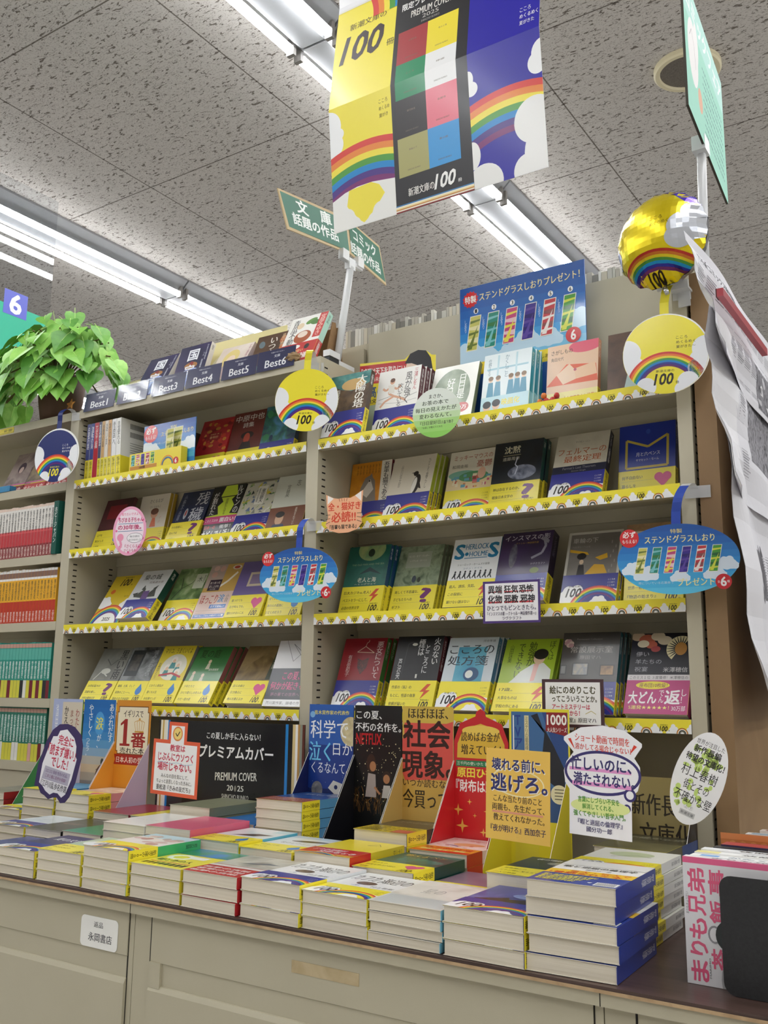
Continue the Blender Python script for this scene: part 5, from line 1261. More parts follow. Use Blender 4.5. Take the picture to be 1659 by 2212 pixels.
def disc_shapes(A, base, c):
    """rainbow, clouds and 100 mark clipped to the disc by keeping them inside"""
    R = 67.6
    def put_in(p):
        return [(68 + (x - 68) * min(1, R / max(1e-6, math.hypot(x - 68, y - 68))), 68 + (y - 68) * min(1, R / max(1e-6, math.hypot(x - 68, y - 68)))) for x, y in p]
    def blob(cx, cy, r):
        p = [(cx + r * math.cos(2 * math.pi * i / 30), cy + r * math.sin(2 * math.pi * i / 30)) for i in range(30)]
        A.lay += 1; A.raw(put_in(p), c)
    for v in ((6, 74, 24), (12, 50, 22), (132, 72, 22), (128, 50, 24), (118, 40, 16)):
        blob(*v)
    for k, col in enumerate(('#d23a34', '#ee7c33', '#f3dd3c', '#3f9a48', '#1583c8', '#2b2f8f', '#5c1f6e')):
        r1, r0 = 66 - 3.6 * k, 66 - 3.6 * (k + 1)
        for i in range(40):
            t0, t1 = R_(180 * i / 40), R_(180 * (i + 1) / 40)
            q = [(68 + r * math.cos(t), 6 + r * math.sin(t)) for r, t in ((r0, t0), (r1, t0), (r1, t1), (r0, t1))]
            if all(math.hypot(x - 68, y - 68) > R for x, y in q):
                continue
            A.raw(put_in(q), col)
    A.lay += 1
    q = [(68 + 40.8 * math.cos(R_(a)), 6 + 40.8 * math.sin(R_(a))) for a in range(0, 181, 6)]
    A.lay += 1
    A.P(put_in(q), base)
    for v in ((36, 14, 16), (102, 18, 17), (92, 6, 12)):
        blob(*v)
    A.P(put_in([(58, 0), (78, 0), (84, 20), (80, 42), (58, 42), (52, 20)]), base)
A, c = round_art('#eee036'); disc_shapes(A, '#eee036', c); A.hundred(48, 16, 36); [A.T(s, 86, 92 - 8 * i, 86 + 6 * len(s), 97 - 8 * i, '#5a5020', .01) for i, s in enumerate(('こころ', 'めくるめく', '夏がきた〜'))]
tagcard('yellow round hanging tag with a rainbow on the middle shelf post', -1.187, -.040, 1.616, .0675, .0675, 24, A, '#eee036', 0, (-1.196, -.003, 1.702))
tagcard('yellow round hanging tag with a rainbow at the brown wooden panel', -.436, -.040, 1.573, .0690, .0690, 14, A, '#eee036', 0, (-.420, -.003, 1.688))
A, c = round_art('#24306f'); disc_shapes(A, '#24306f', '#f1f3f7'); A.hundred(48, 16, 36, '#eee036'); [A.T(s, 86, 92 - 8 * i, 86 + 6 * len(s), 97 - 8 * i, '#dfe3f0', .01) for i, s in enumerate(('こころ', 'めくるめく', '夏がきた〜'))]
tagcard('navy round hanging tag with a rainbow below the ivy', -1.990, -.040, 1.602, .0700, .0700, 12, A, '#24306f', 0, (-1.977, -.003, 1.712))
def oval_art():
    A = Art(186, 112)
    n = 10
    cols = ['#5ac0e6', '#48b2e0', '#3ea4da', '#3a9ad6', '#348ed0', '#2f82ca', '#2a76c2', '#266aba', '#2360b2', '#2058aa']
    P = oval(93, 56, 93, 56, 72)
    for i in range(n):
        p = clip_poly(clip_poly(P, 1, 112 * i / n, False), 1, 112 * (i + 1) / n, True)
        if len(p) > 2:
            A.raw(p, cols[i])
    A.lay += 1
    for x, y, r in ((24, 44, 8), (44, 36, 9), (166, 48, 8), (148, 34, 8), (96, 30, 7)):
        A.cloud(x, y, r, '#dbe8f4')
    for k in range(6):
        bookmark(A, 26 + 22.5 * k, 34, 14, 42, k, .2)
    A.T('特製', 84, 97, 102, 104, '#e9dc8a', .01); A.T('ステンドグラスしおり', 44, 82, 150, 94, '#f0e9a8', .02)
    A.T('プレゼント！', 92, 13, 152, 25, '#f0e9a8', .02); A.T('帯についている応募券で', 32, 17, 86, 21, '#bfe0ee')
    A.E(20, 92, 15, 15, '#d22f35', 30); A.T('必ず', 10, 93, 30, 103, '#f6f2f0', .03); A.T('もらえる！', 9, 84, 31, 90, '#f6f2f0', .02)
    A.E(160, 18, 12, 12, '#c9262f', 30); A.T('6', 156, 11, 164, 25, '#f6f2f0', .06); A.T('全', 151, 16, 155, 20, '#f6f2f0'); A.T('種', 165, 16, 169, 20, '#f6f2f0')
    return A
OA = oval_art()
tagcard('blue oval hanging tag with six bookmarks on the middle post', -1.194, -.042, 1.250, .0930, .0560, 6, OA, '#2c4cb0', 0, (-1.190, -.003, 1.357), .04)
tagcard('blue oval hanging tag with six bookmarks at the right post', -.432, -.042, 1.2315, .0930, .0560, 10, OA, '#2c4cb0', 0, (-.412, -.003, 1.346), .04)

# green disc card
A = Art(98, 98)
P = oval(49, 49, 49, 49, 56)
for i, c in enumerate(('#8ccc5c', '#9ad26c', '#acd884', '#c4e0ac', '#d6e6cc', '#e0e9dc', '#e4ebe2', '#e4ebe2')):
    p = clip_poly(clip_poly(P, 1, 98 * i / 8, False), 1, 98 * (i + 1) / 8, True)
    A.raw(p, c)
A.lay += 2
A.T('まさか、', 34, 78, 62, 86, '#33402c', .02); A.T('お茶の本で', 20, 65, 74, 74, '#33402c', .02); A.T('毎日の見えかたが', 6, 52, 90, 61, '#33402c', .02); A.T('変わるなんて。', 14, 39, 80, 48, '#33402c', .02); A.T('『日日是好日』', 16, 26, 62, 34, '#33402c', .02); A.T('森下典子', 64, 25, 84, 32, '#33402c', .02); A.T('「お茶」が教えてくれた', 20, 19, 62, 23, '#4a5a40', .01)
card('pop_card', 'pale green round hand-written card on the top right shelf edge', 'sign card', oval(49, 49, 49, 49, 56), A, -.929, -.034, 1.4955, 8, 0, '#cfe4bc')
# pink oval
A = Art(92, 118); A.E(46, 59, 46, 59, '#f0a9c8', 48); A.E(46, 59, 39, 52, '#f6e4ee', 44)
for x, y in ((10, 60), (82, 84), (84, 40), (22, 22), (46, 8), (74, 20), (16, 90)):
    A.E(x, y, 3, 3, '#e46a9c', 8)
A.T('知りたいですよ？', 22, 96, 72, 103, '#e0568c', .02); A.T('ちびまる子ちゃん', 14, 80, 82, 91, '#c02f6a', .03); A.R(14, 76, 82, 77.4, '#5a84a8'); A.T('の30年後。', 14, 62, 78, 74, '#c02f6a', .03); A.R(14, 58, 82, 59.4, '#5a84a8')
A.E(62, 42, 22, 12, '#8a7a8a', 24); A.E(62, 42, 21, 11, '#f6f0f4', 24); A.T('毎日読む', 48, 43, 76, 48, '#4a404a', .01); A.T('ほどのおかしさ', 46, 35, 78, 40, '#4a404a', .01); A.E(22, 44, 9, 9, '#ef9ab8'); A.L([(22, 36), (26, 24), (18, 14)], 6, '#ef9ab8'); A.T('『さくらえび』', 36, 18, 84, 27, '#c02f6a', .02); A.T('さくらももこ', 34, 9, 74, 16, '#c02f6a', .02)
card('pop_card', 'pink oval hand-written card on the left second shelf edge', 'sign card', oval(46, 59, 46, 59, 48), A, -1.7655, -.034, 1.3275, 14, 0, '#f0a9c8')
# cat head
ct = [(10, 34), (4, 18), (14, 6), (34, 0), (56, 0), (76, 6), (86, 18), (84, 36), (86, 60), (88, 84), (70, 74), (60, 70), (46, 71), (32, 70), (22, 72), (4, 80), (6, 58)]
ct = [(45 + (x - 45), y) for x, y in ct]
A = Art(92, 90); A.P(ct, '#f0b48c'); A.P([(8, 78), (22, 71), (8, 60)], '#f4ece6'); A.P([(84, 82), (70, 74), (84, 62)], '#f4ece6')
for k in range(4):
    A.L([(34 + 6 * k, 70), (36 + 5 * k, 64)], 1.4, '#b0623c')
A.T('全・猫好き', 10, 46, 82, 62, '#d9482c', .04); A.T('必読!!', 18, 22, 72, 43, '#d9482c', .05); A.T('『吾輩も猫である』', 14, 8, 74, 17, '#33261e', .03)
for s in (-1, 1):
    for k in range(3):
        A.L([(45 + s * 40, 20 + 9 * k), (45 + s * 30, 24 + 7 * k)], 1, '#33261e')
card('pop_card', 'orange cat-head hand-written card at the middle shelf post', 'sign card', ct, A, -1.1395, -.032, 1.330, 8, 0, '#f0b48c')
A = Art(106, 74, '#4c3478'); A.R(4, 4, 102, 70, '#f0eef2')
for x, s in ((10, '異端'), (40, '狂気'), (68, '恐怖')):
    A.R(x, 54, x + 26, 56, '#d23a44'); A.R(x, 35, x + 26, 38, '#d23a44'); A.T(s, x, 52, x + 26, 66, '#26222a', .04)
for x, s in ((10, '化物'), (40, '邪教'), (70, '邪神')):
    A.T(s, x, 35, x + 26, 49, '#26222a', .04)
A.T('ひとつでもピンときたら。', 8, 22, 98, 31, '#3a2f50', .02); A.T('『インスマスの影 ―クトゥルー神話傑作選―』', 8, 13, 98, 20, '#3a2f50', .02); A.T('ラヴクラフト', 36, 5.5, 72, 11.5, '#3a2f50', .02)
card('pop_card', 'purple-framed hand-written card on the right third shelf edge', 'sign card', [(0, 0), (106, 0), (106, 74), (0, 74)], A, -.780, -.034, 1.1405, 5, 0, '#4c3478')

# ------------------------------------------------------------------ on top of the left bookshelf: numbered tags and best sellers
acr2 = clear('clear label holder', (1, 1, 1, 1), .08)
for i, x in enumerate((-1.943, -1.8185, -1.694, -1.580, -1.4655, -1.3595)):
    w = (110, 104, 106, 106, 102, 105)[i]
    A = Art(w, 50, '#1f2350'); A.T('今週のベストセラー', w * .34, 41, w * .70, 44.5, '#e6e8f0', .01); A.T('文庫', w * .44, 30, w * .60, 37, '#e6e8f0', .02); A.T('Best%d' % (i + 1), w * .22, 7, w * .78, 26, '#f2f3f6', .02)
    t = thing('rank_label', 'navy label reading Best %d in a clear holder on the shelf top' % (i + 1), 'label', (x, -.006, 1.7165), (R_(-9), 0, R_(1.5)), 'numbered rank labels on the shelf top')
    b = MB().box(0, 0, 0, w * .001, .0006, .050, mat('#1f2350', .35)); b.art(A, lambda u, v, o: (u, -.00005 - o, v), .3); b.build('card', t)
    h = MB().box(-.002, -.0024, -.002, w * .001 + .002, -.0012, .052, acr2); h.box(-.002, -.0012, -.002, w * .001 + .002, .012, -.0008, acr2); h.build('holder', t)
A = cv('n#181a3c#2a2450#3a2a5c@14'); A.E(56, 44, 40, 34, 'n#7c8ce0#c4d4f4#4a4aa0@30'); A.E(52, 86, 22, 10, '#a9743c'); A.E(52, 92, 7, 6, '#8c2a2a'); A.T('国', 34, 102, 68, 134, '#eef0f6', .03); A.T('宝', 34, 60, 66, 88, '#eef0f6', .03); A.V('吉田修一', 52, 6, 62, 52, '#3a2f50', .01); A.V('上 青春篇', 84, 66, 90, 120, '#d9dcea'); A.V('空前の映画化', 92, 96, 97, 142, '#d9dcea')
kind('koku', 15, '#d9d6d2', A, None, '国宝', '#3a3040')
A = cv('n#d9c9bc#efe4da@16'); A.E(46, 104, 26, 30, '#e4cf86'); A.E(48, 96, 14, 17, '#f0d8c4'); A.P([(18, 30), (80, 30), (70, 78), (30, 80)], '#b9a2a0'); A.P([(24, 110), (30, 70), (40, 90)], '#e4cf86'); A.P([(70, 110), (72, 66), (60, 88)], '#e4cf86'); A.V('千歳くん', 92, 60, 100, 140, '#9a4a6a')
kind('ani', 13, '#c9b8c0', A)
A = cv('n#4a3424#6a4c34@14'); [A.E(x, y, 9, 12, c, 14, a) for x, y, c, a in ((20, 120, '#6a7c84', 30), (84, 124, '#a95c34', -20), (90, 96, '#c4784a', 40), (14, 60, '#7cb4a4', 10), (36, 44, '#8cbcae', 60), (80, 60, '#6a9c8c', -40), (60, 30, '#9cc4b4', 0), (94, 36, '#b4683c', 20))]; A.V('いつまで', 44, 56, 66, 136, '#efe9de', .02); A.V('畠中恵', 78, 104, 90, 142, '#e4c49c')
kind('itsu', 13, '#4a3424', A)
A = cv('#f0eee8'); A.V('青瓜不動', 10, 60, 28, 140, '#26262a', .015); A.E(62, 128, 16, 8, '#5c8c3c', 16, 20); A.E(74, 122, 14, 8, '#4a7a34', 16, -10); A.E(52, 80, 24, 20, '#a9542c'); A.E(50, 88, 14, 10, '#ead8c8'); A.R(82, 70, 104, 148, '#c2342f'); A.V('宮部みゆき', 86, 76, 100, 142, '#f0c8bc', .01); A.E(34, 118, 10, 10, '#e4cfae')
Bn = Art(BW, 60, '#c22f2c'); Bn.E(40, 48, 18, 7, '#f2efe8'); Bn.T('二度と読めない', 10, 30, 70, 40, '#f6e9a0', .02); Bn.T('フェア開催中', 26, 8, 98, 26, '#f6f0e8', .03); Bn.E(78, 44, 7, 8, '#2a1c1c')
kind('aouri', 17, '#a9d4c0', A, Bn, '青瓜不動', '#2c5c48', bspine='#c22f2c', bst='三島屋変調百物語')
for key, x, y0, lean, lab in (('koku', -1.815, .03, 27, 'dark blue night-sky paperback behind the tag numbered two'), ('koku', -1.700, .05, 17, 'dark blue night-sky paperback behind the tag numbered three'),
                              ('ani', -1.590, .055, 30, 'pale paperback with a fair-haired figure behind the tag numbered four'), ('itsu', -1.475, .075, 22, 'dark brown leafy paperback behind the tag numbered five'),
                              ('aouri', -1.330, .018, 26, 'white paperback with red band and mint spine behind the tag numbered six')):
    shelf_book(key, x, 1.7255, lean, 1, lab, '', y0)
t = thing('backing_board', 'pale yellow board standing behind the best seller books', 'board', (-1.53, .135, 1.7255))
A = Art(276, 160, '#ece0a0'); A.E(120, 92, 90, 40, '#f0ead0', 30); A.L([(196, 118), (204, 132), (210, 120), (216, 134), (222, 122), (226, 136)], 3, '#b09a5a')
b = MB().box(-.138, 0, 0, .138, .002, .160, mat('#ece0a0', .5)); b.art(A, lambda u, v, o: (u - .138, -.00005 - o, v), .4); b.build('board', t)
tag(MB().box(-1.955, .136, 1.7255, -1.80, .138, 1.838, mat('#d9c9a4', .5)).build('backing_board'), 'plain beige board behind the tags numbered one and two', 'board')
t = thing('cardboard_stand', 'folded brown cardboard easel behind the white red-banded book', 'stand', (-1.225, .08, 1.7255))
card_m = mat('n#8a6844#9c7a54@30', .8)
MB().prism([(0, 0), (70, 0), (42, 120), (30, 118)], lambda u, v, d: (d, (u - 35) * .001 + .02, v * .001), -.002, .0, card_m).build('side', t)
MB().prism([(0, 0), (98, 0), (98, 112), (0, 112)], lambda u, v, d: (-.1 + u * .001, .066 + d - v * .00026, v * .001), 0, .0025, card_m).build('back', t)
t = thing('crumpled_paper', 'crumpled brown paper beside the tag numbered six', 'paper', (-1.262, .004, 1.7255))
b = MB(); r = random.Random(3); n = 9; pts = []
for i in range(n + 1):
    for j in range(12):
        th_, ph = math.pi * i / n, 2 * math.pi * j / 12
        k = .014 + r.uniform(-.004, .004)
        pts.append((1.35 * k * math.sin(th_) * math.cos(ph), k * math.sin(th_) * math.sin(ph) * .6, .012 + k * .8 * math.cos(th_)))
for i in range(n):
    for j in range(12):
        b.poly([pts[i * 12 + j], pts[(i + 1) * 12 + j], pts[(i + 1) * 12 + (j + 1) % 12], pts[i * 12 + (j + 1) % 12]], mat('n#8f7452#a98c66@60', .8))
b.build('wad', t)

# ------------------------------------------------------------------ row of spines and bookmark promotion on the left top shelf
def spine_book(name, label, x, y, z, t, h, depth, mats, tilt=0, group=None, side='#efefec', extra=None):
    """one upright book, spine to the front: mats = list of (v0,v1,colour) bands plus text"""
    b = MB(); T_ = t * .001
    b.box(.0, .0008, 0, T_, depth, h * .001, mat(side, .45))
    b.box(.0006, .002, h * .001 - .0005, T_ - .0006, depth - .001, h * .001 + .0001, pg)
    A = Art(t, h)
    for o in mats:
        if len(o) == 3:
            A.R(0, o[0], t, o[1], o[2])
        else:
            A.V(o[0], t * .2, o[1], t * .8, o[2], o[3], .01)
    b.art(A, lambda u, v, o: (u, .0007 - o, v), .35, .2)
    if extra:
        b.art(extra, lambda u, v, o: (T_ + .00005 + o, u, v), .35)
    o = b.build(name, None, (x, y, z), (0, R_(tilt), 0))
    return tag(o, label, 'book', group)
x = -1.944; sz = 1.5405
for i, (c, tw, nm, desc) in enumerate((('#3a4488', 13, '白夜行路', 'blue spine at the very left'), ('#3a4a90', 14, '流転の海', 'blue spine second from the left'), ('#b8283a', 17, 'ヤングスターの冒険', 'red spine'), ('#4a4c6c', 10, '夏草', 'narrow slate spine right of the red one'),
                             ('#c9a068', 11, '金閣の庭', 'tan spine'), ('#e0d8cc', 11, '遠い声', 'narrow cream spine'), ('#d0a060', 12, '夜の木', 'ochre spine'), ('#e8e8ea', 15, '雪国へ', 'white spine second from the right'), ('#ecece8', 17, '青葉繁れる', 'thick white spine with barcodes on its side'))):
    ex = None
    if i == 8:
        ex = Art(104, 148, '#ecece8'); ex.R(0, 0, 104, 50, YEL)
        for k in range(22):
            ex.R(30 + k * 2.2, 124, 31.2 + k * 2.2, 138, '#222'); ex.R(30 + k * 2.2, 102, 31.2 + k * 2.2, 116, '#222')
        for k in range(5):
            ex.R(30, 86 - 6 * k, 90 - 8 * (k % 2), 87.4 - 6 * k, '#8a8a8a')
    bands = [(0, 148, c)] + ([(0, 52, YEL), ('新潮文庫の100冊', 4, 48, '#3a3418')] if i != 2 else []) + [(nm, 80, 140, '#f0f0f0' if i in (0, 1, 2, 3) else '#3a3a3a')]
    spine_book('paperback_book', 'upright paperback, %s in the top shelf row' % desc, x, .012, sz, tw, 148, .104, bands, (0, 0, -1, -2, -2, -3, -4, -4, -5)[i] * .6, 'upright books on the left top shelf', extra=ex)
    x += tw * .001 + (.0012 if i < 3 else .0022)
A = Art(176, 96); sky(A); A.E(24, 74, 24, 22, '#d2303a', 30); A.T('必ず', 8, 74, 40, 90, '#f6f2f0', .03); A.T('もらえる！', 6, 60, 42, 70, '#f6f2f0', .02); A.T('特製', 92, 78, 112, 86, '#e9e09a', .02); A.T('ステンドグラスしおり', 60, 62, 168, 74, '#e9e09a', .02); A.T('プレゼント！', 8, 14, 90, 30, '#dff0f8', .02); A.T('対象の本をお買い上げの方に', 14, 44, 96, 49, '#cfe6f4'); bookmark(A, 96, 6, 30, 74, 0, .12)
tag((lambda b: (b.art(A, lambda u, v, o: (-1.750 + u, .0298 - o, 1.562 + v), .25, .4), b)[1])(MB().box(-1.750, .030, 1.541, -1.574, .0315, 1.658, mat('#2f86cc', .35))).build('promotion_card'), 'blue sky card with a red badge behind the yellow bookmark box', 'card')
t = thing('bookmark_box', 'yellow box holding colourful bookmarks on the left top shelf', 'box', (-1.682, .018, 1.5403))
A = Art(176, 44, '#ecd832'); A.R(3, 3, 96, 12, '#c98a2c'); [bookmark(A, 6 + 17 * k, 13, 13, 28, (1, 2, 3, 4, 5)[k], 0) for k in range(5)]; A.T('100冊', 36, 4.5, 56, 10.5, '#3a2c14', .03); A.rainbow(132, 4, 22, 7); A.E(160, 10, 9, 9, '#c9302c'); A.T('6', 157, 5, 163, 15, '#fff', .04)
b = MB().box(-.088, -.012, 0, .088, .008, .044, mat('#ecd832', .4)); b.art(A, lambda u, v, o: (u - .088, -.01205 - o, v), .3, .2); b.build('tray', t)
A = Art(28, 78); bookmark(A, 0, 0, 24, 76, 0, .05)
b = MB().box(.022, .0, .02, .048, .001, .094, mat('#e4e0a0', .4)); b.art(A, lambda u, v, o: (.022 + u, -.0003 - o, .02 + v), .3); b.build('bookmark', t)
tag(MB().box(-1.666, .062, 1.5403, -1.662, .14, 1.652, mat('n#4a2f1e#5a3a26@20', .7)).build('divider_board'), 'dark brown divider board between the blue card and the red book', 'divider')
# ------------------------------------------------------------------ left bookshelf: comics face out, rows of narrow spines
r = random.Random(11)
for i, (x, base, lab) in enumerate(((-2.36, 'n#8c7a78#b0a09a#5a4a50@18', 'farthest left faded comic leaning on the upper left shelf'), (-2.262, 'n#7a6a5c#a9977c#4a4048@18', 'olive-brown comic leaning second on the upper left shelf'), (-2.165, 'n#5a5070#a090a8#3a3450@22', 'violet comic with pink stripes leaning on the upper left shelf'), (-2.068, 'n#8a7480#c4b0b4#6a5a70@22', 'pinkish comic nearest the navy round tag on the upper left shelf'))):
    A = Art(BW, BH, base); A.E(50 + r.uniform(-12, 12), 96, 16, 18, '#4a3a4c'); A.E(50, 88, 9, 11, '#d9c0b8'); A.R(0, 0, 104, 30, ('#8a2a30', '#c23a3c', '#b8343c', '#9ccad8')[i]); A.T('大ヒット中', 8, 8, 90, 24, '#f2dcd8', .03); A.R(0, 34, 104, 38, '#d060a0'); A.R(30, 30, 104, 33, '#d8c83c')
    kind('comic%d' % i, 12, '#a9343a', A); shelf_book('comic%d' % i, x, 1.5415, 24, 1, lab, '', .05)
tag(MB().prism(rrect(150, 16, 3), lambda u, v, d: (-2.38 + u * .001, -.002 - d, 1.5415 + v * .001), -.02, 0, mat('n#2f7cac#3f90bc@30', .4)).build('pen_case'), 'blue flat case lying at the edge of the upper left shelf', 'case')
rows = (
    (1.355, '#f0ece6', [(0, 66, '#c23c44'), (0, 34, '#8c2a30'), (66, 74, '#d9565c'), (132, 148, '#ecd4c4')], 12.2, 20, 'white and red spine'),
    (1.184, '#f0b431', [(0, 56, '#c23a28'), (56, 112, '#f0b431'), (112, 148, '#f2f0ec'), (118, 132, '#8a6a5c')], 12.6, 20, 'yellow and red spine'),
    (.994, '#2f9a8c', [(0, 148, '#2c9484'), (0, 44, '#d8d24a'), (126, 136, '#c99a8c'), (96, 124, '#5cb4a4')], 12.4, 20, 'teal spine with yellow foot'),
    (.840, '#2f7a68', [(0, 148, '#2c7a66'), (0, 42, '#d8d24a'), (118, 128, '#c9a090'), (60, 110, '#3f8a78')], 12.4, 19, 'deep green spine'),
)
for ri, (z, side, bands, tw, n, desc) in enumerate(rows):
    x = -2.0150 if ri else -2.0335
    for i in range(n):
        x -= tw * .001 + .0006
        bb = list(bands); tt = r.choice(('転生英雄譚', '剣と魔法の学園', '異世界食堂へ', '最強賢者', '薬屋の娘', '魔王様の休日'))
        if ri >= 2 and r.random() < .4:
            bb[1] = (0, 44, r.choice(('#e6e4dc', '#7a2430', '#d9a8a0', '#2c2c30')))
        lo, hi = ((70, 126), (60, 108), (48, 92), (46, 112))[ri]
        bb.append((tt, lo, hi, '#33302e' if ri < 2 else '#eaf2ee'))
        if ri < 2:
            bb.append((r.choice(('文庫大賞', '累計百万', '新刊七巻')), 4, 30, '#f2e4dc'))
        ordn = ('nearest to the right post', 'second from the right post', 'third from the right post', 'fourth from the right post', 'fifth from the right post', 'sixth from the right post', 'seventh from the right post', 'eighth from the right post', 'ninth from the right post', 'tenth from the right post') + tuple('%dth from the right post' % k for k in range(11, 30))
        spine_book('paperback_book', '%s, %s in its left shelf row' % (desc, ordn[i]), x, .008, z + .0005, tw, 139 + r.uniform(-1.5, 1.5), .10, bb, 0, 'rows of narrow spines on the left bookshelf', side)
A = Art(18, 138, '#14564a'); A.V('ホビージャパン', 4, 30, 14, 122, '#eef2ee', .02)
b = MB().box(-2.0320, -.004, 1.3555, -2.0140, .11, 1.4935, mat('#14564a', .4)); b.art(A, lambda u, v, o: (-2.0320 + u, -.00405 - o, 1.3555 + v), .35)
tag(b.build('shelf_divider'), 'dark green shelf divider with vertical white lettering', 'divider')
b = MB().box(-2.31, -.0022, 1.706, -2.235, -.0012, 1.722, mat('#e8d53a', .4)); b.art(Art(75, 16).R(0, 2, 75, 3, '#3a3414').T('新刊・話題作', 34, 5, 70, 12, '#3a3414', .02), lambda u, v, o: (-2.31 + u, -.00225 - o, 1.706 + v))
tag(b.build('shelf_label'), 'small yellow label on the shelf edge below the ivy', 'label')

# ------------------------------------------------------------------ artificial ivy
greens = [mat('n%s%s@40' % g, .45) for g in (('#6fae3c', '#86c04c'), ('#5a9a34', '#74b044'), ('#86c454', '#a4d86c'), ('#4a8830', '#5f9c3c'))]
t = thing('ivy_plant', 'bushy bright green artificial ivy on top of the left bookshelf', 'plant', (-2.125, .06, 1.7255))
r = random.Random(5)
MB().tube([(0, 0, 0), (0, 0, .06), (0, 0, .13)], .065, mat('#5c4030', .7), 16, True, (.75, .9, 1)).build('pot', t)
st, lf = MB(), MB()
def leaf(b, p, d, nrm, L, m):
    """heart-shaped leaf from its stalk end p along d, upper side towards nrm"""
    d = d.normalized(); s = d.cross(nrm).normalized(); nrm = s.cross(d).normalized()
    w = L * r.uniform(.36, .44); cu = r.uniform(.10, .26)
    q = [(.06, 0), (-.03, .42), (.06, .86), (.24, 1), (.45, .88), (.66, .58), (.85, .22), (1, 0)]
    mid = [p + d * (L * max(a, .06)) + nrm * (-L * cu * a * a) for a, _ in q]
    for sg in (1, -1):
        e = [p + d * (L * q[i][0]) + nrm * (-L * cu * q[i][0] ** 2) + s * (sg * w * q[i][1]) + nrm * (.20 * w * q[i][1]) for i in range(len(q))]
        for i in range(len(q) - 1):
            P = [mid[i], e[i], e[i + 1], mid[i + 1]]
            if i == 0: P = [mid[0], e[1], mid[1]] if (mid[0] - mid[1]).length > 1e-5 else None
            if i == len(q) - 2: P = [mid[i], e[i], e[i + 1]]
            if P:
                b.poly(P if sg > 0 else P[::-1], m, True)
    b.tube([tuple(p - d * (L * .35) - nrm * .004), tuple(p + d * L * .06), tuple(mid[4] + nrm * .0006)], .0009, vein, 4, False)
vein = mat('#b4d878', .5)
cx, cy, cz = -.02, -.02, .070
N_ = 230
for k in range(N_):
    f = (k + .5) / N_
    el = math.asin(1 - 1.25 * f) if 1 - 1.25 * f > -1 else -1.2
    az = 2.39996 * k
    n_ = Vector((math.cos(el) * math.cos(az), math.cos(el) * math.sin(az), math.sin(el)))
    if n_.y > .55:
        continue
    kk = r.uniform(.72, 1.06)
    p = Vector((cx + n_.x * .235 * kk, cy + n_.y * .115 * kk, cz + n_.z * (.215 if n_.z > 0 else .13) * kk + .02))
    out = Vector((n_.x, n_.y - .25, n_.z * .6 + .25)).normalized()
    d_ = Vector((n_.x * .55 + r.uniform(-.35, .35), n_.y * .4 + r.uniform(-.25, .1), -.75 + max(0, n_.z) * .45 + r.uniform(-.25, .2)))
    L = r.uniform(.050, .082)
    tip = p + d_.normalized() * L
    if tip.z < .004 and tip.y > -.068:
        if p.y < -.035 and p.z < .09:
            p.y = -.085 + r.uniform(-.02, .006)
        else:
            p.z += .006 - tip.z
    if p.x > .14 and p.z < .10:
        continue
    leaf(lf, p, d_, out, L, greens[r.choice((0, 0, 1, 2, 2, 3))])
    if k % 4 == 0:
        c0 = Vector((0, 0, .12)); m_ = c0.lerp(p, .55) + Vector((0, 0, .05))
        st.tube([tuple(c0), tuple(m_), tuple(p - d_.normalized() * L * .2)], .0022, mat('#6a5c34', .7), 5, False)
st.build('stem', t); lf.build('foliage', t)
mp = []
for i in range(10):
    a = math.pi / 2 + math.pi * i / 5; q = 17 if i % 2 == 0 else 8
    mp.append((q * math.cos(a) * 1.1, 18 + q * math.sin(a)))
tag(MB().prism(mp, lambda u, v, d: (-1.992 + u * .001, -.012 - d + .0002 * v, 1.7268 + v * .001), 0, .0008, mat('n#b8742c#8a5a24#c98a3c@60', .6)).build('maple_leaf'), 'orange-brown artificial maple leaf beside the first rank label', 'leaf')

# ------------------------------------------------------------------ clear aisle sign with the number 6
t = thing('aisle_sign', 'clear hanging aisle sign with green band and blue number six', 'sign', (-2.92, .15, 2.2))
MB().box(-.0015, -.42, -.02, .0015, .424, .66, clear('clear sign sheet', (.90, .91, .92, 1), .01, .02)).build('sheet', t)
A = Art(844, 200, '#1fae8c'); A.T('児童書・学参', 60, 60, 560, 130, '#f2f6f4', .02)
b = MB().box(.0016, -.42, -.02, .0022, .424, .18, mat('#1fae8c', .35)); b.art(A, lambda u, v, o: (.00225 + o, -.42 + u, -.02 + v), .3); b.build('band', t)
A = Art(97, 92, '#5a62c4'); A.T('6', 26, 10, 72, 82, '#f6f7fa', .06)
b = MB().box(.0024, .229, .142, .003, .326, .234, mat('#5a62c4', .35)); b.art(A, lambda u, v, o: (.00305 + o, .229 + u, .142 + v), .3); b.build('number_plate', t)
for yy in (-.38, -.10):
    MB().tube([(0, yy, .65), (0, yy, 1.058)], .001, mat('#6a6a6a', .6), 6).build('wire', t)

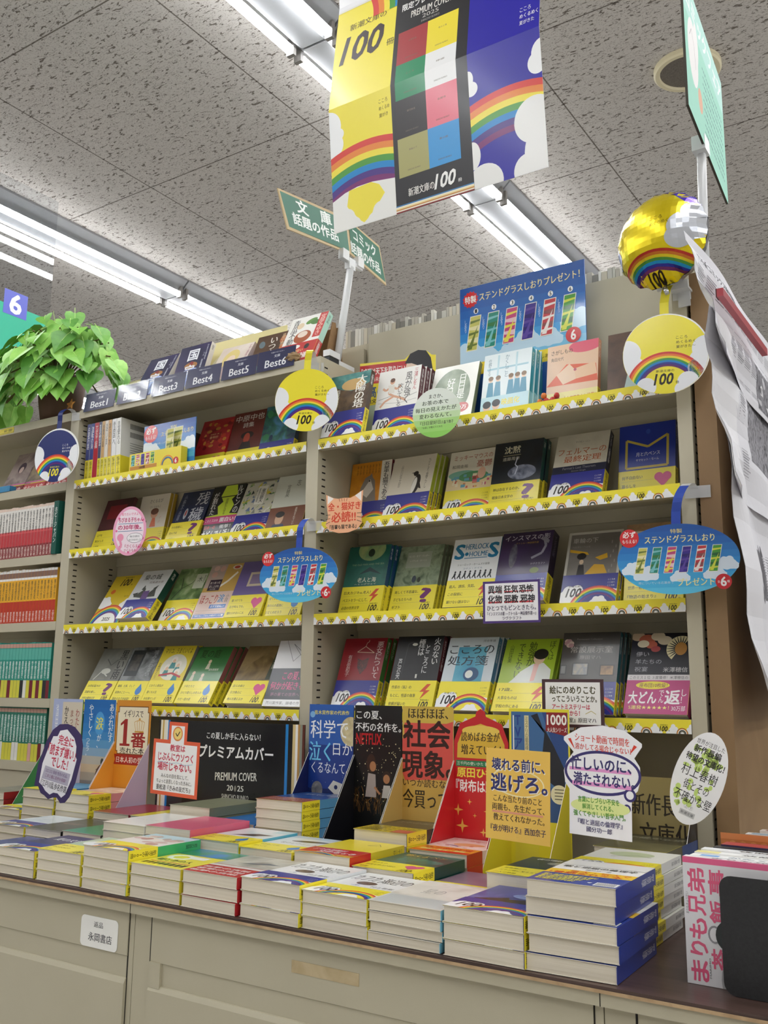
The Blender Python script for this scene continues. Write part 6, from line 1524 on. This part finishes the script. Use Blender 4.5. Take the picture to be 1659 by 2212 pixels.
# ------------------------------------------------------------------ folded paper banner hanging from the ceiling
t = thing('hanging_banner', 'three-part yellow, black and blue paper banner hanging from the ceiling', 'banner', (-.8145, -.15, 1.902))
def bfold(v):
    """the crease pushes the sheet towards the aisle"""
    z = v
    if z < .253:
        return -.028 * (z / .253)
    if z < .50:
        return -.028 * (1 - (z - .253) / .247)
    return -.012 * min(1, (z - .5) / .2)
VC = (253, 500)
def banner_part(name, x0, A, side):
    w = A.w * .001; A.cut((), VC)
    b = MB()
    lv = [0, .253, .5, A.h * .001]
    for z0, z1 in zip(lv, lv[1:]):
        for s, off in ((1, 0), (-1, .0006)):
            P = [(x0, bfold(z0) + off, z0), (x0 + w, bfold(z0) + off, z0), (x0 + w, bfold(z1) + off, z1), (x0, bfold(z1) + off, z1)]
            b.poly(P if s > 0 else P[::-1], mat('#f2f1ec', .5))
    b.art(A, lambda u, v, o: (x0 + u, bfold(v) - .0001 - o * 2, v), .35, .2)
    return b.build(name, t)
BH_ = 720
A = Art(146, BH_, '#f2e248')
A.E(-4, 214, 32, 34, '#f4f5f6'); A.E(6, 176, 26, 26, '#f4f5f6'); A.E(22, 196, 12, 12, '#f4f5f6')
A.R(0, 0, 146, 75, '#eeeeea')
RB = ('#d8433c', '#e88a3c', '#f2e04a', '#4f9a40', '#1888cc', '#4a2f84', '#7a2a70')
A.rainbow(85, -84, 250, 88, 50, 130, RB)
A.P([(0, 63), (30, 74), (60, 79), (95, 79), (146, 72), (146, 0), (0, 0)], '#eeeeea'); A.P([(48, 0), (44, 30), (34, 46), (40, 76), (92, 79), (110, 70), (122, 50), (104, 30), (92, 0)], '#f2e248'); A.cloud(18, 10, 26, '#eeeeea'); A.cloud(122, 10, 24, '#eeeeea')
A.T('新潮文庫の', 34, 428, 122, 444, '#5a4a30', .01); A.hundred(16, 352, 118, '#3a2c2c', False); A.T('こころ', 118, 226, 138, 234, '#8a7a2c', .01); A.T('めくるめ', 118, 212, 142, 220, '#8a7a2c', .01); A.T('夏がき', 118, 198, 138, 206, '#8a7a2c', .01)
A.P([(0, 488), (146, 488), (146, BH_), (0, BH_)], '#e9e9ec'); A.rainbow(-20, 440, 200, 90, 0, 80, RB[::-1]); A.R(0, 484, 146, 489, '#e4e2da')
banner_part('yellow_panel', -1.041 + .8145, A, -1)
A = Art(165, BH_, '#232226')
cs = (('#a5353a', '#f0dc3c'), ('#1f8a5c', '#eeeeee'), ('#2a2527', '#e87a8c'), ('#a9a56a', '#3f9ada'))
for i, (a, c) in enumerate(cs):
    y0 = 66 + 75.5 * (3 - i); A.R(10, y0, 76, y0 + 75.5, a); A.R(76, y0, 142, y0 + 75.5, c)
    for j, (xx, col) in enumerate(((43, a), (109, c))):
        A.T(('人間失格', '老人と海', 'こころ', '檸檬', '銀河鉄道', '金閣寺', '車輪の下', '夏の庭')[i * 2 + j], xx - 9, y0 + 48, xx + 9, y0 + 52, '#7a6a5c'); A.T('SHINCHO BUNKO', xx - 14, y0 + 10, xx + 14, y0 + 13, '#6a5f54')
A.T('限定プレミアムカバー', 14, 418, 152, 434, '#f2f2f0', .03); A.T('PREMIUM COVER', 36, 394, 124, 410, '#eceae2', .02); A.T('2025', 62, 382, 98, 391, '#c9c7c0', .01); A.T('SHINCHO BUNKO', 60, 373, 100, 378, '#a9a7a0', .01)
A.T('新潮文庫の', 28, 26, 84, 42, '#e9e7e2', .02); A.hundred(84, 24, 52, '#f6f6f4', False)
for i, c in enumerate(('#8a2a2c', '#f0ead8', '#c98a4c', '#efe0a0', '#f0ead8', '#3f7cb0')):
    A.R(0, 2.4 * i, 165, 2.4 * i + 2.4, c)
banner_part('black_panel', -.895 + .8145, A, 0)
A = Art(142, BH_, '#2620a0')
A.E(146, 206, 22, 26, '#f4f5f6'); A.E(134, 190, 18, 20, '#f4f5f6'); A.E(0, 205, 10, 16, '#f4f5f6'); A.E(4, 186, 14, 14, '#f4f5f6'); A.rainbow(80, -82, 250, 85, 50, 130, RB)
A.E(0, 62, 16, 26, '#eeeeec'); A.E(22, 6, 36, 36, '#eeeeec'); A.E(124, 92, 40, 42, '#eeeeec', 40); A.E(140, 30, 40, 60, '#eeeeec', 40); A.E(104, 6, 26, 30, '#eeeeec')
A.hundred(14, 392, 116, '#f0dc3c', False); [A.T(s, 104, 298 - 14 * i, 104 + 7 * len(s), 307 - 14 * i, '#e6e6f2', .02) for i, s in enumerate(('こころ', 'めくるめく', '夏がきた'))]
banner_part('blue_panel', -.730 + .8145, A, 1)
for xx in (-.20, .20):
    MB().tube([(xx, -.01, .72), (xx * .9, 0, 1.3575)], .0008, mat('#d8d8d8', .5), 5).build('string', t)

# ------------------------------------------------------------------ two-sided green sign on a leaning clear pole
pole_m = clear('frosted pole plastic', (.95, .95, .95, 1), .25, .1, .6)
t = thing('category_sign', 'green category sign with cream edge clipped to a leaning pole', 'sign', (-1.215, .10, 1.7255))
Lp = [(-195, 362), (-161, 280), (46, 302), (30, 386)]
Rp = [(30, 386), (46, 302), (227, 297), (187, 386)]
for nm, q, l1, l2 in (('left_panel', Lp, '文　庫', '話題の作品'), ('right_panel', Rp, 'コミック', '話題の作品')):
    bow = (lambda y: -.02 * abs(y - .04) / .2)
    F = lambda u, v, d: (d + bow(u * .001), u * .001, v * .001)
    b = MB().prism(q, F, -.003, 0, mat('#cdb68c', .5))
    cx = sum(p[0] for p in q) / 4; cy = sum(p[1] for p in q) / 4
    A = Art(500, 500); inn = [(cx + (x - cx) * .95, cy + (y - cy) * .86) for x, y in q]
    A.P([(x + 250, y) for x, y in inn], '#1f6a50')
    x0, x1 = min(p[0] for p in inn), max(p[0] for p in inn)
    sh = -.36
    tl = .10 if nm == 'left_panel' else .02
    A.T(l1, cx + 250 - 62, cy + (0 if tl > .05 else 2), cx + 250 + 50, cy + 28, '#f0f4f0', .05, shear=sh, tilt=tl); A.T(l2, cx + 250 - 72, cy - 32, cx + 250 + 74, cy - 7, '#f0f4f0', .05, shear=sh, tilt=tl)
    A.cut((290,), ())
    b.art(A, lambda u, v, o: F(u * 1000 - 250, v * 1000, .0001 + o * 2), .35)
    b.build(nm, t)
b = MB().tube([(0, .0, .012), (0, .046, .268)], .0085, pole_m, 12); b.build('pole', t)
b = MB().box(-.008, .034, .262, .006, .058, .288, pole_m); b.box(-.006, .006, .276, .008, .030, .300, pole_m); b.box(-.006, .066, .280, .008, .090, .304, pole_m); b.box(-.004, .006, .276, .004, .09, .284, pole_m); b.build('clamp', t)
b = MB().box(-.03, -.028, 0, .028, .03, .012, mat('#e4e6e8', .4)); b.build('foot', t)
t = thing('riser_block', 'white and black plastic block on the shelf top beside the pole', 'block', (-1.2, .055, 1.7255))
MB().box(-.0, -.02, 0, .014, .014, .012, mat('#23262c', .4)).build('lower_block', t); MB().box(-.002, -.022, .012, .016, .016, .026, mat('#e9eaec', .4)).build('upper_block', t)
# ------------------------------------------------------------------ open top shelf of the right bookshelf
A = Art(278, 196); A.R(0, 0, 278, 196, '#2a78c8'); 
for i, c in enumerate(('#79bfe6', '#5cb0e2', '#3f9cdc', '#3088d0', '#2a78c8', '#276ec0', '#2566b8', '#235eb0', '#2158a8', '#2054a4')):
    A.R(0, 26 + 17 * i, 278, 43 + 17 * i, c)
for x, y, q in ((20, 54, 18), (60, 44, 14), (150, 58, 16), (200, 52, 14), (260, 80, 16), (110, 40, 12)):
    A.cloud(x, y, q, '#bfdcf0')
A.R(0, 0, 278, 26, '#f0d53a'); A.T('お買い上げの方にもれなくさしあげています。', 60, 8, 250, 17, '#5a4a1c', .01)
A.star(25, 168, 19, '#d2262e', 14, .84); A.T('特製', 12, 160, 38, 176, '#f4ecea', .04); A.T('ステンドグラスしおりプレゼント！', 46, 160, 268, 178, '#e9dfa0', .02)
for k in range(6):
    x = 14 + 42 * k
    A.E(x + 24, 140, 5.5, 6, '#f2f4f4'); A.T(str(k + 1), x + 22, 136, x + 26, 144, '#2a2a30', .05); bookmark(A, x, 54, 26, 76, k, .14); A.V('しおり', x - 3, 96, x + 2, 124, '#dff0fa')
A.E(252, 44, 16, 16, '#c9262f', 30); A.T('6', 247, 34, 257, 54, '#f6f2f0', .06)
t = thing('poster_board', 'glossy blue sky poster board with six bookmarks on the open shelf', 'poster', (-.916, .132, 1.666))
b = MB().box(0, -.0, -.1255, .278, .003, .196, mat('#2158a8', .3)); b.art(A, lambda u, v, o: (u, -.00005 - o, v), .12, .6); b.build('board', t)

t = thing('poster_card', 'yellow and red upright card topped by a black-haired head', 'card', (-1.165, .122, 1.5405))
ol = [(0, 0), (196, 0), (196, 184), (186, 186), (172, 198), (152, 203), (132, 198), (118, 188), (0, 200)]
A = Art(196, 204); A.P(ol, '#efdc3c'); A.P([(0, 150), (150, 138), (150, 182), (0, 194)], '#c2272d'); A.T('『成瀬は天下を取りにいく』', 4, 170, 136, 186, '#f6efe8', .03, tilt=-.08); A.T('\\\\ 宮島未奈さんイチオシ！//', 16, 154, 128, 164, '#f4d8c8', .02, tilt=-.08); A.T('最高の青春小説', 4, 118, 150, 144, '#1f4a84', .04, tilt=-.08); A.T('新潮文庫', 4, 102, 60, 112, '#33302a', .02); A.R(0, 0, 196, 98, '#c9dcc8')
A.P([(112, 116), (116, 156), (126, 184), (150, 192), (156, 146), (150, 116), (130, 100)], '#ead0bc'); A.P([(118, 178), (132, 198), (152, 203), (172, 198), (184, 180), (190, 146), (194, 116), (186, 94), (168, 100), (162, 136), (152, 168), (136, 176)], '#1e1c22'); A.E(126, 148, 2.4, 4, '#2a2226'); A.L([(120, 157), (130, 159)], 1.2, '#2a2226')
b = MB().prism(ol, lambda u, v, d: (u * .001, -d, v * .001), 0, .0009, mat('#e9e4d0', .4)); b.art(A, lambda u, v, o: (u, -.001 - o, v), .3, .2); b.build('card', t)

t = thing('sweets_tray', 'small clear tray of red sweets on the open shelf edge', 'tray', (-.695, .012, 1.5403))
b = MB()
for q in ((0, 0, 0, .048, .03, .001), (0, 0, 0, .048, .001, .018), (0, .029, 0, .048, .03, .018), (0, 0, 0, .001, .03, .018), (.047, 0, 0, .048, .03, .018)):
    b.box(*q, acr)
b.build('tray', t)
for i in range(7):
    s = MB().tube([(0, 0, 0), (0, 0, .002), (0, 0, .006), (0, 0, .010), (0, 0, .011)], .0055, mat('#c9302c' if i % 3 else '#e07c34', .25), 10, True, (.4, .9, 1, .7, .3)).build('sweet', t)
    s.location = (.007 + .0125 * (i % 3) + .004 * (i // 3), .008 + .010 * (i // 3 % 2), .0012 if i < 5 else .0115)

# magazines and books lying along the top of the taller shelving behind
r = random.Random(21); x = -1.26; k = 0
gt = 'tops of magazines above the back shelving'
while x < -.44:
    w = r.uniform(.006, .013)
    if x + w > -.44:
        break
    h = r.uniform(.036, .047)
    m_ = MB().box(0, 0, 0, w - .0008, .17, h + .0, mat(r.choice(('#d9d6cc', '#c4c2b8', '#e4e2dc', '#b9b4a8', '#8a8780', '#cfc7b4')), .7))
    m_.box(.001, .002, h, w - .0018, .168, h + .0004, pg)
    o = m_.build('magazine', None, (x, .195, 1.8165)); tag(o, 'upright magazine showing only its pale top edge above the shelving', 'magazine', gt); x += w; k += 1

# ------------------------------------------------------------------ foil balloon
t = thing('foil_balloon', 'round yellow foil balloon with rainbow and purple back', 'balloon', (-.4275, -.058, 1.762), (0, 0, R_(-14)))
rb = .081
def bal(u, v, o):
    """disc coordinates -1..1 to the puffed front; o outward"""
    q = min(.9995, math.hypot(u, v)); dep = (1 - q ** 2.4) ** .62
    a = math.atan2(v, u)
    cr = 1 - .018 * (q ** 4) * (math.cos(22 * a) + .5 * math.cos(13 * a + 1))
    wr = .010 * q * q * math.cos(16 * a + 4 * q)
    k_ = 1 + o / rb * 1.5
    return (u * rb * cr * k_, -(dep * .62 + wr) * rb * k_, v * rb * cr * k_)
A = Art(200, 200); A.R(0, 0, 200, 200, '#e6cf1e')
A.P([(104, 200), (200, 200), (200, 140), (172, 148), (146, 174)], '#4a22b0'); A.E(176, 96, 34, 30, '#cdd0d8'); A.E(160, 74, 24, 22, '#cdd0d8'); A.E(186, 128, 20, 20, '#cdd0d8'); A.E(8, 74, 18, 22, '#cdd0d8'); A.P([(0, 0), (40, 0), (22, 50), (0, 70)], '#e6cf1e')
A.rainbow(100, -88, 148, 38, 30, 150, ('#b8382c', '#c9742c', '#d8c424', '#4a8a38', '#1c86b8', '#2a2a8c', '#6a2a60')); A.hundred(80, 0, 40, '#2c2018', False)
A.T('こころ', 108, 118, 134, 126, '#8a7a1c', .01); A.T('めくるめく', 108, 106, 146, 114, '#8a7a1c', .01)
A.cut([10 * i for i in range(1, 20)], [10 * i for i in range(1, 20)])
b = MB(); cache = {}
for p, c, l in A.q:
    P = [((x - 100) / 100, (y - 100) / 100) for x, y in p]
    if all(math.hypot(*q) > 1 for q in P):
        continue
    P = [(x / max(1, math.hypot(x, y)), y / max(1, math.hypot(x, y))) for x, y in P]
    b.poly([bal(x, y, l * .00004) for x, y in P], mat(c, .24, .6), True)
b.build('front', t)
b = MB(); mb_ = mat('#4a22b0', .2, .75); sv = mat('#c9ccd4', .18, .8); n = 44; ring_ = 9
for i in range(ring_):
    for j in range(n):
        P = []
        for (ii, jj) in ((i, j), (i + 1, j), (i + 1, j + 1), (i, j + 1)):
            q = 1 - ii / ring_; a = 2 * math.pi * jj / n
            x_, y_, z_ = bal(q * math.cos(a), q * math.sin(a), 0)
            P.append((x_, -y_, z_))
        b.poly(P, mb_ if 0 < (j / n) < .45 else sv, True)
b.build('back', t)
MB().tube([(0, .0, -.082), (.004, .0, -.094)], .004, sv, 8).build('neck', t)
t = thing('balloon_holder', 'clear angled holder taped to the shelf top under the balloon', 'holder', (-.421, -.004, 1.692))
b = MB().box(-.030, -.020, 0, .022, -.014, .010, clip_m); b.box(-.008, -.020, -.004, .022, .006, .0, clip_m); b.box(.0, -.0022, -.03, .02, -.0, .0, clip_m); b.build('bracket', t)

# ------------------------------------------------------------------ mint sign on a pole
t = thing('mint_sign', 'mint green sign board with white drawing on a clear pole', 'sign', (-.3775, .012, 1.7225))
M4 = Matrix.Rotation(R_(4.2), 3, 'Z')
F = lambda u, v, d: tuple(M4 @ Vector((.020 + d, u - .189, v + .195)))
W_, Hh = 345, 250
b = MB()
b.prism([(0, 0), (W_, 0), (W_, Hh), (0, Hh)], lambda u, v, d: F(u * .001, v * .001 + (W_ - 0) * 0 - u * .001 * .0, d), -.004, 0, mat('#a8d4c4', .76), mat('#4a4640', .6))
A = Art(W_, Hh, '#a5d8c6'); A.R(0, Hh - 70, W_, Hh, '#b9dfd6'); A.T('コミックフェア', 20, 196, 330, 232, '#f2f6f4', .03); A.E(62, 130, 40, 60, '#ece9e8', 26); A.E(92, 164, 18, 40, '#ece9e8', 20); A.L([(40, 150), (56, 170), (74, 150), (80, 110)], 2, '#b8aeb0'); A.E(108, 70, 18, 22, '#e0b49c')
for i in range(9):
    for j in range(16):
        x_ = 138 + j * 11.5 + (i % 2) * 3; A.R(x_, 150 - i * 15, x_ + 8, 153 - i * 15 + (j % 3), '#7a9c98'); A.lay -= 1
A.lay += 1
b.art(A, lambda u, v, o: F(u, v, .00006 + o), .75)
for m_ in b.mats:
    m_.node_tree.nodes['Principled BSDF'].inputs['Specular IOR Level'].default_value = .12
b.build('board', t)
MB().tube([tuple(M4 @ Vector((.012, -.05, .20))), (.004, -.018, .05), (0, 0, 0.0)], .0075, pole_m, 10).build('pole', t)
b = MB().box(.004, -.066, .188, .026, -.036, .214, pole_m); b.build('clamp', t)
MB().box(-.014, -.008, 0, .012, .03, .006, pole_m).build('foot', t)

# ------------------------------------------------------------------ newspaper sheets hanging on the end panel
def sheet_art(w, h, head, photo):
    A = Art(w, h, '#dddce2')
    rr = random.Random(int(w + h))
    if head:
        A.T('7月新コミックス新刊案内', 40, h - 30, 230, h - 16, '#4a484e', .05); A.T('書店', 22, h - 22, 36, h - 17, '#8a888e')
    cx = 24
    while cx < w - 20:
        cw = rr.uniform(34, 46); y = h - 42
        while y > 22:
            if photo(cx, y):
                y -= 4; continue
            A.R(cx, y, cx + cw * rr.uniform(.7, 1), y + 1.3, rr.choice(('#a09ea6', '#8f8d95', '#b3b1b8'))); A.lay -= 1
            y -= 3.4
        cx += cw + 5
    A.lay += 1
    return A
def sheet(name, label, left, right, x0, A, bend, extra=None):
    """left: list of (y,z) going down the free edge; the sheet runs from there to y=right"""
    k_ = -x0 / .33
    left = [((y + 1.53) * k_ - 1.53, 1.02 + (z - 1.02) * k_) for y, z in left]
    t = thing(name, label, 'newspaper', (x0, left[0][0], left[0][1]), (0, 0, 0), 'newspaper sheets hanging on the end panel')
    oy, oz = left[0]
    zt, zb = left[0][1], left[-1][1]
    W, H = A.w * .001, A.h * .001
    def edge(v):
        z = zb + v * (zt - zb)
        for (y0, z0), (y1, z1) in zip(left, left[1:]):
            if z1 <= z <= z0:
                return y0 + (y1 - y0) * (z0 - z) / max(1e-6, z0 - z1)
        return left[-1][0]
    def fn(u, v, o):
        s = u / W; q = min(1, max(0, v / H))
        y = edge(q) + (right - edge(q)) * s
        z = zb + q * (zt - zb) + .12 * s * (q ** 2) * (zt - zb) * .6
        x = .006 * math.sin(9 * s + 5 * q + bend) * (1 - s) + .004 * math.sin(17 * q + bend * 2) * (1 - s) - .010 * s + .016 * (1 - s) ** 6 * (1 - q)
        return (x + o, y - oy, z - oz)
    A.cut([A.w * i / 16 for i in range(1, 16)], [A.h * i / 12 for i in range(1, 12)])
    b = MB(); pm = mat('#e6e5ea', .8)
    N_, K_ = 16, 12
    for i in range(N_):
        for j in range(K_):
            P = [fn(W * a / N_, H * c / K_, -.0004) for a, c in ((i, j), (i, j + 1), (i + 1, j + 1), (i + 1, j))]
            b.poly(P, pm, True)
    b.art(A, lambda u, v, o: fn(u, v, o * 1.5), .8)
    b.build('sheet', t)
    return t
A = sheet_art(560, 180, True, lambda x, y: x < 120 and y < 100 or x > 330 and y < 96)
A.R(340, 10, 520, 96, 'n#4a484e#8a888e#2c2a30@60'); [A.E(360 + 24 * i, 30 + 22 * (i % 3), 14, 11, ('#b9b7bc', '#d9d7da')[i % 2], 10) for i in range(7)]
sheet('newspaper', 'uppermost newspaper sheet with a headline above the red clip', [(-.259, 1.669), (-.254, 1.640), (-.246, 1.612), (-.226, 1.578), (-.196, 1.535), (-.178, 1.505)], .30, -.318, A, .4)
A = sheet_art(520, 200, False, lambda x, y: x < 150 or x > 210)
A.R(220, 60, 420, 180, 'n#5a585e#9a989e#3a383e@70'); A.R(0, 0, 150, 200, '#ebeaee')
sheet('newspaper', 'middle newspaper sheet hanging below the red clip', [(-.200, 1.575), (-.190, 1.512), (-.192, 1.459), (-.172, 1.405), (-.149, 1.352), (-.130, 1.319)], .30, -.322, A, -4.6)
A = sheet_art(460, 320, False, lambda x, y: x < 170 or x > 300)
A.R(150, 120, 230, 200, 'n#4a484e#7a787e@60'); A.R(0, 0, 140, 320, '#e2e1e6')
sheet('newspaper', 'lowest newspaper sheet hanging beside the brown panel', [(-.150, 1.420), (-.134, 1.324), (-.112, 1.290), (-.089, 1.255), (-.066, 1.170), (-.045, 1.091), (-.01, 1.04), (.052, 1.0)], .30, -.326, A, -9.6)
t = thing('clip_bar', 'long red clip bar across the newspaper sheets', 'clip', (-.310, -.075, 1.583))
MB().box(.002, -.143, -.006, .011, .143, .006, mat('#a8434a', .4)).build('bar', t); MB().box(.0005, -.1432, -.0065, .002, -.13, .0065, mat('#4a2024', .5)).build('end_cap', t)

# ------------------------------------------------------------------ manga row and black bookend at the right
A = Art(182, 128, '#dcdadc'); A.R(0, 122, 182, 128, '#e0608c')
for ch, v0, v1 in (('弟', 92, 117), ('兄', 70, 90), ('も', 46, 66), ('り', 30, 43), ('ま', 4, 24)):
    A.T(ch, 5, v0, 23, v1, '#d8587c', .05, rot=90)
for ch, v0, v1 in (('事', 92, 117), ('飯', 64, 86), ('茶', 18, 38)):
    A.T(ch, 27, v0, 45, v1, '#d8587c', .05, rot=90)
A.E(31, 52, 7, 9, '#8a888c', 16); A.E(31, 52, 5, 7, '#dcdadc', 16); A.E(45, 52, 13, 15, '#1c2426', 20); A.P([(44, 44), (49, 46), (47, 41)], '#dcdadc'); A.E(48, 8, 12, 22, '#a9a8aa', 18); A.E(110, 112, 22, 14, '#6a686c'); A.E(124, 108, 10, 10, '#d9bcae')
A.T('まりもきょうだい', 2, 70, 5, 92, '#6a686c', rot=90); A.T('MARIMO', 24, 8, 26, 28, '#6a686c', rot=90)
gm = 'manga standing in a row behind the black bookend'
def manga(x, y, w, h, t_, c, tops, label, front=None, z=.7204, tilt=0):
    b = MB(); W, H, T_ = w * .001, h * .001, t_ * .001
    b.box(0, 0, 0, W, T_, H, mat(c, .4))
    B = Art(w, t_)
    for o in tops:
        if len(o) == 5:
            B.R(*o)
        else:
            B.T(*o)
    b.art(B, lambda u, v, o: (u, v, H + .00005 + o), .35, .2)
    if front:
        b.art(front, lambda u, v, o: (u, -.00005 - o, v), .3, .2)
    return tag(b.build('manga_book', None, (x, y, z), (R_(tilt), 0, R_(-1.5))), label, 'book', gm)
y = -.446
manga(-.3245, y, 182, 128, 13, '#dcdadc', [(0, 0, 182, 13, '#e9e8ea'), (0, 0, 182, 3, '#e0608c'), ('まりも兄弟茶飯事', 30, 4, 150, 10, '#5a3a4a', .03)], 'white manga with big pink sideways lettering before the bookend', A)
y += .0142
for i, (c, dx, tops, lab) in enumerate((
        ('#ecebea', .004, [(0, 0, 182, 14, '#f0f0ee'), ('かたくりこさん', 40, 3, 140, 11, '#3a4a6c', .03), (10, 2, 30, 12, '#5c9ad8')], 'white-spined manga right behind the pink-lettered one'),
        ('#f0eeea', .005, [(0, 0, 182, 14, '#f2f1ee'), ('放課後の二人', 50, 3, 150, 11, '#2a2a2c', .04), (0, 0, 26, 14, '#e8dc8a')], 'white-spined manga with a pale yellow corner'),
        ('#ecebec', .008, [(0, 0, 182, 15, '#eeeef0'), ('夜明けの図書室', 40, 3, 150, 12, '#1f1f22', .05), (150, 2, 170, 12, '#d84a5c')], 'white-spined manga with heavy black title and red square'),
        ('#e8e8ea', .010, [(0, 0, 182, 15, '#ececee'), ('ねこの郵便局', 60, 3, 150, 12, '#2a2a2e', .05), (20, 3, 50, 12, '#6aa4dc')], 'white-spined manga with a blue patch'),
        ('#26242a', .013, [(0, 0, 182, 14, '#222026'), ('黒猫ロジック', 60, 2, 160, 12, '#e6d83c', .05)], 'black-spined manga with yellow title'),
        ('#3a3050', .018, [(0, 0, 182, 24, '#4a3c5c'), (0, 0, 62, 24, '#a8383c'), (62, 10, 110, 24, '#d8b84c'), (66, 1, 92, 9, '#5c8a4c')], 'thick purple manga with red and green cover corner'),
        ('#33303a', .022, [(0, 0, 182, 22, '#463a50'), (20, 2, 90, 20, '#7a4a5c')], 'dark violet manga behind the purple one'))):
    tt = tops[0][3]
    manga(-.3245 + dx, y, 182, 128 + (i % 3) * 1.5, tt, c, tops, lab); y += tt * .001 + .0012
B = Art(200, 138, '#c9763a'); [B.E(14 + 12 * (i % 16), 118 + 9 * (i // 16 % 2), 4, 3, '#d88a4c', 8) for i in range(30)]; B.R(0, 131, 200, 138, '#d8834a')
manga(-.319, y, 196, 136, 10, '#c9763a', [(0, 0, 196, 10, '#d8834a')], 'orange patterned hardback standing in the manga row', B); y += .0115
for i, (c, dx, h) in enumerate((('#e6e4e0', .016, 132), ('#2a2c3a', .020, 130), ('#d9d6d2', .024, 133), ('#b9b4ae', .028, 131), ('#cfc4bc', .034, 134), ('#a99a90', .040, 133))):
    manga(-.3245 + dx, y, 178, h, 15, c, [(0, 0, 178, 15, c), ('新しい季節の歌', 40, 4, 140, 11, '#5a5654' if i != 1 else '#d8d8d8', .03), (6, 3, 30, 12, ('#c9b8b0', '#8a3a3c', '#6a8a9c')[i % 3])], ('pale', 'navy', 'off-white', 'grey', 'beige', 'brown')[i] + '-spined manga behind the orange patterned hardback'); y += .0162
t = thing('bookend', 'black steel bookend plate in front of the manga row', 'bookend', (-.2815, -.4645, .7204), (0, 0, R_(-1.5)))
bk = mat('n#1c1c1e#262628@300', .55)
MB().prism(rrect(150, 116, 12), lambda u, v, d: (u * .001, -d, v * .001), 0, .0012, bk).build('plate', t)
MB().box(.01, .0, 0.0, .14, .012, .0003, bk).build('foot', t)
